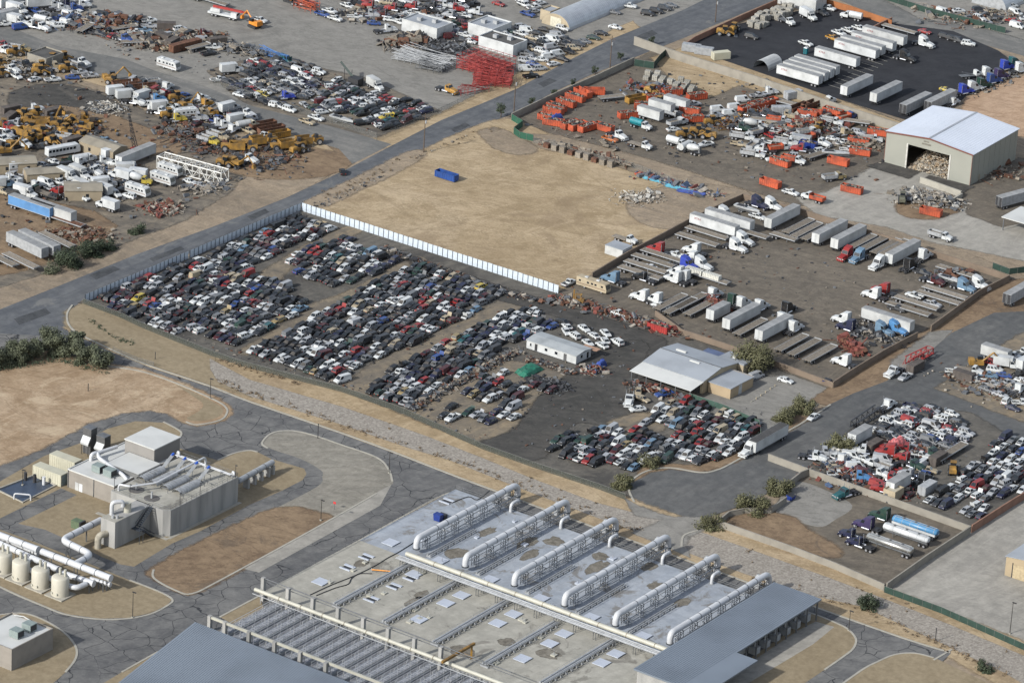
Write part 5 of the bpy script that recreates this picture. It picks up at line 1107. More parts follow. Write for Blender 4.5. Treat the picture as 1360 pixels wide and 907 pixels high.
# deck as two blocks, split under the header pipe
tl, tr, ll = V2((612, 652), DZ), V2((1084, 808), DZ), V2((345, 786), DZ)
yb = V2((542, 741), DZ).y; x0d, y1d = ll.x+.5, tl.y; x1d, y0d = tr.x-4, ll.y-.5
root = thing('filter_deck', 'wide concrete filter deck carrying six white ducts, bluish on its far half', 'filter deck', (x0d, y0d))
L, W2, Ys = x1d-x0d, y1d-y0d, yb-y0d
def edge1(o):
    at = o.data.attributes.new('edge', 'FLOAT', 'POINT'); at.data.foreach_set('value', [1.0]*len(o.data.vertices)); return o
def surf(name, x0, x1, y0, y1, m):
    q = MB(); q.face([(x0, y0, 0), (x1, y0, 0), (x1, y1, 0), (x0, y1, 0)]); return edge1(q.build(name, m, root, (0, 0, DZ)))
q = MB(); q.box(0, L, 0, W2, -.2, DZ-.02); q.build('basin_wall', M_PCONC, root)
# surfaces sit at world-aligned coordinates so their texture is not repeated
surf('near_surface', 0, L, 0, Ys, M_DECKT); surf('far_surface', 0, L, Ys, W2, M_DECKB)
q = MB()
for (a, b_) in (((0, W2), (L, W2)), ((0, 0), (0, W2))):
    n_ = int(max(abs(b_[0]-a[0]), abs(b_[1]-a[1]))/2.4)
    for z in (DZ+.55, DZ+1.1): q.tube([(a[0], a[1], z), (b_[0], b_[1], z)], .05, 4)
    for k in range(n_+1): x, y = a[0]+(b_[0]-a[0])*k/n_, a[1]+(b_[1]-a[1])*k/n_; q.tube([(x, y, DZ), (x, y, DZ+1.1)], .045, 4)
q.build('railing', M_GREY, root)
def bend(pts, r, n=5):
    """round the corners of a polyline"""
    pts = [Vector(p) for p in pts]; out = [pts[0]]
    for a, b_, c in zip(pts, pts[1:], pts[2:]):
        u, v = (a-b_), (c-b_); k = min(r, u.length*.5, v.length*.5); p, s = b_+u.normalized()*k, b_+v.normalized()*k
        for i in range(n+1): t = i/n; out.append((1-t)**2*p+2*t*(1-t)*b_+t*t*s)
    return out+[pts[-1]]
def rings(mb, pts, r, step, m=1):
    for a, b_ in zip(pts, pts[1:]):
        d = b_-a; n_ = int(d.length/step)
        for k in range(1, n_+1): c = a+d*(k/(n_+1)); u = d.normalized()*.09; mb.tube([c-u, c+u], r, 12, m)
ducts = [((561.8, 709.4), (685, 645.2)), ((626, 732.8), (752, 667)), ((690, 757), (817.6, 691)), ((757.5, 784), (886.5, 713.7)), ((824.5, 810), (952.5, 739.5)), ((898, 834.5), (1019.5, 763.5))]
dz = DZ+4.1; hd = V3((542.4, 736), DZ+2.4); PL = []
WHICH = ['first', 'second', 'third', 'fourth', 'fifth', 'sixth']
dlab = ['white duct farthest from the metal roof, beside the blue tank', 'second white duct counting from the blue tank', 'third white duct counting from the blue tank', 'third white duct counting from the blue grey metal roof', 'second white duct counting from the blue grey metal roof', 'white duct half hidden by the blue grey metal roof']
for i, (a, b_) in enumerate(ducts):
    a, b_ = V3(a, dz), V3(b_, dz); x = (a.x+b_.x)/2; ya, yb2 = a.y, b_.y; o0 = (x, ya); Ld = yb2-ya
    root = thing('air_duct', dlab[i], 'duct', o0, 0, 'white ducts on the filter deck')
    q = MB(); path = bend([(0, -3.0, DZ+1.2), (0, -3.0, dz), (0, Ld+1.5, dz), (0, Ld+1.5, DZ-2.2)], 2.6)
    q.tube(path, .8, 14); q.build('pipe', M_DUCT, root); k_ = MB(); rings(k_, [Vector((0, 1, dz)), Vector((0, Ld-1, dz))], .85, 4.6, 0); k_.tube([(0, -3, DZ+1.3), (0, -3, DZ+1.6)], .95, 12); k_.tube([(0, Ld+1.5, DZ+.6), (0, Ld+1.5, DZ+.85)], .95, 12); k_.build('flange', mat('dark_band', px(88, 92, 96), .5, .2), root)
    for k in range(7):   # trestles under the duct: a braced frame each
        y = 1.2+k*(Ld-2.4)/6; t = MB()
        for sy in (-.55, .55):
            for sx in (-.7, .7): t.beam((sx, y+sy, DZ), (sx, y+sy, dz-.75), .11)
            t.beam((-.7, y+sy, dz-.85), (.7, y+sy, dz-.85), .14)
            t.beam((-.7, y+sy, DZ+.3), (.7, y+sy, dz-1.2), .09)
        for sx in (-.7, .7): t.beam((sx, y-.55, DZ+1.4), (sx, y+.55, DZ+1.4), .1)
        t.build('trestle', mat('dark_steel', px(70, 76, 82), .6, .2, .2, 1), root)
    s_ = MB()
    for off, z, r in ((1.0, DZ+1.75, .16), (1.45, DZ+1.1, .12), (-1.0, DZ+1.6, .12)): s_.tube([(off, -1, z), (off, Ld, z)], r, 6)
    rr = random.Random(i)
    for k in range(18):   # valves and branch pipes under the duct
        y = rr.uniform(0, Ld); z = rr.uniform(DZ+.6, DZ+2.2); s_.tube([(rr.uniform(-1.2, .3), y, z), (rr.uniform(.6, 1.7), y, z)], rr.uniform(.05, .13), 5); xx = rr.uniform(-.9, 1.6); s_.tube([(xx, y, DZ), (xx, y, z)], .06, 5)
    s_.build('valve_piping', M_STEEL, root)
    g = thing('pipe_walkway', 'twin railed pipes beside the %s' % dlab[i].replace(' counting', '').split(',')[0].replace('white duct half hidden by', 'duct at'), 'pipe run', (x+3.2, ya-2.5), 0, 'pipe runs on the filter deck')
    q = MB()
    for xo, z in ((0, DZ+.55), (.7, DZ+.55)): q.tube([(xo, 0, z), (xo, Ld*.5, z)], .2, 7)
    q.build('pipe', M_STEEL, g); q = MB(); n_ = int(Ld*.5/2.5)
    q.tube([(1.25, 0, DZ+1.2), (1.25, Ld*.5, DZ+1.2)], .05, 4)
    for k in range(n_+1): q.tube([(1.25, k*2.5, DZ), (1.25, k*2.5, DZ+1.2)], .05, 4); q.box(-.3, 1.0, k*2.5-.1, k*2.5+.1, DZ, DZ+.35)
    q.build('support_rail', M_STEEL, g)
    e = thing('gooseneck_vent', 'white gooseneck vent by the %s' % dlab[i].replace(' counting', '').split(',')[0].replace('half hidden by', 'at'), 'vent pipe', (x+3.6, yb2-6.5), 0, 'white gooseneck vents'); q = MB(); q.tube(bend([(0, 0, DZ), (0, 0, DZ+2.3), (0, 3.0, DZ+2.3), (0, 3.4, DZ+1.6)], 1.1), .42, 10); q.build('pipe', M_DUCT, e); q = MB(); q.tube([(0, 0, DZ), (0, 0, DZ+.12)], .62, 10); q.build('base_flange', M_STEEL, e)
    c = thing('vent_stack', 'grey vent stack behind the %s' % dlab[i].replace(' counting', '').split(',')[0].replace('half hidden by', 'at'), 'vent stack', (x-3.2, yb2+1.6), 0, 'grey vent stacks'); q = MB(); q.tube([(0, 0, DZ-2), (0, 0, DZ+1.9)], .8, 12); q.build('stack', M_STEEL, c); q = MB(); q.tube([(0, 0, DZ+1.9), (0, 0, DZ+2.5)], [.8, .35], 12); q.build('cap', M_STEEL, c)
# header pipe rack across the deck
a, b_ = V3((542.4, 736), DZ+2.4), V3((881, 861.6), DZ+2.4); Lh = b_.x-a.x+14
root = thing('header_pipe', 'long cream header pipe on a rack crossing the deck below the white ducts', 'pipe', (a.x, a.y)); q = MB(); q.tube([(-.6, 0, DZ+2.4), (Lh, 0, DZ+2.4)], .62, 14); q.build('pipe', M_CREAMP, root)
q = MB(); rings(q, [Vector((0, 0, DZ+2.4)), Vector((Lh, 0, DZ+2.4))], .68, 9, 0); q.build('flange', mat('brown_band', px(140, 130, 112), .6), root)
q = MB()
for y, z, r in ((-1.5, DZ+2.1, .22), (-2.2, DZ+2.1, .16), (-2.9, DZ+2.1, .22), (-3.4, DZ+2.15, .1)): q.tube([(-1.5, y, z), (Lh, y, z)], r, 7)
q.build('small_pipes', M_STEEL, root)
for k in range(16):
    x = k*(Lh-3)/15; t = MB()
    for y in (.7, -1.2, -3.4): t.beam((x, y, DZ), (x, y, DZ+1.8), .13); t.beam((x+.7, y, DZ), (x+.7, y, DZ+1.8), .13)
    t.beam((x, .9, DZ+1.75), (x, -3.6, DZ+1.75), .14); t.beam((x+.7, .9, DZ+1.75), (x+.7, -3.6, DZ+1.75), .14); t.beam((x, -1.2, DZ+.2), (x+.7, -1.2, DZ+1.6), .08); t.build('rack_frame', M_GREY, root)
# twin pipe runs of the near half
for i, (p, s) in enumerate((((543, 752), (463, 793)), ((608, 774), (511, 829)), ((673, 801), (580, 853)), ((738.5, 829), (652.5, 882)), ((814, 853), (742, 891)))):
    p, s = V3(p, DZ), V3(s, DZ); y0_ = min(s.y, p.y-30); Lr = p.y-y0_; g = thing('pipe_walkway', '%s twin pipe run below the cream header pipe, counting from the plant road' % nth(i+1), 'pipe run', (p.x, y0_), 0, 'pipe runs on the filter deck')
    q = MB()
    for xo, z, r in ((-.5, DZ+.7, .26), (.3, DZ+.7, .26), (.9, DZ+1.0, .1)): q.tube([(xo, 0, z), (xo, Lr, z)], r*1.25, 8)
    q.build('pipe', M_STEEL, g); q = MB(); n_ = int(Lr/2.2)
    for sx in (-1.1, 1.3):
        q.tube([(sx, 0, DZ+1.15), (sx, Lr, DZ+1.15)], .045, 4)
        for k in range(n_+1): q.tube([(sx, k*2.2, DZ), (sx, k*2.2, DZ+1.15)], .045, 4)
    for k in range(n_+1): q.box(-1.0, 1.2, k*2.2-.12, k*2.2+.12, DZ, DZ+.42)
    q.build('support_rail', M_STEEL, g)
# hatches and small fittings on the deck
HT = [(519, 721, 0), (486, 740, 1), (461, 754, 1), (426, 773, 0), (550, 763, 0), (545, 768, 1), (523, 779, 1), (492.6, 796, 1), (556, 823, 0), (592, 801.5, 0), (613, 791, 0), (682, 816, 0), (661, 828, 0), (749, 842, 0), (730, 855, 0), (694, 875, 0), (818, 868.5, 0), (799, 880.6, 0), (584, 745, 0), (651, 770, 0), (718, 795, 0), (785, 820, 0), (854, 845, 0), (593, 666, 1)]
for x, y, op in HT:
    g = thing('roof_hatch', None, 'hatch', P(x, y, DZ), 0, 'square hatches on the filter deck'); q = MB()
    if op:
        q.box(-1.6, 1.6, -1.2, -.75, DZ, DZ+.25); q.box(-1.6, 1.6, .75, 1.5, DZ, DZ+.25); q.build('curb', M_SLAB, g); q = MB(); q.box(-1.3, 1.3, -.74, .74, DZ, DZ+.03); q.build('opening', M_BLACKP, g)
    else: q.box(-1.7, 1.7, -1.7, 1.7, DZ+.12, DZ+.3); q.build('lid', M_SLAB, g); q = MB(); q.box(-1.6, 1.6, -1.6, 1.6, DZ, DZ+.118); q.build('curb', M_GREY, g)
    later_label(g, 'open black hatch' if op else 'pale square hatch slab', 'on the filter deck', 'the blue tank', P(582, 686))
G_STAIN = ground('deck_stain', px(104, 98, 88), px(122, 116, 105), px(142, 136, 124), .3, .8, None, None, .15, tracks=None)
rs = random.Random(12)
for x, y, a_, b_ in ((607, 734, 2.4, 3.4), (647, 706, 1.2, 3.0), (700, 720, 1.5, 4.5), (704, 737, 1.2, 3.6), (792, 753, 1.6, 4.6), (797, 738, 2, 2), (735, 719, 2.2, 2.6), (862, 752, 1.2, 2.6), (870, 778, 1.4, 2.2), (729, 868, 2.6, 2.0), (674, 852, 1.8, 1.6), (615, 865, 3.4, 2.6), (551, 800, 1.3, 4), (560, 789, 1.2, 2.2), (480, 748, 1.2, 2), (905, 800, 1.2, 3)):
    cx_, cy_ = P(x, y, DZ); pt = []
    for k in range(14): t = 2*math.pi*k/14; m_ = rs.uniform(.65, 1.2); pt.append((cx_+a_*m_*math.cos(t), cy_+b_*m_*math.sin(t)))
    sheet('stain_patch', pt, G_STAIN, True, DZ+.006, .9)
r_ = random.Random(8)
for k in range(46):
    x, y = x0d+r_.uniform(8, L-30), y0d+r_.uniform(6, W2-3)
    if any(abs(x-(V3(d_[0], dz).x)) < 2.6 for d_ in ducts): continue
    g = thing('valve_box', None, 'valve box', (x, y), 0, 'small valve boxes on the filter deck'); q = MB(); s = r_.uniform(.4, .8); q.box(-s, s, -s, s, DZ, DZ+.35); q.build('box', M_SLAB if y > yb else M_CREAMP, g); q = MB(); q.tube([(0, 0, DZ+.35), (0, 0, DZ+r_.uniform(.7, 1.5))], .09, 6); q.build('valve_stem', M_STEEL, g)
    later_label(g, 'small valve box with a stem', 'on the filter deck', 'the blue tank', P(582, 686))
g = thing('portable_tank', 'dark blue portable tank with black lid on the deck edge', 'tank', P(582, 691, DZ)); q = MB(); q.hull8([(-.9, -.8, DZ+.1), (.9, -.8, DZ+.1), (.9, .8, DZ+.1), (-.9, .8, DZ+.1)], [(-1.1, -.8, DZ+1.9), (1.1, -.8, DZ+1.9), (1.1, .8, DZ+1.9), (-1.1, .8, DZ+1.9)]); q.build('body', mat('deep_blue', px(20, 52, 130), .5), g); q = MB(); q.box(-1.0, 1.0, 1.2, 2.6, DZ, DZ+1.2); q.build('engine_cover', M_BLACKP, g)
g = thing('safety_barrier', 'fallen orange and white safety barrier on the near deck', 'barrier', P(505, 760, DZ)); q = MB(); q.beam((-2, -1.0, DZ+.5), (2.5, 1.2, DZ+.7), .25); q.build('rail', mat('safety_orange', px(230, 150, 50), .6), g); q = MB(); q.beam((-2, -1, DZ), (-2, -1, DZ+.9), .15); q.beam((2.5, 1.2, DZ), (2.5, 1.2, DZ+.9), .15); q.build('leg', M_WHITE, g)
g = thing('jib_crane', 'yellow jib crane beam beside the lower cream pipe', 'crane', P(606, 886, DZ)); q = MB(); q.box(-.3, .3, -6, 7, DZ+3.4, DZ+4.0); q.build('beam', M_YEL, g); q = MB(); q.beam((.0, 6, DZ), (.0, 6, DZ+3.4), .4); q.beam((0, 2, DZ+3), (3.2, 2, DZ+3), .3); q.build('post', M_YEL, g)
# lower cream header and concrete columns at the trough edge
a, b_ = V3((343, 784), 3.4), V3((607, 884), 3.4)
root = thing('header_pipe', 'lower cream header pipe along the row of concrete columns', 'pipe', (a.x, a.y)); q = MB(); q.tube([(-1, 0, 3.4), (b_.x-a.x+25, 0, 3.4)], .5, 12); q.build('pipe', M_CREAMP, root); q = MB()
rings(q, [Vector((0, 0, 3.4)), Vector((b_.x-a.x, 0, 3.4))], .58, 7, 0); q.build('flange', MATS['brown_band'], root); q = MB()
for k in range(24): x = 1+k*3.2; q.beam((x, -.3, 0), (x, -.3, 2.9), .14); q.beam((x, -.6, 2.0), (x, 1.2, 2.0), .12)
q.tube([(-1, -.9, 2.6), (80, -.9, 2.6)], .12, 6); q.tube([(-1, .9, 3.1), (80, .9, 3.1)], .1, 6); q.build('pipe_bracket', M_STEEL, root)
for row, (pts, hh, lb) in enumerate((([(279, 817), (299, 825), (331, 838), (365, 851.5), (399, 865), (433, 879)], 4.4, 'nearer the blue grey roof'), ([(350, 766.6), (383, 781), (416, 794), (449.5, 806.5), (483, 820), (516, 833.5), (551, 847), (586, 858.6)], 6.4, 'behind the lower cream pipe'))):
    root = thing('column_row', 'row of pale concrete columns under a long beam %s' % lb, 'colonnade', P(pts[0][0], pts[0][1], hh)); o0 = Vector(P(*pts[0], hh))
    for p in pts: v = Vector(P(*p, hh))-o0; q = MB(); q.box(v.x-.45, v.x+.45, v.y-.45, v.y+.45, 0, hh); q.build('column', M_PCONC, root)
    v = Vector(P(*pts[-1], hh))-o0; q = MB()
    if row == 0: q.box(-.3, v.x+26, v.y*0-.25, .25, hh-.7, hh-.1)
    else: q.tube([(-.3, 0, hh-.15), (v.x+20, 0, hh-.15)], .12, 6); q.tube([(-.3, .5, hh-1.2), (v.x+20, .5, hh-1.2)], .08, 6)
    q.build('beam', M_CREAMP if row == 0 else M_GREY, root)
M_GRATE = mat('trough_grating', px(150, 153, 160), .7, 0, .12, 1)
# troughs
ta, tb = V2((302, 838)), V2((352, 800)); nT = 20
M_TRGH = mat('trough_floor', px(146, 147, 150), .9, 0, .2, .4); q = MB(); q.face([(ta.x-1, ta.y-4, .3), (ta.x+80, ta.y-4, .3), (ta.x+80, y0d-.05, .3), (ta.x-1, y0d-.05, .3)]); o = q.build('trough_floor', M_TRGH); o['kind'] = 'structure'
for k in range(nT):
    x = ta.x+1.5+k*3.9; y0_ = ta.y-3; Lt = y0d-1.2-y0_
    g = thing('flow_trough', None, 'trough', (x, y0_), 0, 'steel troughs between the column rows'); q = MB()
    q.box(-.95, .95, 0, Lt, .3, 1.1, 0)
    for j in range(int(Lt/1.1)): q.box(-.8, .8, j*1.1+.1, j*1.1+.75, 1.1, 1.2, 1)
    q.build('channel', [M_STEEL, M_GRATE], g); q = MB()
    for xo in (-1.0, 1.0):
        q.tube([(xo, 0, 2.4), (xo, Lt, 2.4)], .08, 4); q.tube([(xo, 0, 1.75), (xo, Lt, 1.75)], .06, 4)
        for j in range(9): q.tube([(xo, j*Lt/8, .3), (xo, j*Lt/8, 2.4)], .045, 4)
    q.build('hand_rail', M_DUCT, g); q = MB()
    for j in range(5): q = MB(); y = 1+j*(Lt-2)/4; q.tube(bend([(0, y, 1.1), (0, y, 2.3), (0, y+1.6, 2.3), (0, y+1.6, 1.1)], .3, 3), .09, 5); q.build('drain_pipe', M_STEEL, g)
    later_label(g, 'steel trough', 'between the concrete columns', 'the plant road', P(300, 800))
# metal roofed sheds
def metal_roof(label, pts, z, posts, extra=None):
    w_ = [Vector(P(*p, z)) for p in pts]; o0 = w_[0]; root = thing('canopy_shed', label, 'canopy', tuple(o0)); q = MB(); q.prism([(p.x-o0.x, p.y-o0.y) for p in w_], z-.35, z, 0); 
    xs = [p.x-o0.x for p in w_]; ys = [p.y-o0.y for p in w_]
    q.build('roof', M_BLUEROOF, root); return root, o0, xs, ys
A, B = Vector(P(1028, 772.5, 6)), Vector(P(1081, 801.5, 6)); wr = B.x-A.x; lr = 62
root = thing('canopy_shed', 'blue grey metal roof on posts next to the sixth white duct', 'canopy', (A.x, A.y-lr)); q = MB(); notch = A.y-Vector(P(981, 867, 6)).y
q.prism([(0, 0), (wr+6, 0), (wr+6, lr-notch), (wr, lr-notch), (wr, lr), (0, lr)], 5.6, 6.0); q.build('roof', M_BLUEROOF, root); q = MB(); n_ = int(wr/.6)
for k in range(1, n_): q.box(k*.6-.025, k*.6+.025, .1, lr-.1, 6.0, 6.05)
q.build('roof_seam', M_BLUEROOF, root)
for k in range(8): q = MB(); q.box(wr-.75, wr-.45, lr-1-k*4.6, lr-.7-k*4.6, 0, 5.6); q.build('post', M_GREY, root)
q = MB(); q.box(.5, wr-4.2, 1, lr-.6, 0, 5.59); q.build('inner_wall', M_PCONC, root)
for k in range(6):
    q = MB(); y = lr-4.0-k*4.6; q.box(wr-3.6, wr-1.6, y, y+2.2, 0, 2.0); q.tube([(wr-2.6, y+1.1, 2.0), (wr-2.6, y+1.1, 3.2)], .35, 8); q.build('pump_unit', M_STEEL, root)
A2 = Vector(P(259, 825.5, 8.2)); root = thing('canopy_shed', 'ribbed blue grey sloping roof at the near end of the steel troughs', 'shed', (A2.x, A2.y-28)); q = MB()
sl_ = [(0, 0, 2.9), (62, 0, 2.9), (62, 28, 8.2), (0, 28, 8.2)]; q.hull8([(x, y, z-.25) for x, y, z in sl_], sl_); o = q.build('roof', M_BLUEROOF, root); q = MB()
for k in range(1, 103): x = k*.6; q.hull8([(x-.03, .05, 2.91), (x+.03, .05, 2.91), (x+.03, 27.95, 8.19), (x-.03, 27.95, 8.19)], [(x-.03, .05, 2.97), (x+.03, .05, 2.97), (x+.03, 27.95, 8.26), (x-.03, 27.95, 8.26)])
q.build('roof_seam', M_BLUEROOF, o); q = MB(); q.loft([[(.6, .5, 0), (.6, 27.5, 0), (.6, 27.5, 7.8), (.6, .5, 2.7)], [(61.4, .5, 0), (61.4, 27.5, 0), (61.4, 27.5, 7.8), (61.4, .5, 2.7)]]); q.build('wall', M_PCONC, root)
for i, (pts, lb) in enumerate((([(412, 790), (440, 777), (470, 765), (497, 752), (515, 741), (530, 733), (560, 714)], 'long black hose winding across the near deck'), ([(420, 791), (445, 781), (462, 776), (467, 768), (478, 762), (494, 762)], 'shorter black hose curling on the near deck'), ([(600, 668), (622, 660), (634, 664), (650, 652)], 'black hose near the blue tank'))):
    w_ = smooth([P(*p, DZ) for p in pts], 4); o0 = w_[0]; q = MB(); q.tube([(x-o0[0], y-o0[1], DZ+.1) for x, y in w_], .13, 6); tag(q.build('hose', M_DARK, None, (o0[0], o0[1], 0)), lb, 'hose')
# ---------------------------------------------------------------- concrete basin building
HB = 7.4; fr_, br_, bl_ = Vector(P(222.8, 679.7, HB)), Vector(P(319.6, 634, HB)), Vector(P(252, 603, HB)); wB = br_.x-bl_.x; dB = br_.y-fr_.y
root = thing('treatment_basin', 'tall stained concrete basin building with pipes and covers on its open deck', 'basin building', (fr_.x-wB, fr_.y)); q = MB()
q.prism([(0, 0), (wB-1.5, 0), (wB, 1.2), (wB, dB), (0, dB)], 0, HB); q.build('wall', M_PCONC, root)
q = MB(); q.face([(.3, .3, HB+.01), (wB-1.6, .3, HB+.01), (wB-.3, 1.4, HB+.01), (wB-.3, dB-.3, HB+.01), (.3, dB-.3, HB+.01)]); edge1(q.build('deck', M_DECKT, root))
q = MB(); q.box(-4, wB+.7, -1.2, .0, -.1, .22); q.box(wB+.01, wB+1.0, 0, dB+.5, -.1, .22); q.build('footing', M_CONC, root)
q = MB()
for z in (HB+.55, HB+1.1):
    q.tube([(wB-.15, 1.2, z), (wB-.15, dB-.15, z), (0, dB-.15, z)], .05, 4); q.tube([(2, .15, z), (wB-1.5, .15, z), (wB-.15, 1.2, z)], .05, 4)
for k in range(14): q.tube([(wB-.15, 1.2+k*(dB-1.4)/13, HB), (wB-.15, 1.2+k*(dB-1.4)/13, HB+1.1)], .05, 4)
q.build('railing', M_GREY, root)
for k in range(4):   # ribbed half-round tank covers and inclined screens
    y = 6.5+k*0; x = 1.8+k*3.9; q = MB(); n = 10
    for j in range(9):
        for s in range(n):
            f = lambda s_, yy, rr: (x+rr*math.cos(math.pi*s_/n), yy, HB+.1+rr*.75*math.sin(math.pi*s_/n))
            ya_, yb_ = 9.5+j*.95, 9.5+j*.95+.8; q.face([f(s, ya_, 1.45), f(s, yb_, 1.45), f(s+1, yb_, 1.45), f(s+1, ya_, 1.45)][::-1], 0); q.face([f(s, yb_, 1.52), f(s, yb_+.15, 1.52), f(s+1, yb_+.15, 1.52), f(s+1, yb_, 1.52)][::-1], 0)
    q.build('tank_cover', M_STEEL, root); q = MB(); q.beam((x, 18.0, HB+.6), (x+.3, 21.6, HB+3.1), .75); q.beam((x-.6, 18, HB), (x-.6, 20.6, HB+2.2), .1); q.beam((x+.6, 19.6, HB), (x+.3, 20.6, HB+2.4), .12); q.build('inclined_screen', M_STEEL, root); q = MB(); q.tube([(x+.3, 21.2, HB+3.1), (x+.3, 22.2, HB+3.4)], .35, 8); q.build('screen_motor', mat('motor_blue', px(40, 90, 190), .5), root)
for x, y in ((4.5, 4.6), (10.5, 3.4)): q = MB(); q.tube([(x, y, HB+.02), (x, y, HB+.1)], 2.0, 20); q.build('round_cover', mat('grating_dark', px(100, 96, 92), .8), root); q = MB(); q.tube([(x, y, HB+.1), (x, y, HB+1.8)], .25, 8); q.build('mixer_drive', M_STEEL, root)
q = MB(); q.tube(bend([(1.5, 1.2, HB), (1.5, 1.2, HB+1.9), (4.5, 1.8, HB+1.9), (8.2, 8, HB+2.0), (9.3, dB-2, HB+3.4), (9.3, dB-2, HB)], 1.2), .28, 8); q.build('cross_pipe', M_DUCT, root)
q = MB()
for k in range(3): q.tube([(-.5, dB-1.2-k*.5, HB+.7+k*.1), (wB-1, dB-1.2-k*.5, HB+.7+k*.1)], .13, 6)
for x in (-.5, wB-1): q.tube(bend([(x, dB-1.2, HB), (x, dB-1.2, HB+1.6), (x+.8, dB-1.6, HB+1.6), (x+.8, dB-1.6, HB+.9)], .5, 3), .3, 8)
q.build('edge_pipe', M_DUCT, root); r_ = random.Random(4); q = MB()
for k in range(46):
    x, y = r_.uniform(.8, wB-1.5), r_.uniform(7.5, dB-2.5); z = r_.uniform(.4, 1.5); q.tube([(x, y, HB), (x, y, HB+z)], .06, 5); q.tube([(x, y, HB+z), (x+r_.uniform(-2, 2), y, HB+z)], .07, 5)
q.build('deck_piping', M_GREY, root)
for k in range(5): q = MB(); x, y = ((wB-.2, 5), (wB-.2, 13), (wB-.2, dB-1), (.6, .6), (6, .3))[k]; q.tube([(x, y, HB), (x, y, HB+3.4)], .07, 5); q.box(x-.1, x+.5, y-.12, y+.12, HB+3.4, HB+3.55); q.build('lamp_post', M_DARK, root)
# front block with the staircase
f2 = Vector(P(153, 694, HB)); root = thing('inlet_block', 'plain concrete inlet block with dark steel stairs and a stubby arched pipe', 'concrete block', (f2.x-4.6, f2.y)); dI = fr_.y-f2.y; q = MB(); q.box(0, 4.6, 0, dI+6, 0, HB); q.build('wall', M_PCONC, root)
q = MB(); q.box(-.01, 4.62, -.02, 4, HB, HB+.02); edge1(q.build('top_slab', M_DECKT, root))
s1 = MB(); n_ = 11
for k in range(n_): t = k/n_; s1.box(4.75, 6.0, dI-1.0-t*5.2, dI-.5-t*5.2, HB*.5*(2-t)-.12, HB*.5*(2-t)); s1.box(6.1, 7.3, dI-6.2+t*4.6, dI-5.7+t*4.6, HB*.5*(1-t)-.12, HB*.5*(1-t))
s1.box(4.7, 7.4, dI-7.4, dI-6.0, HB*.5-.15, HB*.5)
for x in (4.8, 5.95): s1.beam((x, dI-.7, HB+.9), (x, dI-6.0, HB*.5+.9), .1); s1.beam((x, dI-.7, HB-.1), (x, dI-6.0, HB*.5-.1), .2)
for x in (6.1, 7.3): s1.beam((x, dI-6.2, HB*.5+.9), (x, dI-1.4, .9), .1); s1.beam((x, dI-6.2, HB*.5-.1), (x, dI-1.4, .1), .2)
for y in (dI-7.4, dI-6): s1.beam((7.4, y, 0), (7.4, y, HB*.5+1), .14)
s1.build('staircase', mat('stair_steel', px(72, 78, 86), .6, .3, .2, 1), root)
q = MB(); q.tube(bend([(1.2, -2.4, 0), (1.2, -2.4, 3.6), (1.9, .1, 3.6)], 1.4), .85, 12); q.build('arched_pipe', mat('concrete_pipe', px(176, 168, 150), .85), root)
q = MB(); q.tube(bend([(.9, 3.0, HB), (.9, 3.0, HB+3.4), (2.6, 5.2, HB+3.4), (2.6, 5.2, HB+2)], 1.1), .55, 10); q.build('riser_pipe', M_DUCT, root)
for x, y in ((2.5, 1.6), (3.4, 2.2)): q = MB(); q.tube([(x, y, HB), (x, y, HB+.9)], .4, 10); q.build('vent_cap', M_STEEL, root)
q = MB(); q.tube([(2.6, 7.0, HB), (2.6, 7.0, HB+2.6)], 1.0, 14); q.build('pressure_vessel', M_CREAMP, root)
# block building with white roofs
HA = 5.0; fa, fb = Vector(P(89.9, 623.6, HA)), Vector(P(153.5, 646, HA)); wA = fb.x-fa.x; dA = Vector(P(164, 587.7, HA)).y-fa.y
root = thing('plant_building', 'block plant building with stepped white roofs and two rooftop air units', 'building', (fa.x, fa.y)); q = MB(); q.box(0, wA, 0, dA, 0, HA); q.build('wall', M_CBLOCK, root); q = MB(); q.box(.2, wA-.2, .2, dA-.2, HA, HA+.05); q.build('roof', M_WHROOF, root)
q = MB()
for (ax, ay, bx, by) in ((-.02, -.02, wA+.02, .22), (-.02, .221, .22, dA+.02), (wA-.22, .221, wA+.02, dA*.4)): q.box(ax, bx, ay, by, HA-.02, HA+.3)
q.build('parapet', M_WHROOF, root)
for x in (2.6, 3.9): opening(root, 'door', M_WHITE, x, x+1.15, -.05, -.003, .05, 2.4)
for x in (.3, 8.8): q = MB(); q.tube([(x, -.1, 0), (x, -.1, HA)], .1, 6); q.build('downspout', M_GREY, root)
for x, y in ((5.2, 3.2), (9.0, 3.2)):
    q = MB(); q.box(x, x+2.7, y, y+2.4, HA+.2, HA+2.0); q.build('air_unit', mat('air_unit_green', px(140, 152, 148), .6, 0, .1, 1), root); q = MB(); q.box(x+2.702, x+2.74, y+.2, y+2.2, HA+.4, HA+1.8); q.build('air_grille', M_DARK, root)
q = MB(); q.tube(bend([(.8, 8.2, HA), (.8, 8.2, HA+1.7), (1.0, 10.5, HA+1.7), (2.6, 9.2, HA+1.0), (wA-2, 5.8, HA+.8), (wA-.5, 5.6, HA)], .9), .5, 10); q.tube([(1.2, 10.2, HA+1.6), (2.4, 16.5, HA+1.6)], .5, 10); q.build('roof_duct', M_DUCT, root)
pc = Vector(P(205, 597.7, 9.2))-fa; pl = Vector(P(164, 584.4, 9.2))-fa; pb = Vector(P(238.3, 581, 9.2))-fa
q = MB(); q.box(pl.x, pc.x, pc.y, pb.y, 0, 9.2); q.build('penthouse_wall', mat('penthouse_grey', px(142, 138, 132), .85, 0, .06, .3), root); q = MB(); q.box(pl.x-.15, pc.x+.15, pc.y-.15, pb.y+.15, 9.2, 9.45); q.build('penthouse_roof', M_WHROOF, root)
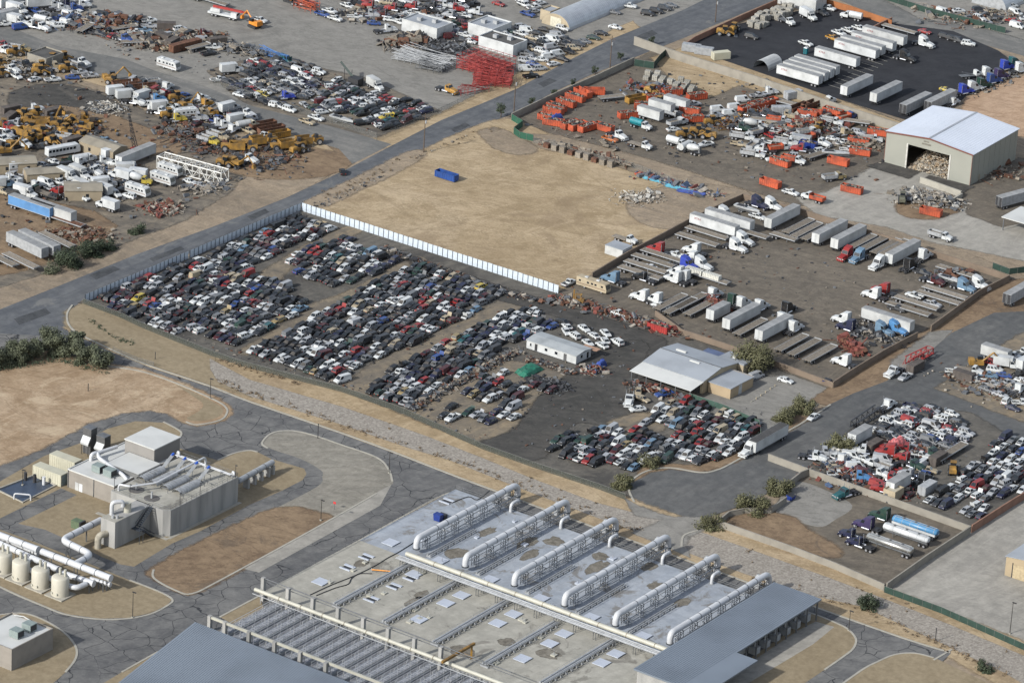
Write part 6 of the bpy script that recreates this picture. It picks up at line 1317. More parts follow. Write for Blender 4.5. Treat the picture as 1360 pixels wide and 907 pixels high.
mc = Vector(P(184, 631, 6.2))-fa; ml = Vector(P(143, 613, 6.2))-fa; q = MB(); q.box(ml.x, mc.x, mc.y, pc.y-.01, 0, 6.2); q.build('step_wall', mat('step_grey', px(120, 120, 118), .8, 0, .08, .3), root); q = MB(); q.box(ml.x+.3, mc.x-.3, mc.y+.3, pc.y-.3, 6.2, 6.26); q.build('step_roof', M_WHROOF, root)
for i, p in enumerate(((119, 602), (137, 607))):
    root = thing('exhaust_tower', ('taller dark steel exhaust tower with a white hood', 'shorter dark steel exhaust tower with a white hood')[i], 'exhaust tower', P(*p)); q = MB(); h_ = (7.4, 6.2)[i]; q.box(-1.4, 1.4, -1.2, 1.2, .3, h_); q.build('housing', mat('louvre_grey', px(98, 98, 98), .6, .2, .15, .8), root); q = MB(); q.hull8([(-1.3, -2.2, h_*.42), (1.3, -2.2, h_*.42), (1.3, -1.21, h_*.62), (-1.3, -1.21, h_*.62)], [(-1.3, -2.3, h_*.5), (1.3, -2.3, h_*.5), (1.3, -1.21, h_*.72), (-1.3, -1.21, h_*.72)]); q.build('hood', M_WHITE, root); q = MB(); q.box(-1.45, 1.45, -1.25, 1.25, h_, h_+.15); q.build('cap', M_GREY, root)
    for s in (-1, 1): q = MB(); q.beam((s*1.1, -2, 0), (s*1.1, -2, h_*.42), .15); q.build('leg', M_DARK, root)
for i, (p, s) in enumerate((((67, 638), 9.5), ((87, 622), 8.5))):
    root = thing('equipment_container', ('cream equipment container with dark open end by the sunken pit', 'cream equipment container tucked against the plant building')[i], 'container', P(*p)); q = MB(); q.box(-s/2, s/2, -1.5, 1.5, .15, 3.4)
    for k in range(12): x = -s/2+.3+k*(s-.6)/11; q.box(x-.05, x+.05, -1.55, -1.5, .3, 3.3)
    q.build('body', mat('cream_shell', px(196, 192, 170), .6, 0, .06, .4), root); q = MB(); q.box(s/2+.003, s/2+.06, -1.2, 1.2, .3, 3.1); q.build('end_door', mat('teal_grey', px(140, 156, 156), .6), root)
root = thing('sunken_pit', 'sunken pit with dark blue floor, pale rim and pumps', 'pit', P(30, 668.5)); a = Vector(P(30, 668.5)); e1, e2, e3 = [Vector(P(*p))-a for p in ((74, 646), (46, 632), (0, 656))]
q = MB(); q.face([(0, 0, .2), (e1.x, e1.y, .2), (e2.x, e2.y, .2), (e3.x-2, e3.y+1, .2)]); q.build('floor', mat('pit_floor', px(62, 74, 92), .5, 0, .2, .5), root); q = MB(); strip(q, [(e3.x-2, e3.y+1), (0, 0), (e1.x, e1.y), (e2.x, e2.y), (e3.x-2, e3.y+1)], .4, 0, .5); q.build('rim', M_CONC, root)
for k in range(3): q = MB(); x = e1.x*.4+e2.x*.35-k*2.6; y = e1.y*.4+e2.y*.45-k*.6; q.tube([(x, y, .2), (x, y, 2.4)], .45, 10); q.build('pump', (M_DUCT, M_DARK, M_DARK)[k], root)
q = MB(); q.tube(bend([(-3, .2, 0), (-3, .2, 1.8), (.6, 2.4, 1.8), (.6, 2.4, .2)], .6, 4), .22, 8); q.build('gooseneck', M_DUCT, root)
root = thing('transformer_box', 'green transformer cabinet with a black open side on the gravel', 'cabinet', P(104, 702)); q = MB(); q.box(-1.6, 1.0, -1, 1, .1, 2.3); q.build('cabinet', mat('utility_green', px(96, 112, 84), .7), root); q = MB(); q.box(1.003, 1.5, -1, 1.1, .1, 2.4); q.build('open_side', M_BLACKP, root)
# overhead ducts and carbon tanks
root = thing('overhead_duct', 'white zigzag duct leaving the inlet block on steel legs', 'duct', P(131.5, 712)); o0 = Vector((*P(131.5, 712), 0)); z = 4.2; pts = [V3(p, z)-o0 for p in ((134, 690.5), (82, 717), (122, 736.5), (100, 749))]; q = MB(); q.tube(bend(pts, 2.2), .85, 14); q.build('pipe', M_DUCT, root); q = MB(); rings(q, pts, .9, 5, 0); q.build('flange', MATS['dark_band'], root)
for p in ((115, 700), (94, 724), (88, 721)): v = V3(p, z)-o0; q = MB(); q.beam((v.x, v.y, 0), (v.x, v.y, 3.5), .3); q.build('leg', M_GREY, root)
for i, (lab, segs, z, r) in enumerate((('long white header duct running above the row of tanks', ((( -40, 695), (50, 729.5)), ((55.5, 732), (146.5, 767.5))), 4.3, .85), ('white duct with flanged ends just behind the four tanks', (((-30, 708), (77, 756)), ((83, 761), (124, 774.5))), 2.7, .8), ('low white return duct under the header duct', (((-20, 706), (50, 735)), ((120, 768), (146, 776))), 1.8, .55))):
    o0 = Vector((*P(segs[0][0][0], segs[0][0][1]), 0)); root = thing('header_duct', lab, 'duct', o0); q = MB(); f_ = MB()
    for s0, s1_ in segs: q = MB(); u, v = V3(s0, z)-o0, V3(s1_, z)-o0; q.tube([u, v], r, 14); rings(f_, [u, v], r+.06, 5, 0); d_ = (v-u).normalized()*.2; q.tube([v-d_, v+d_], r+.1, 14); q.build('pipe', M_DUCT, root)
    f_.build('flange', MATS['dark_band'], root)
    for s0, s1_ in segs:
        for t in (.12, .5, .92): v = (V3(s0, z)-o0).lerp(V3(s1_, z)-o0, t); q = MB(); q.beam((v.x, v.y-.6, 0), (v.x, v.y-.6, z-r), .22); q.beam((v.x, v.y+.6, 0), (v.x, v.y+.6, z-r), .22); q.build('leg', M_GREY, root)
for i, p in enumerate(((79.8, 791), (53.5, 780.5), (27.6, 770), (4, 760))):
    root = thing('carbon_tank', ('beige tank nearest the tip of the gravel island', 'second beige tank from the tip of the gravel island', 'third beige tank from the tip of the gravel island', 'beige tank cut by the edge of the picture')[i], 'tank', P(*p), 0, 'beige tanks on square pads'); q = MB(); q.tube([(0, 0, .5), (0, 0, 5.0), (0, 0, 5.35), (0, 0, 5.5)], [2.2, 2.2, 1.9, .6], 24); q.build('shell', mat('beige_tank', px(196, 190, 173), .55, 0, .06, .4), root); q = MB(); q.box(-2.75, 2.75, -2.7, 2.7, 0, .5); q.build('pad', M_CONC, root)
    for x in (-.6, 1.0): q = MB(); q.tube([(x, .6, 5.2), (x, .6, 7.2)], .36, 8); q.build('nozzle', M_CREAMP, root)
    q = MB(); q.tube(bend([(1.4, 1.5, 2.6), (3.6, 2.0, 2.6), (3.9, 5.0, 2.7)], 1), .7, 10); q.build('side_duct', M_DUCT, root)
    for x in (-.8, .7): q = MB(); q.tube([(x, -2.05, 1.4), (x, -2.35, 1.4)], .28, 8); q.build('manway', M_CREAMP, root)
# pump house
HP = 5.4; a, b_, c = Vector(P(15.5, 864.5, HP)), Vector(P(72.4, 837, HP)), Vector(P(18.5, 815, HP)); wP = b_.x-c.x; dP = b_.y-a.y
root = flat_block('pump_house', 'pale grey pump house with two roof units at the lower corner', (0, 0), wP, dP, HP, M_CBLOCK, M_WHROOF, 0); root.location = (a.x-wP, a.y, 0)
for k in range(2):
    x, y = wP-5.4, dP*.35+k*4.5; q = MB(); q.box(x, x+2.7, y, y+2.4, HP+.2, HP+2.0); q.build('air_unit', MATS['air_unit_green'], root); q = MB(); q.box(x+2.702, x+2.74, y+.2, y+2.2, HP+.4, HP+1.8); q.build('air_grille', M_DARK, root)
q = MB(); q.beam((1.5, dP-1, HP+.4), (4.5, dP-1, HP+1.1), .2); q.beam((4.5, dP-1, HP+1.1), (wP-4, dP-1.0, HP+.4), .2); q.build('roof_rail', M_WHITE, root)
root = thing('outfall_pipe', 'grey pipe on saddles leaving the far end of the concrete basin', 'pipe', P(320.8, 645)); o0 = Vector((*P(320.8, 645), 0)); u, v = V3((316, 639), 3.4)-o0, V3((362, 613.5), 3.4)-o0; q = MB(); q.tube([u, v], .75, 14); q.build('pipe', M_STEEL, root); q = MB(); rings(q, [u, v], .82, 4, 0); q.build('flange', M_GREY, root)
for t in (.25, .45, .65, .85, .98): w3 = u.lerp(v, t); q = MB(); q.box(w3.x-.9, w3.x+.9, w3.y-.3, w3.y+.3, 0, 2.7); q.build('saddle', M_PCONC, root)
# ================================================================ TRUCKS, TRAILERS, BINS AND MACHINES, yard by yard
MK = {
    'tr': lambda: tractor(), 'dc': lambda: tractor('daycab'), 'bt': lambda: box_trailer(), 'bt2': lambda: box_trailer(8.6), 'btg': lambda: box_trailer(16.15, True, M_ROOFG, M_STEEL, True), 'btb': lambda: box_trailer(16.15, True, M_ROOFG, mat('faded_blue', px(90, 140, 190), .6, 0, .15, .4)),
    'btd': lambda: box_trailer(16.15, True, mat('dark_trailer_roof', px(74, 72, 70), .8, 0, .2, .4)),
    'fb': lambda: flatbed(), 'fbs': lambda: flatbed(9), 'fbr': lambda: flatbed(14.6, M_RUST), 't0': lambda: tanker(0), 't1': lambda: tanker(1), 't2': lambda: tanker(2),
    'ro': lambda: rolloff(1), 'ro2': lambda: rolloff(1, None, 5), 'roe': lambda: rolloff(0), 'ror': lambda: rolloff(1, M_RED, 3), 'rol': lambda: rolloff(1, None, 9, 11.5), 'rot': lambda: rolloff(0, M_RUST, 1, 9), 'roc': lambda: rolloff(0, mat('container_blue', px(22, 70, 142), .6, 0, .2, .6), 6, 7.4), 'roy': lambda: rolloff(0, M_YEL, 1, 7), 'rob': lambda: rolloff(1, MATS['deep_blue'], 4, 5.5),
    'xb': lambda: straight_truck('box'), 'xd': lambda: straight_truck('dump'), 'xf': lambda: straight_truck('flat'), 'xw': lambda: straight_truck('tank'), 'xm': lambda: straight_truck('mixer'), 'xr': lambda: straight_truck('roll'), 'xh': lambda: straight_truck('hauler'), 'xt': lambda: straight_truck('tank', M_TEAL), 'xdo': lambda: straight_truck('dump', M_ORANGE),
    'du': lambda: dumpster(), 'cc': lambda: cargo_container(MATS['cream_shell']), 'cr': lambda: cargo_container(M_RUST, 12.2), 'cg': lambda: cargo_container(M_STEEL), 'cd': lambda: cargo_container(mat('dark_container', px(92, 84, 78), .8, 0, .2, .6)),
    'wl': lambda: loader(), 'wld': lambda: loader(mat('dull_olive', px(96, 96, 80), .7)), 'es': lambda: scraper(), 'ex': lambda: excavator(), 'exo': lambda: excavator(mat('machine_orange', px(222, 140, 40), .6, 0, .2, 1)), 'fk': lambda: forklift(), 'mh': lambda: motorhome(), 'rv': lambda: motorhome(8.2), 'bs': lambda: bus(), 'bo': lambda: boat(), 'chr': lambda: car_hauler(), 'chb': lambda: car_hauler(M_BLACKP), 'ct': lambda: crane_truck(),
}
NAME = {'tr': 'sleeper cab tractor', 'dc': 'day cab tractor', 'bt': 'white box trailer', 'bt2': 'short white box trailer', 'btg': 'grey box trailer', 'btb': 'faded blue box trailer', 'btd': 'dark roofed box trailer', 'fb': 'grey plank flatbed trailer', 'fbs': 'short flatbed trailer', 'fbr': 'rusty flatbed trailer', 't0': 'polished tank trailer', 't1': 'white tank trailer', 't2': 'blue topped tank trailer', 'ro': 'orange debris bin', 'ro2': 'heaped orange bin', 'roe': 'empty orange bin', 'ror': 'red debris bin', 'rol': 'long orange bin', 'rot': 'rusty open bin', 'roy': 'yellow open bin', 'rob': 'blue bin', 'roc': 'blue container', 'du': 'blue dumpster', 'xb': 'box truck', 'xd': 'dump truck', 'xf': 'flatbed truck', 'xw': 'tank truck', 'xm': 'mixer truck', 'xr': 'bin truck', 'xh': 'tow truck', 'xt': 'teal tank truck', 'xdo': 'orange bed dump truck', 'cc': 'cream container', 'cr': 'long rusty container', 'cg': 'grey container', 'cd': 'dark container', 'wl': 'yellow loader', 'wld': 'dull olive loader', 'es': 'yellow earth scraper', 'ex': 'yellow excavator', 'exo': 'orange excavator', 'fk': 'yellow forklift', 'mh': 'tan motorhome', 'rv': 'white motorhome', 'bs': 'white bus', 'bo': 'white speedboat', 'chr': 'red car hauler', 'chb': 'black car hauler', 'ct': 'white crane truck'}
PAINTED = {'tr', 'dc', 'xb', 'xd', 'xf', 'xw', 'xm', 'xr', 'xh', 'xt', 'xdo'}
GROUPOF = {'tr': 'road tractors', 'dc': 'road tractors', 'fb': 'flatbed trailers', 'bt': 'box trailers', 'ro': 'orange bins', 'ro2': 'orange bins', 'roe': 'orange bins'}
CARK = {'s': 'sedan', 'h': 'hatchback', 'u': 'suv', 'p': 'pickup_truck', 'v': 'van', 'w': 'station_wagon', 'c': 'coupe'}
def yard(text, zone, mark, mark_px):
    mk = P(*mark_px)
    for line in text.strip().splitlines():
        line = line.strip()
        if not line or line[0] == '#': continue
        body, _, lab = line.partition('|'); f = body.split(); k, x, y, a = f[0], float(f[1]), float(f[2]), float(f[3]); col = ' '.join(f[4:]) or None
        if k in CARK:
            o, d = put_car((x, y), a, CARK[k], col or 'white', '', True, True)
            o['group'] = 'vehicles '+zone
        else:
            o = place('big_'+k, MK[k], (x, y), a, CC[col or 'white'] if k in PAINTED else None); d = (col or 'white')+' '+NAME[k] if k in PAINTED else NAME[k]
            if k in GROUPOF: o['group'] = GROUPOF[k]+' '+zone
        if lab.strip(): o['label'] = lab.strip()
        else: later_label(o, d, zone, mark, mk)
yard('''
bt 948 308.5 180|white box trailer with small red lettering beside two flatbeds
bt 968 302 180|white box trailer behind the one with red lettering
fb 939 315 0
fb 926 324 0
tr 978 334 0 white|white sleeper cab nosing out past the two lettered box trailers
tr 987 325 0 white
tr 920 338 180 white
c 909 344 180 white
tr 916 349 180 white
tr 913 358 0 bright blue|bright blue sleeper cab among white cabs near the sack loaded flatbed
tr 932 358 0 white
tr 898 369 180 white
tr 906 374 180 white
fb 940 374 0|flatbed trailer carrying two rows of white sacks
bo 991 283 0|white speedboat with dark stripes on its trailer by the tan wall
tr 1007 277 0 navy
tr 1025 279 0 white
p 1006 291 0 white
tr 963 291 0 white
bt 1038 298 90|single white box trailer standing along the street direction near the speedboat
fbs 1003 317 0
fbs 1041 320 0
fb 1060 306 90
fb 1071 311 90
fb 1084 315 90
bt 1101 318 90
bt 1126 325 90
fb 1143 327 90
fb 1158 330 90
fb 1176 333 90
bt 1198 345 90
fb 1187 334 90
tr 1165 357 270 white
tr 1123 345 270 red
tr 1139 348 270 light blue
tr 1208 358 90 black
tr 1227 345 90 white
p 1224 365 0 charcoal
fb 1273 367 0|flatbed trailer heaped with brown scrap along the tan wall
dc 1240 378 0 maroon
bo 1262 377 0|small white boat between the maroon and light blue tractors
tr 1281 387 0 light blue
tr 1300 384 0 white
fb 1255 394 0
fb 1246 401 0
p 1214 396 180 white
tr 1171 391 180 red
tr 1159 397 180 white
fb 1217 408 0
fb 1206 416 0
p 1191 413 0 charcoal
p 1238 407 0 silver
bt 1178 435 0|long white box trailer lying near the two sky blue tractors
tr 1119 430 180 white
tr 1125 440 180 navy
tr 1172 445 0 light blue
tr 1190 443 0 sky blue
tr 1119 486 180 white|lone white sleeper cab near the yard corner by the red hauler
fb 1051 461 90
fb 1068 467 90
fb 1089 475 90
bt 1027 446 90
tr 1055 441 90 white
tr 1040 430 90 white
tr 1046 416 90 black
bt 984 431 90
tr 1010 413 90 white
fb 996 440 90
bt2 953 424 90
tr 974 405 90 green
tr 986 409 90 white
tr 948 397 90 white
fb 930 414 90
fb 917 406 90
fb 903 412 90
fb 890 407 90
tr 851 400 180 white
tr 869 404 180 white
p 877 410 180 white
tr 812 376 180 light blue
fb 850 368 0
fb 858 360 0
fb 868 352 0
fb 880 345 0
tr 872 337 180 red
p 899 342 180 white
c 863 357 180 white
dc 854 374 180 black
tr 895 376 180 white
mh 788 385 0|long tan motorhome parked by the end of the bright corrugated fence
p 755 379 90 white
xf 833 323 0 white|white flatbed truck beside the small cabin on the tan lot
fk 767 404 200|yellow forklift among scrap where the corrugated fence ends
p 822 420 180 white
ror 875 440 0|red debris bin behind the canopied office
''', 'in the truck yard', 'the canopied office', (900, 470))
yard('''
btd 1019 593 270|white trailer with dark roof hitched to the truck on the round street
tr 994 604.5 270 white|white sleeper cab pulling the dark roofed trailer on the street
btg 1354 398 90|grey trailer with dark open rear on the street by the yard gate
chr 1219 482 270|red car hauler parked against the tan wall
dc 1186 499 270 white
p 1202 504 270 silver|silver pickup towing a black box beside the red car hauler
cd 1215 493 90|black box trailer behind the silver pickup on the street
chb 1150 563 90|black car hauler parked along the street edge
dc 1178 543 90 white|white cab of the black car hauler on the street
s 1080 557 270 white|white sedan driving on the round ended street
s 1043 508 0 white|white sedan alone on the office forecourt
v 1004 503 80 silver|pale van parked beside the office annex
s 996 487 60 silver|silver sedan under the tree behind the office
s 455 231 135 black|dark sedan driving on the wide street past the fence corner
du 1098 511 0|blue bin at the corner of the office forecourt
du 1050 664 90|blue bin by the entry wall of the tanker lot
''', 'on the street', 'the round street end', (850, 650))
yard('''
dc 1121 661 255 teal|dark teal bonneted tractor alone on the tanker lot
dc 1130 716 180 navy
tr 1149 703 180 purple
tr 1170 691 180 green
t2 1215 708 180|blue topped tank trailer by the grey tanker lot wall
t1 1203 718 180|plain white tank trailer between the blue and polished ones
t0 1181 732 180|polished silver tank trailer nearest the rock channel
dc 1140 727 180 navy
''', 'in the tanker lot', 'the blue bin', (1050, 664))
yard('''
bt2 1141 589 90
cd 1160 598 90
dc 1180 602 180 red
tr 1178 606 200 red
dc 1203 614 180 red
p 1147 613 0 white
v 1130 609 20 white
dc 1140 639 30 sky blue
dc 1168 634 0 white
xd 1163 622 180 white
bt2 1192 653 90
s 1207 660 90 maroon
cg 1231 654 90
p 1226 634 90 blue
wl 1265 628 120
p 1112 633 40 white
s 1124 628 100 red
cd 1245 615 90
fb 1262 606 90
c 1100 614 30 silver
p 1216 648 90 black
''', 'in the cluttered lot', 'the olive tree', (1000, 665))
yard('''
bt2 1322 479 0
xb 1340 490 20 white
ex 1298 488 40
p 1312 502 30 light blue
p 1296 508 200 white
xf 1290 497 10 white
p 1336 512 60 silver
dc 1352 522 90 white
p 1352 500 90 charcoal
s 1310 520 0 grey
s 1328 527 0 silver
cd 1280 505 0
p 1356 538 40 white
c 1345 545 0 navy
''', 'in the scrap lot past the side street', 'the side street', (1250, 515))
yard('''
ro 728 161 10
ro2 735 167 20|orange bin half covered by a blue tarp at the container yard corner
ro 735 151 5
ro2 739 147 0
ro 752 141 0
ro2 764 134 0
roe 774 128 -15
roe 789 126 40
ro 757 170 80
ro2 767 172 80
ro 780 174 80
ro2 802 174 0
dc 821 185 -10 white
p 810 188 0 orange
xt 853 172 0 white|teal tank truck among white box trailers in the container yard
bt2 863 160 0
bt2 878 151 0
bt2 898 146 0
ro 834 157 60
roy 844 136 70
ro2 856 145 30
fbs 812 134 60
s 894 175 60 white
xf 853 198 0 white
xw 902 196 0 white
xm 912 203 180 white
ro 920 162 50
rol 1013 142 75
rol 1000 147 75
v 953 149 60 white
v 969 154 60 white
v 976 146 60 white
v 986 136 60 white
p 1006 130 60 silver
dc 1020 127 60 white
cg 1053 131 70
ro 1066 168 45
ro2 1073 155 10
ro 1106 153 0
ro2 1058 172 80
xf 1098 139 70 white
xm 1005 172 30 white
xd 988 187 20 white
xd 1002 210 20 white
dc 1012 203 200 white
xd 1046 194 20 white
p 1028 215 230 white
xdo 1056 218 10 white
ro 1036 220 0
wl 939 185 200
wl 928 180 30
p 937 195 250 white
xw 914 199 90 white
p 1072 160 10 white
xd 1076 180 60 white
p 1116 175 60 silver
c 1106 187 20 white
wl 1088 176 80
ro 1166 180 20
ro2 1140 192 20
ro 1142 206 20
roe 1113 219 10
bo 1108 209 30
p 1126 202 40 white
xd 1158 190 30 white
rot 1060 148 85
rot 1078 143 85
rob 1073 197 10
''', 'in the container yard', 'the green gate', (690, 170))
yard('''
roe 1023 248 0|orange bin standing alone on the dirt track below the container yard
p 1050 259 0 white|white pickup crossing the dirt track near the orange bin truck
xdo 1077 267 180 white|white truck with orange bed on the dirt track
ro2 1131 256 10|orange bin heaped with junk on the concrete apron
xd 1110 240 60 gold|brown dump truck at the edge of the concrete apron
wld 1198 269 120|dull loader beside the debris bay below the warehouse
roe 1236 286 10|orange bin beside the pale ramp below the warehouse
btg 1350 272 75|grey dump trailer at the far side of the concrete apron
xd 1251 319 0 white|white dump truck above the truck yard wall
roc 593 238 0|blue open container alone on the empty tan lot
''', 'below the warehouse', 'the warehouse', (1230, 240))
yard('''
bt 1061 109 180
bt 1069 104.5 180
bt 1076.5 100.5 180
bt 1084 96.5 180
bt 1111 85.5 180
bt 1137 74.5 180
bt 1145 70 180
bt 1159.5 65 180
bt 1174 57|white box trailer with red lettering near the short brown wall
bt 1137 123 90
bt 1176 132 90
btg 1215 147 90
btg 1248 143 90
dc 1264 141 90 white
tr 1228 63 0 white
fb 1192 43 0
s 1228 45 0 red
u 1255 52 0 black
u 1265 55 0 black
u 1273 57 0 charcoal
u 1286 61 20 white
tr 1203 82 0 black
c 1256 122 0 yellow|yellow coupe alone on the black asphalt
xh 1293 104 60 white
tr 1281 126 70 bright blue
tr 1293 122 70 white
tr 1305 118 70 green
tr 1318 112 70 blue
tr 1312 103 70 white
tr 1328 106 70 purple
tr 1336 94 70 bright blue
tr 1347 90 70 teal
tr 1356 97 70 white
xh 1046 33 -20 white
xb 1075 27 -20 white
xw 1128 26 190 white
p 1114 47 -10 white
p 1127 44 -10 white
p 1141 41 -10 white
p 1106 54 -10 mustard
p 1070 61 -10 white
u 998 52 10 black
wl 963 48 30
wl 975 43 100
cc 957 79 60
cg 935 73 20
cg 918 69 20
p 1092 20 -20 charcoal
p 1100 14 0 white
dc 1087 10 0 black
'''.replace('1174 57|', '1174 57 180|'), 'on the black asphalt lot', 'the storage tent', (1005, 85))
yard('''
dc 493 12 200 red
dc 523 16 200 red
dc 550 14 200 red
dc 510 24 200 maroon
dc 595 124 0 mustard|mustard yellow day cab on the gravel below the red steel racks
dc 514 44 60 white
p 575 18 30 black
dc 590 12 30 white
dc 604 16 30 red
p 562 26 60 white
p 616 24 20 white
s 662 8 0 red
u 693 4 0 white
s 709 2 0 red
p 709 13 70 white
s 710 18 70 silver
p 692 48 0 white
p 720 56 -10 white
s 740 44 10 black
u 747 41 10 white
p 748 61 0 charcoal
u 768 62 20 charcoal
s 776 58 20 grey
s 788 53 20 green
s 798 47 20 black
s 817 39 10 white
u 860 21 20 black
u 871 18 20 black
u 882 14 20 charcoal
s 890 10 20 grey
s 815 19 20 grey
p 835 11 20 white
v 740 75 70 white
v 728 79 70 white
s 735 88 70 white
u 717 94 60 silver
p 705 104 60 black
s 706 63 10 black
u 719 71 10 white
p 698 74 20 grey
s 706 80 20 silver
s 719 82 30 white
s 708 88 10 blue
s 698 58 0 black
s 635 55 30 red
p 617 50 20 white
p 611 56 20 charcoal
s 624 58 10 white
s 606 46 40 navy
p 672 44 10 green
s 712 47 20 black
v 732 66 70 silver
''', 'around the far white blocks', 'the mustard day cab', (595, 124))
yard('''
ct 297 24 10|white crane truck with red boom on the far gravel lot
exo 338 37 170|orange tracked drill rig with lowered mast on the far gravel lot
fb 280 6 0|long pale flatbed at the top of the far gravel lot
cr 246 66 80|long rusty container standing among junk beyond the worn street
rv 224 92 0|white cabin trailer beside the worn street
p 284 66 40 white
bt2 12 12 80
dc 4 14 200 white
bt2 35 6 80
bt2 52 12 60
dc 42 38 200 white
xb 24 34 10 white
dc 55 41 0 white
xw 62 34 10 white
dc 70 12 60 white
dc 80 16 60 white
dc 88 10 60 navy
dc 97 16 60 blue
xb 64 4 60 white
xb 44 2 60 white
p 78 28 60 blue
bt2 8 30 80
p 191 44 40 light blue
p 198 38 40 silver
cd 221 40 40
p 180 46 40 white
p 205 50 0 tan
s 243 54 20 charcoal
v 303 94 60 white
xb 310 98 60 white
p 290 109 60 white
dc 378 133 60 bright blue|bright blue tractor in the wreck lot beside the worn street
xb 500 120 -20 white|white box truck at the top of the wreck lot
bo 453 164 0|white boat hull at the corner of the wreck lot
p 420 160 0 white
p 408 165 0 tan
p 345 30 0 white
exo 385 3 0
p 428 22 0 blue
p 445 28 0 white
dc 405 9 20 red
p 438 18 0 white
''', 'in the lots beyond the worn street', 'the cabin trailer', (224, 92))
yard('''
wl 33 158 20
es 57 169 40
wl 88 178 80
es 37 184 0
wl 50 156 60
ex 70 165 100
ex 8 206 60
wl 98 168 20
ex 20 196 80
es 112 166 130
ex 112 174 200
wl 6 172 40
xd 30 196 0 white
bs 83 206 70|white bus between the tan shed and the yellow machines
dc 45 150 60 white
dc 8 174 20 red
ex 147 109 60
rot 167 116 60
rot 178 119 60
rot 190 121 60
wl 152 113 20
xb 172 133 60 white
dc 180 140 20 white
dc 207 137 60 sky blue
v 207 148 60 white
xb 218 148 60 cream
wl 236 135 60
ex 248 145 80
wl 225 158 60
rv 247 157 60
dc 234 163 60 yellow
dc 268 156 60 tan
xf 276 155 60 mustard
xb 319 165 70 cream
dc 305 163 60 red
dc 296 172 60 white
xw 331 171 70 cream
dc 288 169 60 white
rot 349 171 70
rot 360 177 70
roy 371 183 70
es 347 193 60
xd 279 192 0 yellow
xd 292 186 0 tan
es 320 201 40
es 385 198 60
es 408 193 60
wl 396 204 80
dc 330 216 0 white
wl 300 222 20
ex 315 222 0
bt 180 216 90|white box trailer standing beside the white truss frame
dc 155 224 180 white
rv 216 244 0
rv 183 259 0
xm 188 245 20 yellow
rv 226 232 0
s 252 244 0 white
s 266 249 0 silver
xb 140 278 180 white
btb 42 284 0|faded blue box trailer half hidden behind a white one
bt 70 290 0|white box trailer in front of the faded blue one
fbr 86 298 0|rusty flatbed trailer below the white box trailer
btg 36 336 -10
btg 52 333 -10
fb 28 352 -10
fb 76 324 -10
fbs 8 353 -10
dc 100 230 180 white
dc 124 233 0 white
p 112 231 0 white
s 136 243 60 navy
p 120 243 60 white
p 78 245 0 white
dc 14 244 60 white
xb 6 250 60 light blue
xf 50 258 180 green
v 33 224 20 silver
rv 28 228 60
p 70 255 0 silver
p 90 246 60 white
xw 115 216 70 white
p 140 190 0 light blue
p 152 196 0 white
dc 15 97 0 white
wl 86 82 60
dc 108 88 0 white
wl 90 96 60
p 14 98 0 white
dc 5 72 0 white
xd 28 70 20 gold
wl 70 84 100
p 70 109 60 white
p 120 104 60 silver
dc 3 66 0 red
''', 'in the machinery yard', 'the white truss frame', (250, 225))
# writing and loads on particular trailers
def sacks(at, ang, label, n=10):
    root = thing('sack_row', label, 'sacks', P(*at), D2R(ang))
    for k in range(n):
        q = MB(); x = -n*.28+k*.56; q.loft([[(x-.24, -.9, 1.47), (x+.24, -.9, 1.47), (x+.2, -.85, 2.9), (x-.2, -.85, 2.9)], [(x-.24, .9, 1.47), (x+.24, .9, 1.47), (x+.2, .85, 2.9), (x-.2, .85, 2.9)]]); q.build('sack', mat('white_sack', px(222, 220, 208), .8, 0, .1, 1), root)
sacks((923, 369), 0, 'row of white sacks at the cab end of a flatbed'); sacks((946, 376), 0, 'row of white sacks at the wheel end of a flatbed')
mk_t = {}
def lettering(txt, x, y, ang, side, z, size, c, label):
    """raised sheet lettering fixed to a trailer's side wall"""
    cu = bpy.data.curves.new('side_lettering', 'FONT'); cu.body = txt; cu.size = size; cu.extrude = .01; cu.align_x = 'CENTER'; o = bpy.data.objects.new('side_lettering', cu); 
    cu.materials.append(c); me = bpy.data.meshes.new_from_object(o); bpy.data.objects.remove(o); bpy.data.curves.remove(cu); o = bpy.data.objects.new('side_lettering', me); COL.objects.link(o); return o
def letter_trailer(tr, txt, along, c):
    o = lettering(txt, 0, 0, 0, 1, 2.9, .95, c, ''); o.parent = tr; s = 1.345
    o.location = (along, s, 2.75); o.rotation_euler = (D2R(90), 0, D2R(180)); return o
M_LET = mat('red_lettering', px(150, 40, 44), .6); M_LETD = mat('dark_lettering', px(80, 78, 80), .6)
for o in list(COL.objects):
    l = o.get('label')
    if l == 'white box trailer with small red lettering beside two flatbeds': letter_trailer(o, 'XTRA', 5.2, M_LET)
    elif l == 'white box trailer with red lettering near the short brown wall': letter_trailer(o, 'XTRA', 5.0, M_LET)
    elif l == 'long white box trailer lying near the two sky blue tractors': letter_trailer(o, 'XTRA', 4.6, M_LETD).rotation_euler = (D2R(90), 0, 0); 

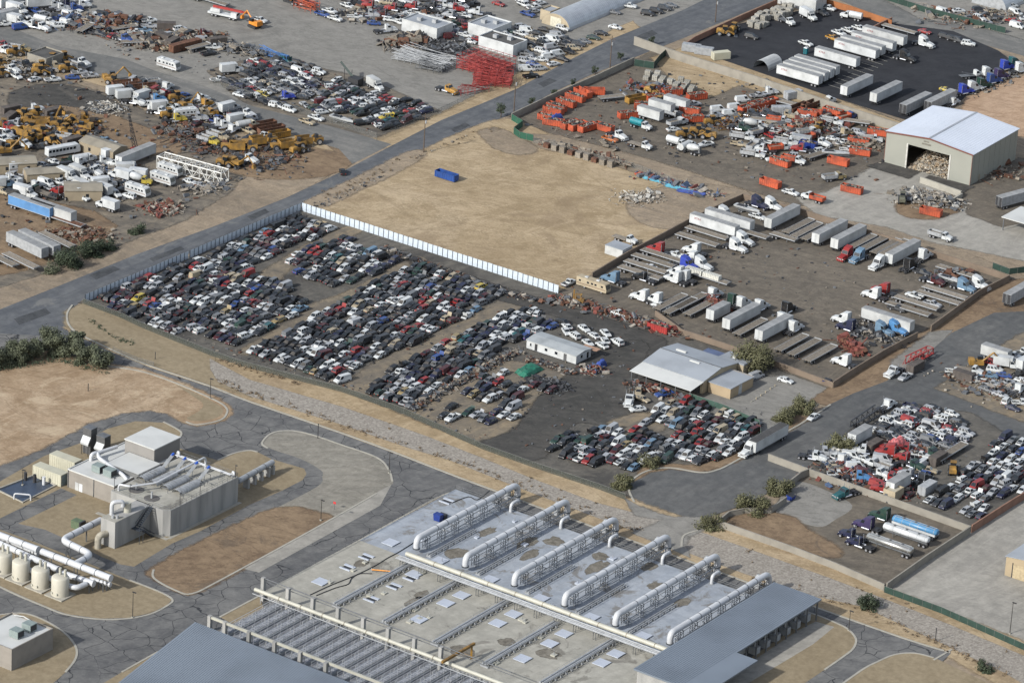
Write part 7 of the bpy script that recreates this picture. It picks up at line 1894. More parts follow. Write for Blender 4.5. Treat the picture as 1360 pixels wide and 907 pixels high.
WT = [('white', 34), ('silver', 16), ('charcoal', 13), ('black', 10), ('tan', 9), ('maroon', 3), ('red', 4), ('blue', 5), ('green', 4), ('maroon', 3)]
ZM, ZL_ = 'in the machinery yard', 'in the lots beyond the worn street'
scatter([(0, 222), (60, 215), (160, 208), (200, 262), (120, 268), (0, 262)], 46, 'p s v u dc xb p s u'.split(), WT, ZM, 'the white truss frame', (250, 225), (0, 60, 90, 180), 61, 3.6)
scatter([(155, 105), (200, 112), (340, 160), (380, 180), (330, 186), (230, 160), (160, 136)], 34, 'dc p v xb s dc xd p'.split(), WT+[('mustard', 9)], ZM, 'the white truss frame', (250, 225), (0, 60, 90, 240), 62, 3.8)
scatter([(0, 150), (60, 146), (118, 165), (110, 192), (0, 205)], 20, 'wl fbs dc xd cd p'.split(), WT, ZM, 'the white truss frame', (250, 225), (0, 40, 90, 200), 63, 4.2)
scatter([(0, 66), (60, 76), (120, 92), (100, 108), (0, 110)], 16, 'dc p xd s wl'.split(), WT, ZM, 'the white truss frame', (250, 225), (0, 60), 64, 4)
scatter([(0, 0), (110, 0), (120, 26), (60, 44), (0, 40)], 24, 'dc p v xb u p'.split(), [('white', 80), ('silver', 12), ('blue', 8)], ZL_, 'the cabin trailer', (224, 92), (0, 60, 240), 65, 4)
scatter([(110, 20), (200, 30), (300, 58), (280, 76), (180, 62), (110, 44)], 30, 's p v dc u cd fbs'.split(), WT, ZL_, 'the cabin trailer', (224, 92), (0, 60, 90), 66, 4)
scatter([(455, 0), (625, 0), (640, 22), (560, 34), (470, 34)], 34, 's p dc u p fbs dc'.split(), WT+[('red', 10)], 'around the far white blocks', 'the mustard day cab', (595, 124), (0, 30, 200), 67, 3.8)
scatter([(586, 32), (640, 30), (720, 40), (770, 60), (740, 92), (690, 96), (700, 60), (640, 44), (600, 56)], 30, 's p u v s u'.split(), WT, 'around the far white blocks', 'the mustard day cab', (595, 124), (0, 20, 60), 68, 3.6)
scatter([(690, 4), (720, 2), (720, 20), (700, 24)], 6, 's p u'.split(), WT, 'around the far white blocks', 'the mustard day cab', (595, 124), (0, 70), 69, 4)
scatter([(985, 145), (1060, 138), (1135, 160), (1150, 190), (1090, 212), (1010, 218), (970, 190)], 34, 'dc xd p xd dc xdo p fbs cg u'.split(), WT, 'in the container yard', 'the green gate', (690, 170), (0, 20, 75, 200), 70, 4.2)
scatter([(850, 120), (900, 125), (960, 140), (950, 170), (900, 190), (860, 185)], 14, 'dc p xd ro wl'.split(), WT, 'in the container yard', 'the green gate', (690, 170), (0, 60), 71, 5)
scatter([(1080, 612), (1130, 590), (1200, 598), (1240, 606), (1222, 655), (1170, 655)], 44, 's p dc c u dc v p'.split(), WT+[('red', 12)], 'in the cluttered lot', 'the olive tree', (1000, 665), (0, 30, 90, 200), 72, 3.2)
scatter([(1262, 498), (1310, 478), (1360, 470), (1380, 540), (1330, 535)], 26, 's p dc xb u fbs'.split(), WT, 'in the scrap lot past the side street', 'the side street', (1250, 515), (0, 30, 90), 73, 4)
scatter([(1230, 18), (1350, 10), (1380, 50), (1300, 34)], 16, 's p v u'.split(), WT, 'beyond the dark slatted fence', 'the ribbed hut', (1300, 4), (0, 60), 74, 4.5)
scatter([(835, 515), (915, 530), (880, 552), (835, 545)], 12, 's p dc u'.split(), WT, 'by the white canopy', 'the white canopy', (870, 500), (250, 290, 0), 75, 4.5)
scatter([(745, 428), (812, 446), (824, 460), (790, 464), (750, 446)], 16, 's s u c'.split(), [('white', 92), ('black', 8)], 'behind the trailer office', 'the trailer office', (730, 470), (150, 160, 330), 76, 3.4)
# ================================================================ POLES, TREES, JUNK, RACKS
M_POLE = mat('weathered_pole', px(96, 82, 70), .9, 0, .15, 1)
def pole(at, top_py, label, arms=True):
    h_ = zh(at[0], at[1], at[1]-top_py); root = thing('utility_pole', label, 'pole', P(*at)); q = MB(); q.tube([(0, 0, 0), (0, 0, h_)], [.2, .13], 8); q.build('shaft', M_POLE, root)
    if arms: q = MB(); q.box(-1.3, 1.3, -.07, .07, h_-1.2, h_-1.05); q.build('crossarm', M_POLE, root); q = MB(); q.tube([(.35, 0, h_-3.2), (.35, 0, h_-2.2)], .25, 8); q.build('transformer', M_STEEL, root)
def lamp(at, top_py, label):
    if 'short' in label:
        h_ = zh(at[0], at[1], at[1]-top_py); root = thing('marker_post', label, 'post', P(*at)); q = MB(); q.tube([(0, 0, 0), (0, 0, h_)], .11, 7); q.build('shaft', M_DARK, root); q = MB(); q.tube([(0, 0, h_), (0, 0, h_+.08)], .16, 7); q.build('cap', M_DARK, root); return
    h_ = zh(at[0], at[1], at[1]-top_py); root = thing('lamp_post', label, 'lamp post', P(*at)); q = MB(); q.tube([(0, 0, .3), (0, 0, h_)], [.11, .07], 7); q.build('shaft', mat('dark_bronze', px(60, 56, 52), .6, .2, .1, 2), root); q = MB(); q.tube([(0, 0, 0), (0, 0, .5)], .3, 10); q.build('footing', M_CONC, root); q = MB(); q.box(-.2, .9, -.18, .18, h_-.05, h_+.12); q.build('lamp_head', MATS['dark_bronze'], root)
pole((562.5, 203), 151, 'wooden utility pole at the junction of the two streets'); pole((682.5, 149), 101, 'wooden utility pole beside the green gate'); pole((810, 92), 48, 'wooden utility pole halfway up the diagonal street'); pole((950, 30), -6, 'wooden utility pole by the black asphalt lot wall')
lamp((279, 530), 503, 'lamp post at the mouth of the plant road'); lamp((426, 692), 664, 'lamp post by the concrete gutter'); lamp((516.5, 629), 601, 'lamp post at the tip of the gravel island'); lamp((1127, 838), 811, 'lamp post beside the blue grey roofed pumps'); lamp((176, 821), 786, 'lamp post in front of the beige tanks'); lamp((1341, 842), 800, 'lamp post on the pale concrete lot'); lamp((1242, 852), 834, 'short lamp post near the road end by the channel'); lamp((30, 645), 624, 'lamp post at the sunken pit'); lamp((206, 530-52), 468, 'short dark post near the plant gate'); lamp((117, 520), 510, 'short black post alone on the bare lot'); lamp((422, 571+12), 563, 'short post along the channel kerb')
M_BARK = mat('bark', px(92, 78, 64), .95, 0, .2, 2)
def leaf_mat(name, c):
    m, t, b = new_mat(name); co = N(t, 'ShaderNodeTexCoord'); no = N(t, 'ShaderNodeTexNoise', i_Scale=.9, i_Detail=3.0); t.links.new(co.outputs['Object'], no.inputs['Vector'])
    t.links.new(ramp(t, no.outputs[0], [(.3, tuple(v*.6 for v in c)), (.55, c), (.75, tuple(v*1.35 for v in c))]), b.inputs['Base Color']); b.inputs['Roughness'].default_value = .8; return m
LEAF = [leaf_mat('grey_green_leaves', (.068, .076, .042)), leaf_mat('olive_leaves', (.082, .08, .036)), leaf_mat('dark_leaves', (.03, .042, .02)), leaf_mat('dry_brush', (.12, .085, .05))]
def tree(at, hgt, rad, label, lf=0, name='tree', cat='tree', trunk=True, n=2200, seed=None, squash=.9):
    r = random.Random(seed or int(at[0]*7+at[1])); root = thing(name, label, cat, P(*at)); zc = hgt-rad*squash if trunk else hgt*.45
    blobs = [(Vector((0, 0, zc)), rad*.7)]
    for k in range(11):
        a = r.uniform(0, 6.28); d = r.uniform(.35, .78)*rad; blobs.append((Vector((d*math.cos(a), d*math.sin(a), zc+r.uniform(-.55, .6)*rad*squash)), rad*r.uniform(.26, .46)))
    q = MB()
    for i in range(int(n*1.9)):
        c, br = r.choice(blobs); d = Vector((r.gauss(0, 1), r.gauss(0, 1), r.gauss(0, .9))).normalized(); p = c+d*br*r.gauss(.85, .24)
        if p.z < .15: p.z = .15+r.random()*.3
        s = r.uniform(.13, .3)*(rad/3.2)**.4; u = Vector((r.gauss(0, 1), r.gauss(0, 1), r.gauss(0, .5))).normalized(); v = d.cross(u).normalized(); u = (u*.8+d*.2)
        q.face([p-u*s-v*s*.5, p+u*s*.2-v*s*.7, p+u*s+v*s*.3, p-u*s*.1+v*s*.7])
    q.build('crown', LEAF[lf], root)
    q = MB(); top = zc if trunk else hgt*.5
    q.tube([(0, 0, 0), (.1, .05, top*.5), (0, 0, top)], [rad*.07+.05, rad*.05+.03, .04], 7)
    for k in range(5):
        c, br = blobs[k+1]; q.tube([(0, 0, top*.45), tuple(c*.6+Vector((0, 0, top*.2))), tuple(c)], [rad*.035+.03, .05, .02], 5)
    q.build('trunk', M_BARK, root)
for i, (x, y, h_, r_) in enumerate(((6, 486, 6.5, 3.6), (22, 482, 7.5, 3.8), (42, 476, 6.0, 3.2), (64, 470, 8.0, 4.2), (88, 472, 8.5, 4.4), (112, 482, 7.0, 3.7), (136, 490, 6.5, 3.4), (-12, 490, 7, 4), (100, 464, 6.2, 2.6))):
    tree((x, y), h_, r_, '%s grey green tree along the bare lot, counting from the plant gate' % nth(7-i) if i < 7 else ('grey green tree cut by the picture edge at the bare lot', 'slim tree behind the row at the bare lot')[i-7], 0, 'shade_tree', n=3400, squash=1.12)
tree((998, 492), 8.5, 6.6, 'wide olive tree behind the canopied office', 1, 'olive_tree', n=2600); tree((1038, 560), 3.8, 3.2, 'olive bushy tree at the forecourt corner', 1, 'olive_tree'); tree((1066, 546), 4.4, 3.6, 'bigger olive bushy tree near the street kerb', 1, 'olive_tree'); tree((1048, 552), 3.0, 2.4, 'small olive bush between two bushy trees', 1, 'olive_tree', n=700)
tree((1115, 598), 5.5, 4.4, 'olive tree beside the black car hauler', 1, 'olive_tree', n=1900); tree((997, 680), 6.0, 4.6, 'round olive tree at the tanker lot entrance', 1, 'olive_tree', n=2200); tree((1034, 655), 4.2, 3.4, 'sprawling olive tree above the entry wall', 1, 'olive_tree'); tree((942, 700), 4.5, 3.8, 'loose olive tree at the tip of the channel', 1, 'olive_tree', n=900)
tree((825, 648), 3.6, 3.2, 'shrubby tree where the wreck yard meets the round street', 1, 'olive_tree'); tree((862, 618), 3.4, 3.6, 'low olive shrub beside the last wrecks', 1, 'olive_tree', n=1200); tree((1154, 808), 2.6, 3.0, 'dark green bush at the edge of the rock channel', 2, 'bush', 'bush', False, 1300); tree((88, 352), 3.4, 4.6, 'broad green bush below the trailers by the street', 2, 'bush', 'bush', False, 1800); tree((118, 338), 3.0, 4.6, 'long green bush beside the street bend', 2, 'bush', 'bush', False, 1600); tree((140, 330), 2.6, 3.4, 'smaller green bush nearer the scrap', 2, 'bush', 'bush', False, 1000); tree((182, 310), 2.2, 2.6, 'green bush by red scrap along the street', 2, 'bush', 'bush', False, 800); tree((1309, 890), 2.0, 2.4, 'green bush near the end of the channel', 2, 'bush', 'bush', False, 800); tree((70, 362), 1.8, 2.6, 'pale bush at the street verge', 0, 'bush', 'bush', False, 700)
for i, (x, y) in enumerate(((665, 156), (706, 142), (736, 130), (762, 117), (790, 100), (824, 81), (865, 60))): tree((x, y), 3.4 if i else 5.2, 1.2 if i else 1.8, '%s small dark conifer along the block wall, counting from the green gate' % nth(i+1), 2, 'conifer', n=420, squash=1.3)
def brush(name, pts, n, wid, sz, lf, label):
    r = random.Random(n); w_ = [Vector(P(*p)) for p in pts]; q = MB()
    for i in range(n):
        k = r.randrange(len(w_)-1); c = w_[k].lerp(w_[k+1], r.random())+Vector((r.gauss(0, wid), r.gauss(0, wid))); h_ = r.uniform(.3, 1)*sz
        for j in range(10):
            p = Vector((c.x+r.gauss(0, h_*.6), c.y+r.gauss(0, h_*.6), abs(r.gauss(0, h_*.5))+.2)); u = Vector((r.gauss(0, 1), r.gauss(0, 1), r.gauss(0, 1))).normalized()*r.uniform(.1, .3); v = u.orthogonal().normalized()*r.uniform(.1, .25); q.face([p-u, p-v*.6, p+u, p+v])
    o = q.build(name, LEAF[lf]); tag(o, label, 'brush', None, 'stuff')
brush('dry_brush', [(290, 505), (330, 522), (380, 538), (454, 566), (540, 592), (620, 618), (700, 648), (800, 686), (850, 706)], 130, .8, .7, 3, 'dry brush along the road side of the first rock channel')
brush('dry_brush', [(290, 478), (310, 484), (340, 495), (400, 512)], 46, .8, .7, 3, 'dry brush under the wreck yard fence')
brush('dry_brush', [(990, 768), (1070, 792), (1150, 810), (1216, 842), (1280, 870), (1336, 898)], 90, .9, .7, 3, 'dry brush along the road side of the second rock channel')
brush('dry_brush', [(300, 490), (400, 525), (560, 585), (700, 640), (800, 675)], 12, 2.2, .45, 3, 'scattered dry tufts among the first riprap')
brush('dry_brush', [(940, 715), (1050, 760), (1200, 810), (1340, 880)], 14, 2.4, .5, 3, 'scattered dry tufts among the second riprap')
brush('weeds', [(112, 422), (124, 430), (140, 442), (160, 452), (176, 458)], 30, .5, .6, 2, 'green weeds on the gravel bank by the street corner')
brush('weeds', [(420, 268), (460, 250), (540, 212), (660, 170)], 50, 1.5, .5, 3, 'dry weeds along the verge of the wide street')
# junk: heaps and litter that nobody could count
def heap(name, pts, n, big, hi, label, ms=(0, 1, 2, 3, 4), wid=1.5, seed=1, dens=None):
    r = random.Random(seed+n); w_ = [Vector(P(*p)) for p in pts]; q = MB()
    for i in range(int(n*1.35)):
        k = r.randrange(max(1, len(w_)-1)); c = w_[k].lerp(w_[min(k+1, len(w_)-1)], r.random()); dx, dy = r.gauss(0, wid), r.gauss(0, wid); t = max(0, 1-math.hypot(dx, dy)/(wid*2.2))
        t_ = r.random(); a, b_, d_ = (r.uniform(.1, .5)*big, r.uniform(.08, .4)*big, r.uniform(.05, .3)*big) if t_ < .62 else ((r.uniform(1.2, 3.2)*big, .1*big, .08*big) if t_ < .84 else (r.uniform(.8, 1.7)*big, r.uniform(.5, 1.1)*big, r.uniform(.03, .5)*big)); z = .15+d_+r.random()*hi*t
        M = Matrix.Rotation(r.uniform(0, 6.28), 3, 'Z') @ Matrix.Rotation(r.gauss(0, .35), 3, 'X') @ Matrix.Rotation(r.gauss(0, .3), 3, 'Y')
        p = [M @ Vector((sx*a, sy*b_, sz*d_))+Vector((c.x+dx, c.y+dy, z)) for sz in (-1, 1) for sx, sy in ((-1, -1), (1, -1), (1, 1), (-1, 1))]
        q.hull8(p[:4], p[4:], r.choice(ms))
    o = q.build(name, JUNK); tag(o, label, 'scrap heap', None, 'stuff')
def litter(pts_px, n, label, big=.5, ms=(0, 1, 2, 4, 2, 1), seed=1):
    r = random.Random(seed); poly = [P(*p) for p in pts_px]; x0, x1 = min(p[0] for p in poly), max(p[0] for p in poly); y0, y1 = min(p[1] for p in poly), max(p[1] for p in poly); q = MB(); k = 0
    while k < n:
        x, y = r.uniform(x0, x1), r.uniform(y0, y1)
        if not inside(x, y, poly): continue
        k += 1; s = r.random()**2*big+.08; c, d = math.cos(r.uniform(0, 6.28)), 0
        q.box(x-s, x+s, y-s*r.uniform(.2, .9), y+s*r.uniform(.2, .9), .1, .14+s*r.uniform(.2, 1.1), r.choice(ms), r.uniform(0, 3))
    o = q.build('scrap_litter', JUNK); tag(o, label, 'litter', None, 'stuff')
M_SCR = (0, 1, 1, 2, 3, 4)
brush('hedge', [(-20, 494), (30, 488), (70, 478), (110, 488), (146, 497)], 90, .7, 1.7, 2, 'low dark shrubs under the trees along the bare lot')
heap('engine_heap', [(546, 546), (600, 514), (645, 490), (688, 468)], 620, .6, 1.5, 'long row of greasy engines and parts below the block of wrecks', (0, 1, 1, 2, 4, 4), .9, 2)
heap('parts_heap', [(508, 330), (560, 350), (620, 372), (690, 396), (735, 404)], 260, .7, 1.0, 'line of crushed parts along the bright corrugated fence', (0, 1, 2, 2, 3), 1.0, 3)
heap('scrap_heap', [(742, 398), (780, 408), (820, 420), (850, 428), (900, 446)], 420, .8, 1.6, 'line of scrap dividing the wreck yard from the truck yard', (0, 0, 1, 2, 3, 4, 6), 1.6, 4)
heap('tyre_heap', [(706, 506), (730, 512), (745, 516)], 380, .5, 1.2, 'dark heap of tyres beside the green tarp', (2, 2, 2, 1), 2.2, 5)
heap('scrap_heap', [(700, 478), (730, 486), (765, 498)], 170, .5, .9, 'scrap along the front of the white trailer office', (0, 0, 1, 2, 4, 3), .9, 6)
heap('scrap_heap', [(780, 492), (795, 494)], 90, .6, 1.6, 'blue and rusty junk at the corner of the trailer office', (5, 1, 3, 0, 6), 1.6, 7)
heap('scrap_heap', [(838, 512), (870, 520), (920, 536)], 200, .6, 1.6, 'greasy parts in the shade of the white canopy', (0, 1, 2, 6, 3), 1.5, 8)
heap('scrap_heap', [(1140, 436), (1165, 446), (1185, 452)], 240, .8, 1.2, 'black and grey truck parts beside the sky blue tractors', (1, 2, 2, 3), 3, 9)
heap('scrap_heap', [(1250, 366), (1285, 366)], 110, .9, 2.2, 'brown scrap piled on the flatbed by the tan wall', (0, 0, 1, 2), 1.5, 10)
heap('red_frame_heap', [(1118, 450), (1132, 462), (1138, 474)], 90, 1.2, 1.8, 'broken red carrier frames near the truck yard corner', (6, 6, 6, 0), 1.2, 11)
heap('scrap_heap', [(940, 400), (960, 415)], 110, .8, 3.2, 'red and rusty scrap stacked over the short box trailer', (6, 0, 6, 1), 1.4, 12)
heap('debris_heap', [(1030, 180), (1060, 170), (1100, 166)], 300, 1.0, 2.4, 'orange and rusty debris jam in the middle of the container yard', (6, 0, 1, 4, 3, 2), 4, 15)
heap('debris_heap', [(950, 170), (985, 160), (1020, 150)], 160, .9, 1.6, 'yellow boom parts laid between trucks', (7, 0, 0, 1), 2, 16)
heap('debris_heap', [(1210, 262), (1240, 266), (1255, 272)], 420, .7, 2.6, 'grey demolition rubble in the bay below the warehouse', (8, 3, 4, 1), 3.4, 17)
heap('debris_heap', [(1120, 196), (1150, 196), (1165, 186)], 150, .8, 1.6, 'pale rubble between the orange bins by the warehouse', (3, 4, 4), 2.2, 18)
heap('rubble_heap', [(830, 262), (850, 266), (865, 262)], 240, .6, .9, 'pale rocks dumped on the edge of the tan lot', (8, 3, 4), 2.6, 19)
heap('pipe_litter', [(852, 232), (880, 242), (920, 254), (950, 262)], 120, 1.1, .7, 'blue and orange pipes along the dirt track', (5, 5, 6, 1, 3), 1.6, 20)
heap('lumber_heap', [(720, 192), (760, 200), (800, 210), (835, 222)], 200, .9, 1.6, 'pallets of brown blocks lined up along the tan lot fence', (4, 4, 0), .6, 21)
heap('scrap_heap', [(90, 30), (130, 34), (170, 34)], 420, 1.1, 2.4, 'rusty and blue scrap beyond the worn street', (0, 0, 5, 1, 2, 4), 4.2, 22)
heap('scrap_heap', [(170, 56), (210, 58), (250, 52), (280, 58)], 360, .9, 1.8, 'brown junk around the long rusty container', (0, 4, 4, 1, 3), 4, 23)
heap('scrap_heap', [(296, 66), (320, 66), (345, 76)], 200, .9, 2.2, 'stacked rolls and pallets beyond the wreck lot', (1, 1, 4), 1.8, 24)
heap('scrap_heap', [(20, 90), (45, 96)], 160, .9, 1.6, 'grey rubble near the block shed', (3, 4, 1), 4, 25)
heap('scrap_heap', [(240, 172), (260, 186), (285, 204)], 300, .8, 1.4, 'dark twisted scrap beside the truss frame', (0, 2, 1), 4, 26)
heap('scrap_heap', [(120, 150), (140, 140), (155, 148)], 160, .6, 1.0, 'pale broken concrete in the machinery yard', (8, 3, 1), 2.4, 27)
heap('scrap_heap', [(40, 175), (75, 180), (100, 186), (110, 170)], 420, .9, 1.6, 'yellow and rusty machine parts around the loaders', (0, 7, 2, 1, 0, 1), 4, 28)
heap('scrap_heap', [(80, 232), (120, 236), (160, 234), (130, 222)], 280, .9, 1.3, 'white and blue junk between the tan sheds', (3, 3, 5, 1, 2), 4, 29)
heap('scrap_heap', [(200, 280), (225, 274), (215, 285)], 200, .8, .9, 'red and white scrap beside the street bend', (6, 3, 4, 0), 2.2, 30)
heap('brick_heap', [(60, 312), (110, 312), (130, 316)], 320, .6, 1.0, 'brown broken bricks on the dirt by the trailers', (0, 0, 4), 3.6, 31)
heap('scrap_heap', [(250, 255), (275, 252), (290, 248)], 140, .8, .9, 'stacked grey slabs by the fence of the machinery yard', (1, 4, 3), 2, 32)
heap('scrap_heap', [(330, 210), (360, 205), (370, 215), (350, 222)], 160, .8, .6, 'sparse rusty scrap near the scrapers', (0, 2, 1), 5, 33)
heap('scrap_heap', [(1100, 622), (1130, 634), (1160, 642), (1200, 650)], 420, .8, 1.5, 'mixed wreck parts filling the cluttered lot', (0, 1, 2, 3, 5, 6), 3.6, 34)
heap('scrap_heap', [(1180, 606), (1210, 600), (1240, 602)], 260, .9, 1.4, 'rusty axles and red parts between two lots', (0, 0, 6, 2, 4), 2.4, 35)
heap('scrap_heap', [(1270, 500), (1300, 510), (1330, 520), (1350, 512)], 300, .8, 1.3, 'brown scrap in the lot past the side street', (0, 4, 1, 2, 3), 4, 36)
heap('scrap_heap', [(1240, 18), (1270, 28), (1310, 24), (1345, 20)], 240, .9, 1.4, 'brown scrap beyond the dark slatted fence', (0, 4, 1, 3), 4.4, 37)
heap('timber_heap', [(520, 62), (545, 56), (560, 50)], 160, 1.6, 1.4, 'timber beams and black steel stacked by the white block', (4, 4, 2, 0), 2.4, 38)
heap('scrap_heap', [(575, 60), (600, 66), (585, 68)], 260, .9, .9, 'dark coils laid out before the white block', (2, 2, 1), 3.4, 39)
heap('scrap_heap', [(468, 16), (490, 22), (472, 20), (590, 22)], 200, .9, 1.3, 'mixed scrap among the red tractors', (0, 2, 3, 1), 4, 40)
heap('scrap_heap', [(740, 176), (820, 196)], 10, .8, .5, 'few loose boards near the orange bins', (4,), 2, 41)
heap('scrap_heap', [(880, 128), (905, 120), (840, 118)], 180, .9, 1.8, 'blue and rusty machine scrap near the yellow bin', (5, 0, 6, 1), 2.6, 42)
heap('scrap_heap', [(1280, 125), (1310, 114), (1345, 100)], 160, .6, .7, 'small parts under the row of coloured tractors', (1, 2, 3), 2.2, 43)
heap('scrap_heap', [(1300, 215+20), (1330, 232), (1345, 225)], 80, .9, .8, 'tan crates and boards beside the warehouse wall', (4, 4, 0), 3, 44)
heap('scrap_heap', [(1030, 598-40), (1000, 545), (975, 552)], 10, .4, .3, 'loose parts by the annex', (1, 2), 1, 45)
heap('scrap_heap', [(1108, 604), (1124, 612)], 90, .8, 2.0, 'white household junk piled by the olive tree', (8, 8, 5), 1.6, 46)
litter([(330, 460), (560, 348), (850, 440), (830, 600), (640, 590), (480, 520)], 420, 'small litter over the wreck yard aisles', .4, seed=2)
litter([(742, 392), (915, 300), (1050, 280), (1340, 372), (1106, 514), (905, 440)], 380, 'small litter over the truck yard', .45, seed=3)
litter([(690, 165), (840, 90), (1000, 100), (1190, 175), (1170, 240), (1000, 245)], 520, 'small litter over the container yard', .6, seed=4)
litter([(0, 80), (150, 110), (420, 195), (300, 250), (200, 290), (0, 300)], 700, 'small litter over the machinery yard', .7, seed=5)
litter([(90, 10), (300, 50), (520, 120), (500, 180), (280, 110), (150, 70)], 300, 'small litter beyond the worn street', .6, seed=6)
litter([(120, 412), (270, 462), (450, 516), (640, 590), (640, 580), (450, 505), (300, 460)], 160, 'small litter inside the wreck yard fence', .4, seed=7)
litter([(1090, 600), (1220, 540), (1300, 565), (1280, 690), (1090, 630)], 260, 'small litter in the car lots by the side street', .4, seed=8)
litter([(405, 275), (480, 245), (640, 172), (560, 205), (440, 275)], 120, 'stones and rubbish along the street verge', .4, (3, 4, 1, 2), seed=9)
M_PALE = mat('pale_block', px(178, 174, 163), .9, 0, .2, 1.2, None, False, .3); PALLET = []
def pallets(poly_px, ang, st, zone, mark, mark_px, seed, group, fill=.86):
    r = random.Random(seed); poly = [P(*p) for p in poly_px]; a = D2R(ang); u = Vector((math.cos(a), math.sin(a))); v = Vector((-u.y, u.x)); us = [Vector(p).dot(u) for p in poly]; vs = [Vector(p).dot(v) for p in poly]; s = min(us)
    while s < max(us):
        t = min(vs)
        while t < max(vs):
            p = u*s+v*t
            if inside(p.x, p.y, poly) and r.random() < fill:
                if not PALLET:
                    o = thing('block_pallet', None, 'block pallet'); PALLET.append(o); q = MB()
                    for i in range(3):
                        for j in range(3):
                            for k in range(3): q.box(-.9+i*.61, -.33+i*.61, -.9+j*.61, -.33+j*.61, .15+k*.6, .7+k*.6)
                    q.build('blocks', M_PALE, o); q = MB(); q.box(-1, 1, -1, 1, .0, .14); q.build('pallet', M_WOOD, o)
                else: o = dup(PALLET[0])
                o.location = (p.x, p.y, .1); o.rotation_euler[2] = a+r.gauss(0, .12); o.scale = (1, 1, r.choice((.6, 1, 1, 1.25))); o['group'] = group; later_label(o, 'pale block pallet', zone, mark, P(*mark_px))
            t += st*r.uniform(.95, 1.25)
        s += st*r.uniform(1.0, 1.25)
pallets([(984, 36), (1012, 20), (1040, 8), (1056, 14), (1040, 30), (1010, 42)], 90, 2.15, 'on the black asphalt lot', 'the diagonal street', (975, 32), 51, 'stacked pale blocks on black asphalt')
pallets([(848, 104), (866, 98), (930, 118), (924, 132), (880, 120)], 20, 2.5, 'in the container yard', 'the long block wall', (842, 85), 52, 'stacked pale blocks in the container yard', .75)
M_CYAN = mat('cyan_pipe', px(86, 168, 190), .6, 0, .15, 1)
for i, (x, y, c_, lb) in enumerate(((860, 236, M_ORANGE, 'orange pipe bundle beside the dirt track'), (872, 241, M_CYAN, 'cyan pipe bundle next to the orange pipes'), (902, 251, M_CYAN, 'longest cyan pipe bundle along the dirt track'), (918, 257, M_BLUE, 'dark blue pipe bundle near the truck yard wall'))):
    g = thing('pipe_bundle', lb, 'pipe bundle', P(x, y), .1*i); q = MB()
    for k in range(9): q.tube([(-4-.3*(k % 3), -1+.26*k, .3+.2*(k % 2)), (4+.2*(k % 4), -1+.26*k, .3+.2*(k % 2))], .15, 6)
    q.build('pipe', c_, g); q = MB()
    for x_ in (-2.5, 2.5): q.box(x_-.12, x_+.12, -1.3, 1.5, 0, .12)
    q.build('bearer', M_WOOD, g)
g = thing('conveyor', 'dark slanted conveyor at the back of the wreck lot', 'conveyor', P(470, 112)); q = MB(); q.beam((-7, 2, 5.2), (3, -1, .6), .7); q.build('belt', mat('dark_green_steel', px(44, 58, 52), .7), g); q = MB()
for x_ in (-5, -2): q.beam((x_, 1.4, 0), (x_, 1.4, 4.2+x_*.1), .16)
q.box(-1, 3, -2, 1, 0, 2.6); q.build('stand', M_DARK, g)
g = thing('retaining_bay', 'pale concrete debris bay wall below the warehouse corner', 'bay wall', P(1222, 243)); e_ = Vector(P(1276, 262))-Vector(P(1222, 243)); q = MB(); strip(q, [(0, 0), (e_.x, e_.y)], .6, 0, 2.0); q.build('back_wall', M_CONC, g); q = MB(); strip(q, [(e_.x+.3, e_.y), (e_.x+.5, e_.y-6)], .6, 0, 1.4); q.build('side_wall', M_CONC, g)
# tarp, racks, truss, mast
def tarp(name, pts, z, m, label, seed=1):
    r = random.Random(seed); w_ = [Vector(P(*p)) for p in pts]; o0 = w_[0]; n = 8; q = MB(); g = {}
    for i in range(n+1):
        for j in range(n+1):
            u, v = i/n, j/n; p = (w_[0]*(1-u)+w_[1]*u)*(1-v)+(w_[3]*(1-u)+w_[2]*u)*v-o0; e = min(u, v, 1-u, 1-v); g[i, j] = (p.x, p.y, .25+min(1, e*6)*z+r.uniform(-.18, .18)*z)
    for i in range(n):
        for j in range(n): q.face([g[i, j], g[i+1, j], g[i+1, j+1], g[i, j+1]])
    o = q.build(name, m, None, (o0.x, o0.y, 0)); tag(o, label, 'tarp'); so = o.modifiers.new('thick', 'SOLIDIFY'); so.thickness = .05
tarp('tarp', [(683, 496), (706, 484), (722, 492), (698, 504)], 1.3, mat('green_tarp', px(20, 108, 84), .7, 0, .2, .6), 'green tarp draped over stored parts among the wrecks')
tarp('tarp', [(791, 487), (801, 483), (806, 487), (797, 491)], 1.6, M_BLUE, 'blue tarp over boxes at the end of the trailer office', 2)
tarp('tarp', [(1176, 596), (1196, 588), (1206, 594), (1188, 602)], 2.4, mat('pink_tarp', px(214, 120, 120), .7, 0, .15, .6), 'faded pink tarp over a load in the cluttered lot', 3)
tarp('tarp', [(728, 163), (746, 159), (749, 163), (732, 168)], 2.4, M_BLUE, 'blue tarp sheet over an orange bin', 4)
M_REDS = mat('red_steel', px(158, 50, 44), .6, 0, .2, .6)
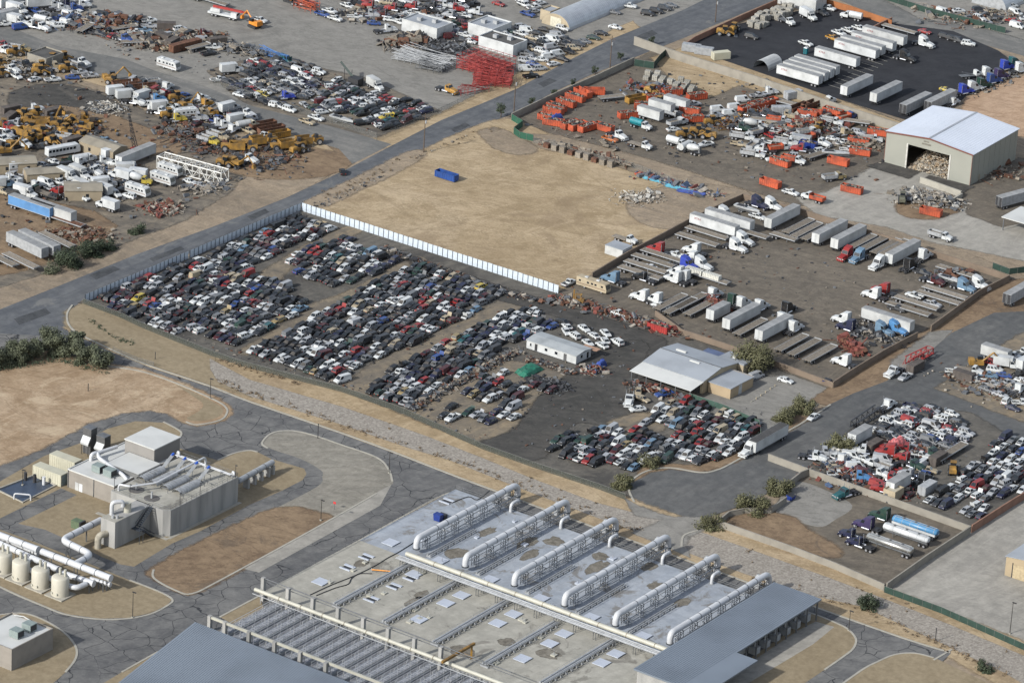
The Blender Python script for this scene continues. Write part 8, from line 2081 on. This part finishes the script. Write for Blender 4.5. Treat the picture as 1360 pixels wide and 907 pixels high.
def rack(name, at, label, nx_, ny_, sx, sy, lv, m, rz=0, bundle=0, group=None):
    root = thing(name, label, 'steel rack', P(*at), rz, group); q = MB()
    for i in range(nx_+1):
        for j in range(ny_+1): q.beam((i*sx, j*sy, 0), (i*sx, j*sy, lv*1.3), .12)
    for l in range(1, lv+1):
        for j in range(ny_+1): q.beam((0, j*sy, l*1.3-.2), (nx_*sx, j*sy, l*1.3-.2), .11)
        for i in range(nx_+1): q.beam((i*sx, 0, l*1.3-.05), (i*sx, ny_*sy, l*1.3-.05), .11)
    q.build('rack_frame', m, root)
    if bundle:
        q = MB(); r = random.Random(3)
        for k in range(bundle): y = r.uniform(0, ny_*sy); q.beam((r.uniform(-.5, 1), y, r.choice((.5, 1.5, 2.6, 3.6))), (nx_*sx+r.uniform(-1, .5), y+r.uniform(-.6, .6), r.choice((.5, 1.5, 2.6))), .13)
        q.build('bundle', m, root)
rack('steel_rack', (606, 92), 'tall red steel racks before the dark roofed white block', 6, 4, 2.5, 3.0, 4, M_REDS, 0, 90)
rack('steel_rack', (628, 114), 'lower red steel racks nearest the diagonal street', 5, 3, 2.4, 2.8, 3, M_REDS, .5, 60)
rack('steel_rack', (612, 128), 'open red gate frames at the lot corner', 4, 1, 2.6, 2.0, 2, M_REDS, 1.15, 6)
rack('steel_rack', (520, 80), 'low galvanised racks of pipe on the gravel lot', 8, 4, 2.4, 2.6, 1, M_STEEL, .1, 50)
rack('steel_rack', (552, 92), 'galvanised frames at the end of the pipe racks', 4, 2, 2.2, 2.2, 2, M_GREY, .1, 20)
rack('steel_rack', (345, 74), 'blue frame rack at the top of the wreck lot', 5, 1, 2.2, 1.2, 2, mat('rack_blue', px(60, 110, 170), .6), 0, 6)
rack('steel_rack', (390, 12), 'rusty orange frame rack on the far gravel lot', 3, 2, 2.4, 2.4, 3, M_ORANGE, 0, 10)
root = thing('truss_frame', 'long white steel truss frame lying beside the white box trailer', 'truss', P(208, 224)); e = Vector(P(293, 247))-Vector(P(208, 224)); root.rotation_euler[2] = math.atan2(e.y, e.x); Lt = e.length; M_TRUSS = mat('white_truss', px(222, 220, 212), .6, 0, .1, .6); q = MB()
for y in (0, 4.2):
    for z in (.3, 4.0): q.beam((0, y, z), (Lt, y, z), .3)
q.build('chord', M_TRUSS, root); q = MB(); n_ = 9
for k in range(n_+1):
    x = Lt*k/n_
    for y in (0, 4.2): q.beam((x, y, .3), (x, y, 4.0), .24)
    for z in (.3, 4.0): q.beam((x, 0, z), (x, 4.2, z), .2)
    if k < n_:
        x2 = Lt*(k+1)/n_
        for y in (0, 4.2): q.beam((x, y, .3 if k % 2 else 4.0), (x2, y, 4.0 if k % 2 else .3), .18)
        q.beam((x, 0, 4.0), (x2, 4.2, 4.0), .14)
q.build('web_member', M_TRUSS, root)
root = thing('crane_mast', 'dark lattice crane mast leaning in the machinery yard', 'crane', P(180, 203)); hm = zh(180, 203, 48); q = MB()
tip = Vector((*P(163, 156, hm*.98), 0))-Vector((*P(180, 203), 0)); tip = Vector((-2.2, -.8, hm))
for sx, sy in ((-.6, -.6), (.6, -.6), (.6, .6), (-.6, .6)): q.beam((sx, sy, 1), tuple(tip+Vector((sx*.3, sy*.3, 0))), .14)
for k in range(9):
    t = k/9; t2 = (k+1)/9
    for (ax, ay), (bx, by) in (((-.6, -.6), (.6, -.6)), ((.6, -.6), (.6, .6)), ((.6, .6), (-.6, .6)), ((-.6, .6), (-.6, -.6))):
        s, s2 = 1-.7*t, 1-.7*t2; p = Vector((ax*s, ay*s, 1)).lerp(Vector((ax*s, ay*s, 1)), 0)+(tip-Vector((0, 0, 1)))*t; p2 = Vector((bx*s2, by*s2, 1))+(tip-Vector((0, 0, 1)))*t2; q.beam(tuple(p), tuple(p2), .1)
q.build('lattice_mast', M_DARK, root); q = MB(); q.box(-1.2, 2.5, -1.3, 1.3, .2, 1.6); q.build('base', M_RED, root)
root = thing('portable_toilet', 'teal portable toilet among the trailers on black asphalt', 'portable toilet', P(1070, 72)); q = MB(); q.box(-.6, .6, -.6, .6, 0, 2.1); q.build('cabin', M_TEAL, root); q = MB(); q.hull8([(-.65, -.65, 2.1), (.65, -.65, 2.1), (.65, .65, 2.1), (-.65, .65, 2.1)], [(-.5, -.5, 2.35), (.5, -.5, 2.35), (.5, .5, 2.35), (-.5, .5, 2.35)]); q.build('roof', M_WHITE, root); q = MB(); q.box(-.45, .45, -.63, -.602, .1, 1.95); q.build('door', mat('dark_teal', px(16, 96, 106), .6), root)
for k in range(9):
    g = thing('pallet_stack', None, 'pallet stack', P(726+k*10.6, 196.5+k*3.2), .1, 'brown block pallets along the fence'); q = MB(); q.box(-.9, .9, -.8, .8, .15, 1.5+.3*(k % 3)); q.build('blocks', M_WOOD if k % 3 else M_RUST, g); q = MB(); q.box(-1, 1, -.9, .9, 0, .15); q.build('pallet', M_WOOD, g); later_label(g, 'brown block pallet', 'along the tan lot fence', 'the green gate', P(690, 170))
for k in range(5):
    g = thing('parking_kerb', None, 'parking stop', P(1000+k*6.2, 533-k*4.3), 1.5, 'parking stops on the forecourt'); q = MB(); q.box(-.9, .9, -.12, .12, .1, .3); q.build('stop', M_CONC, g); q = MB(); q.tube([(1.5, 0, 0), (1.5, 0, .8)], .12, 8); q.build('post', M_TANP, g); later_label(g, 'parking stop with short tan post', 'on the forecourt', 'the annex', P(960, 530))
mb = MB()
for k in range(13): stripe(mb, (1100+k*6.3, 113-k*4.2+1), (1122+k*6.3, 120-k*4.2+1), .15, .3)
o = mb.build('parking_markings', M_LINE); o['kind'] = 'structure'
for i, (x, y) in enumerate(((385, 580-0), (460, 681), (355, 735), (60, 0), (1113, 848))):
    if i == 3: continue
g = thing('sign_post', 'small red sign post on the gravel island', 'sign', P(444, 677)); q = MB(); q.tube([(0, 0, 0), (0, 0, 2.0)], .06, 6); q.build('post', M_GREY, g); q = MB(); q.box(-.4, .4, -.03, .03, 1.7, 2.3); q.build('plate', mat('sign_red', px(214, 50, 50), .6), g)  # a sign: thin grey post with a red plate
write_labels()
for o in WASTE: bpy.data.objects.remove(o)
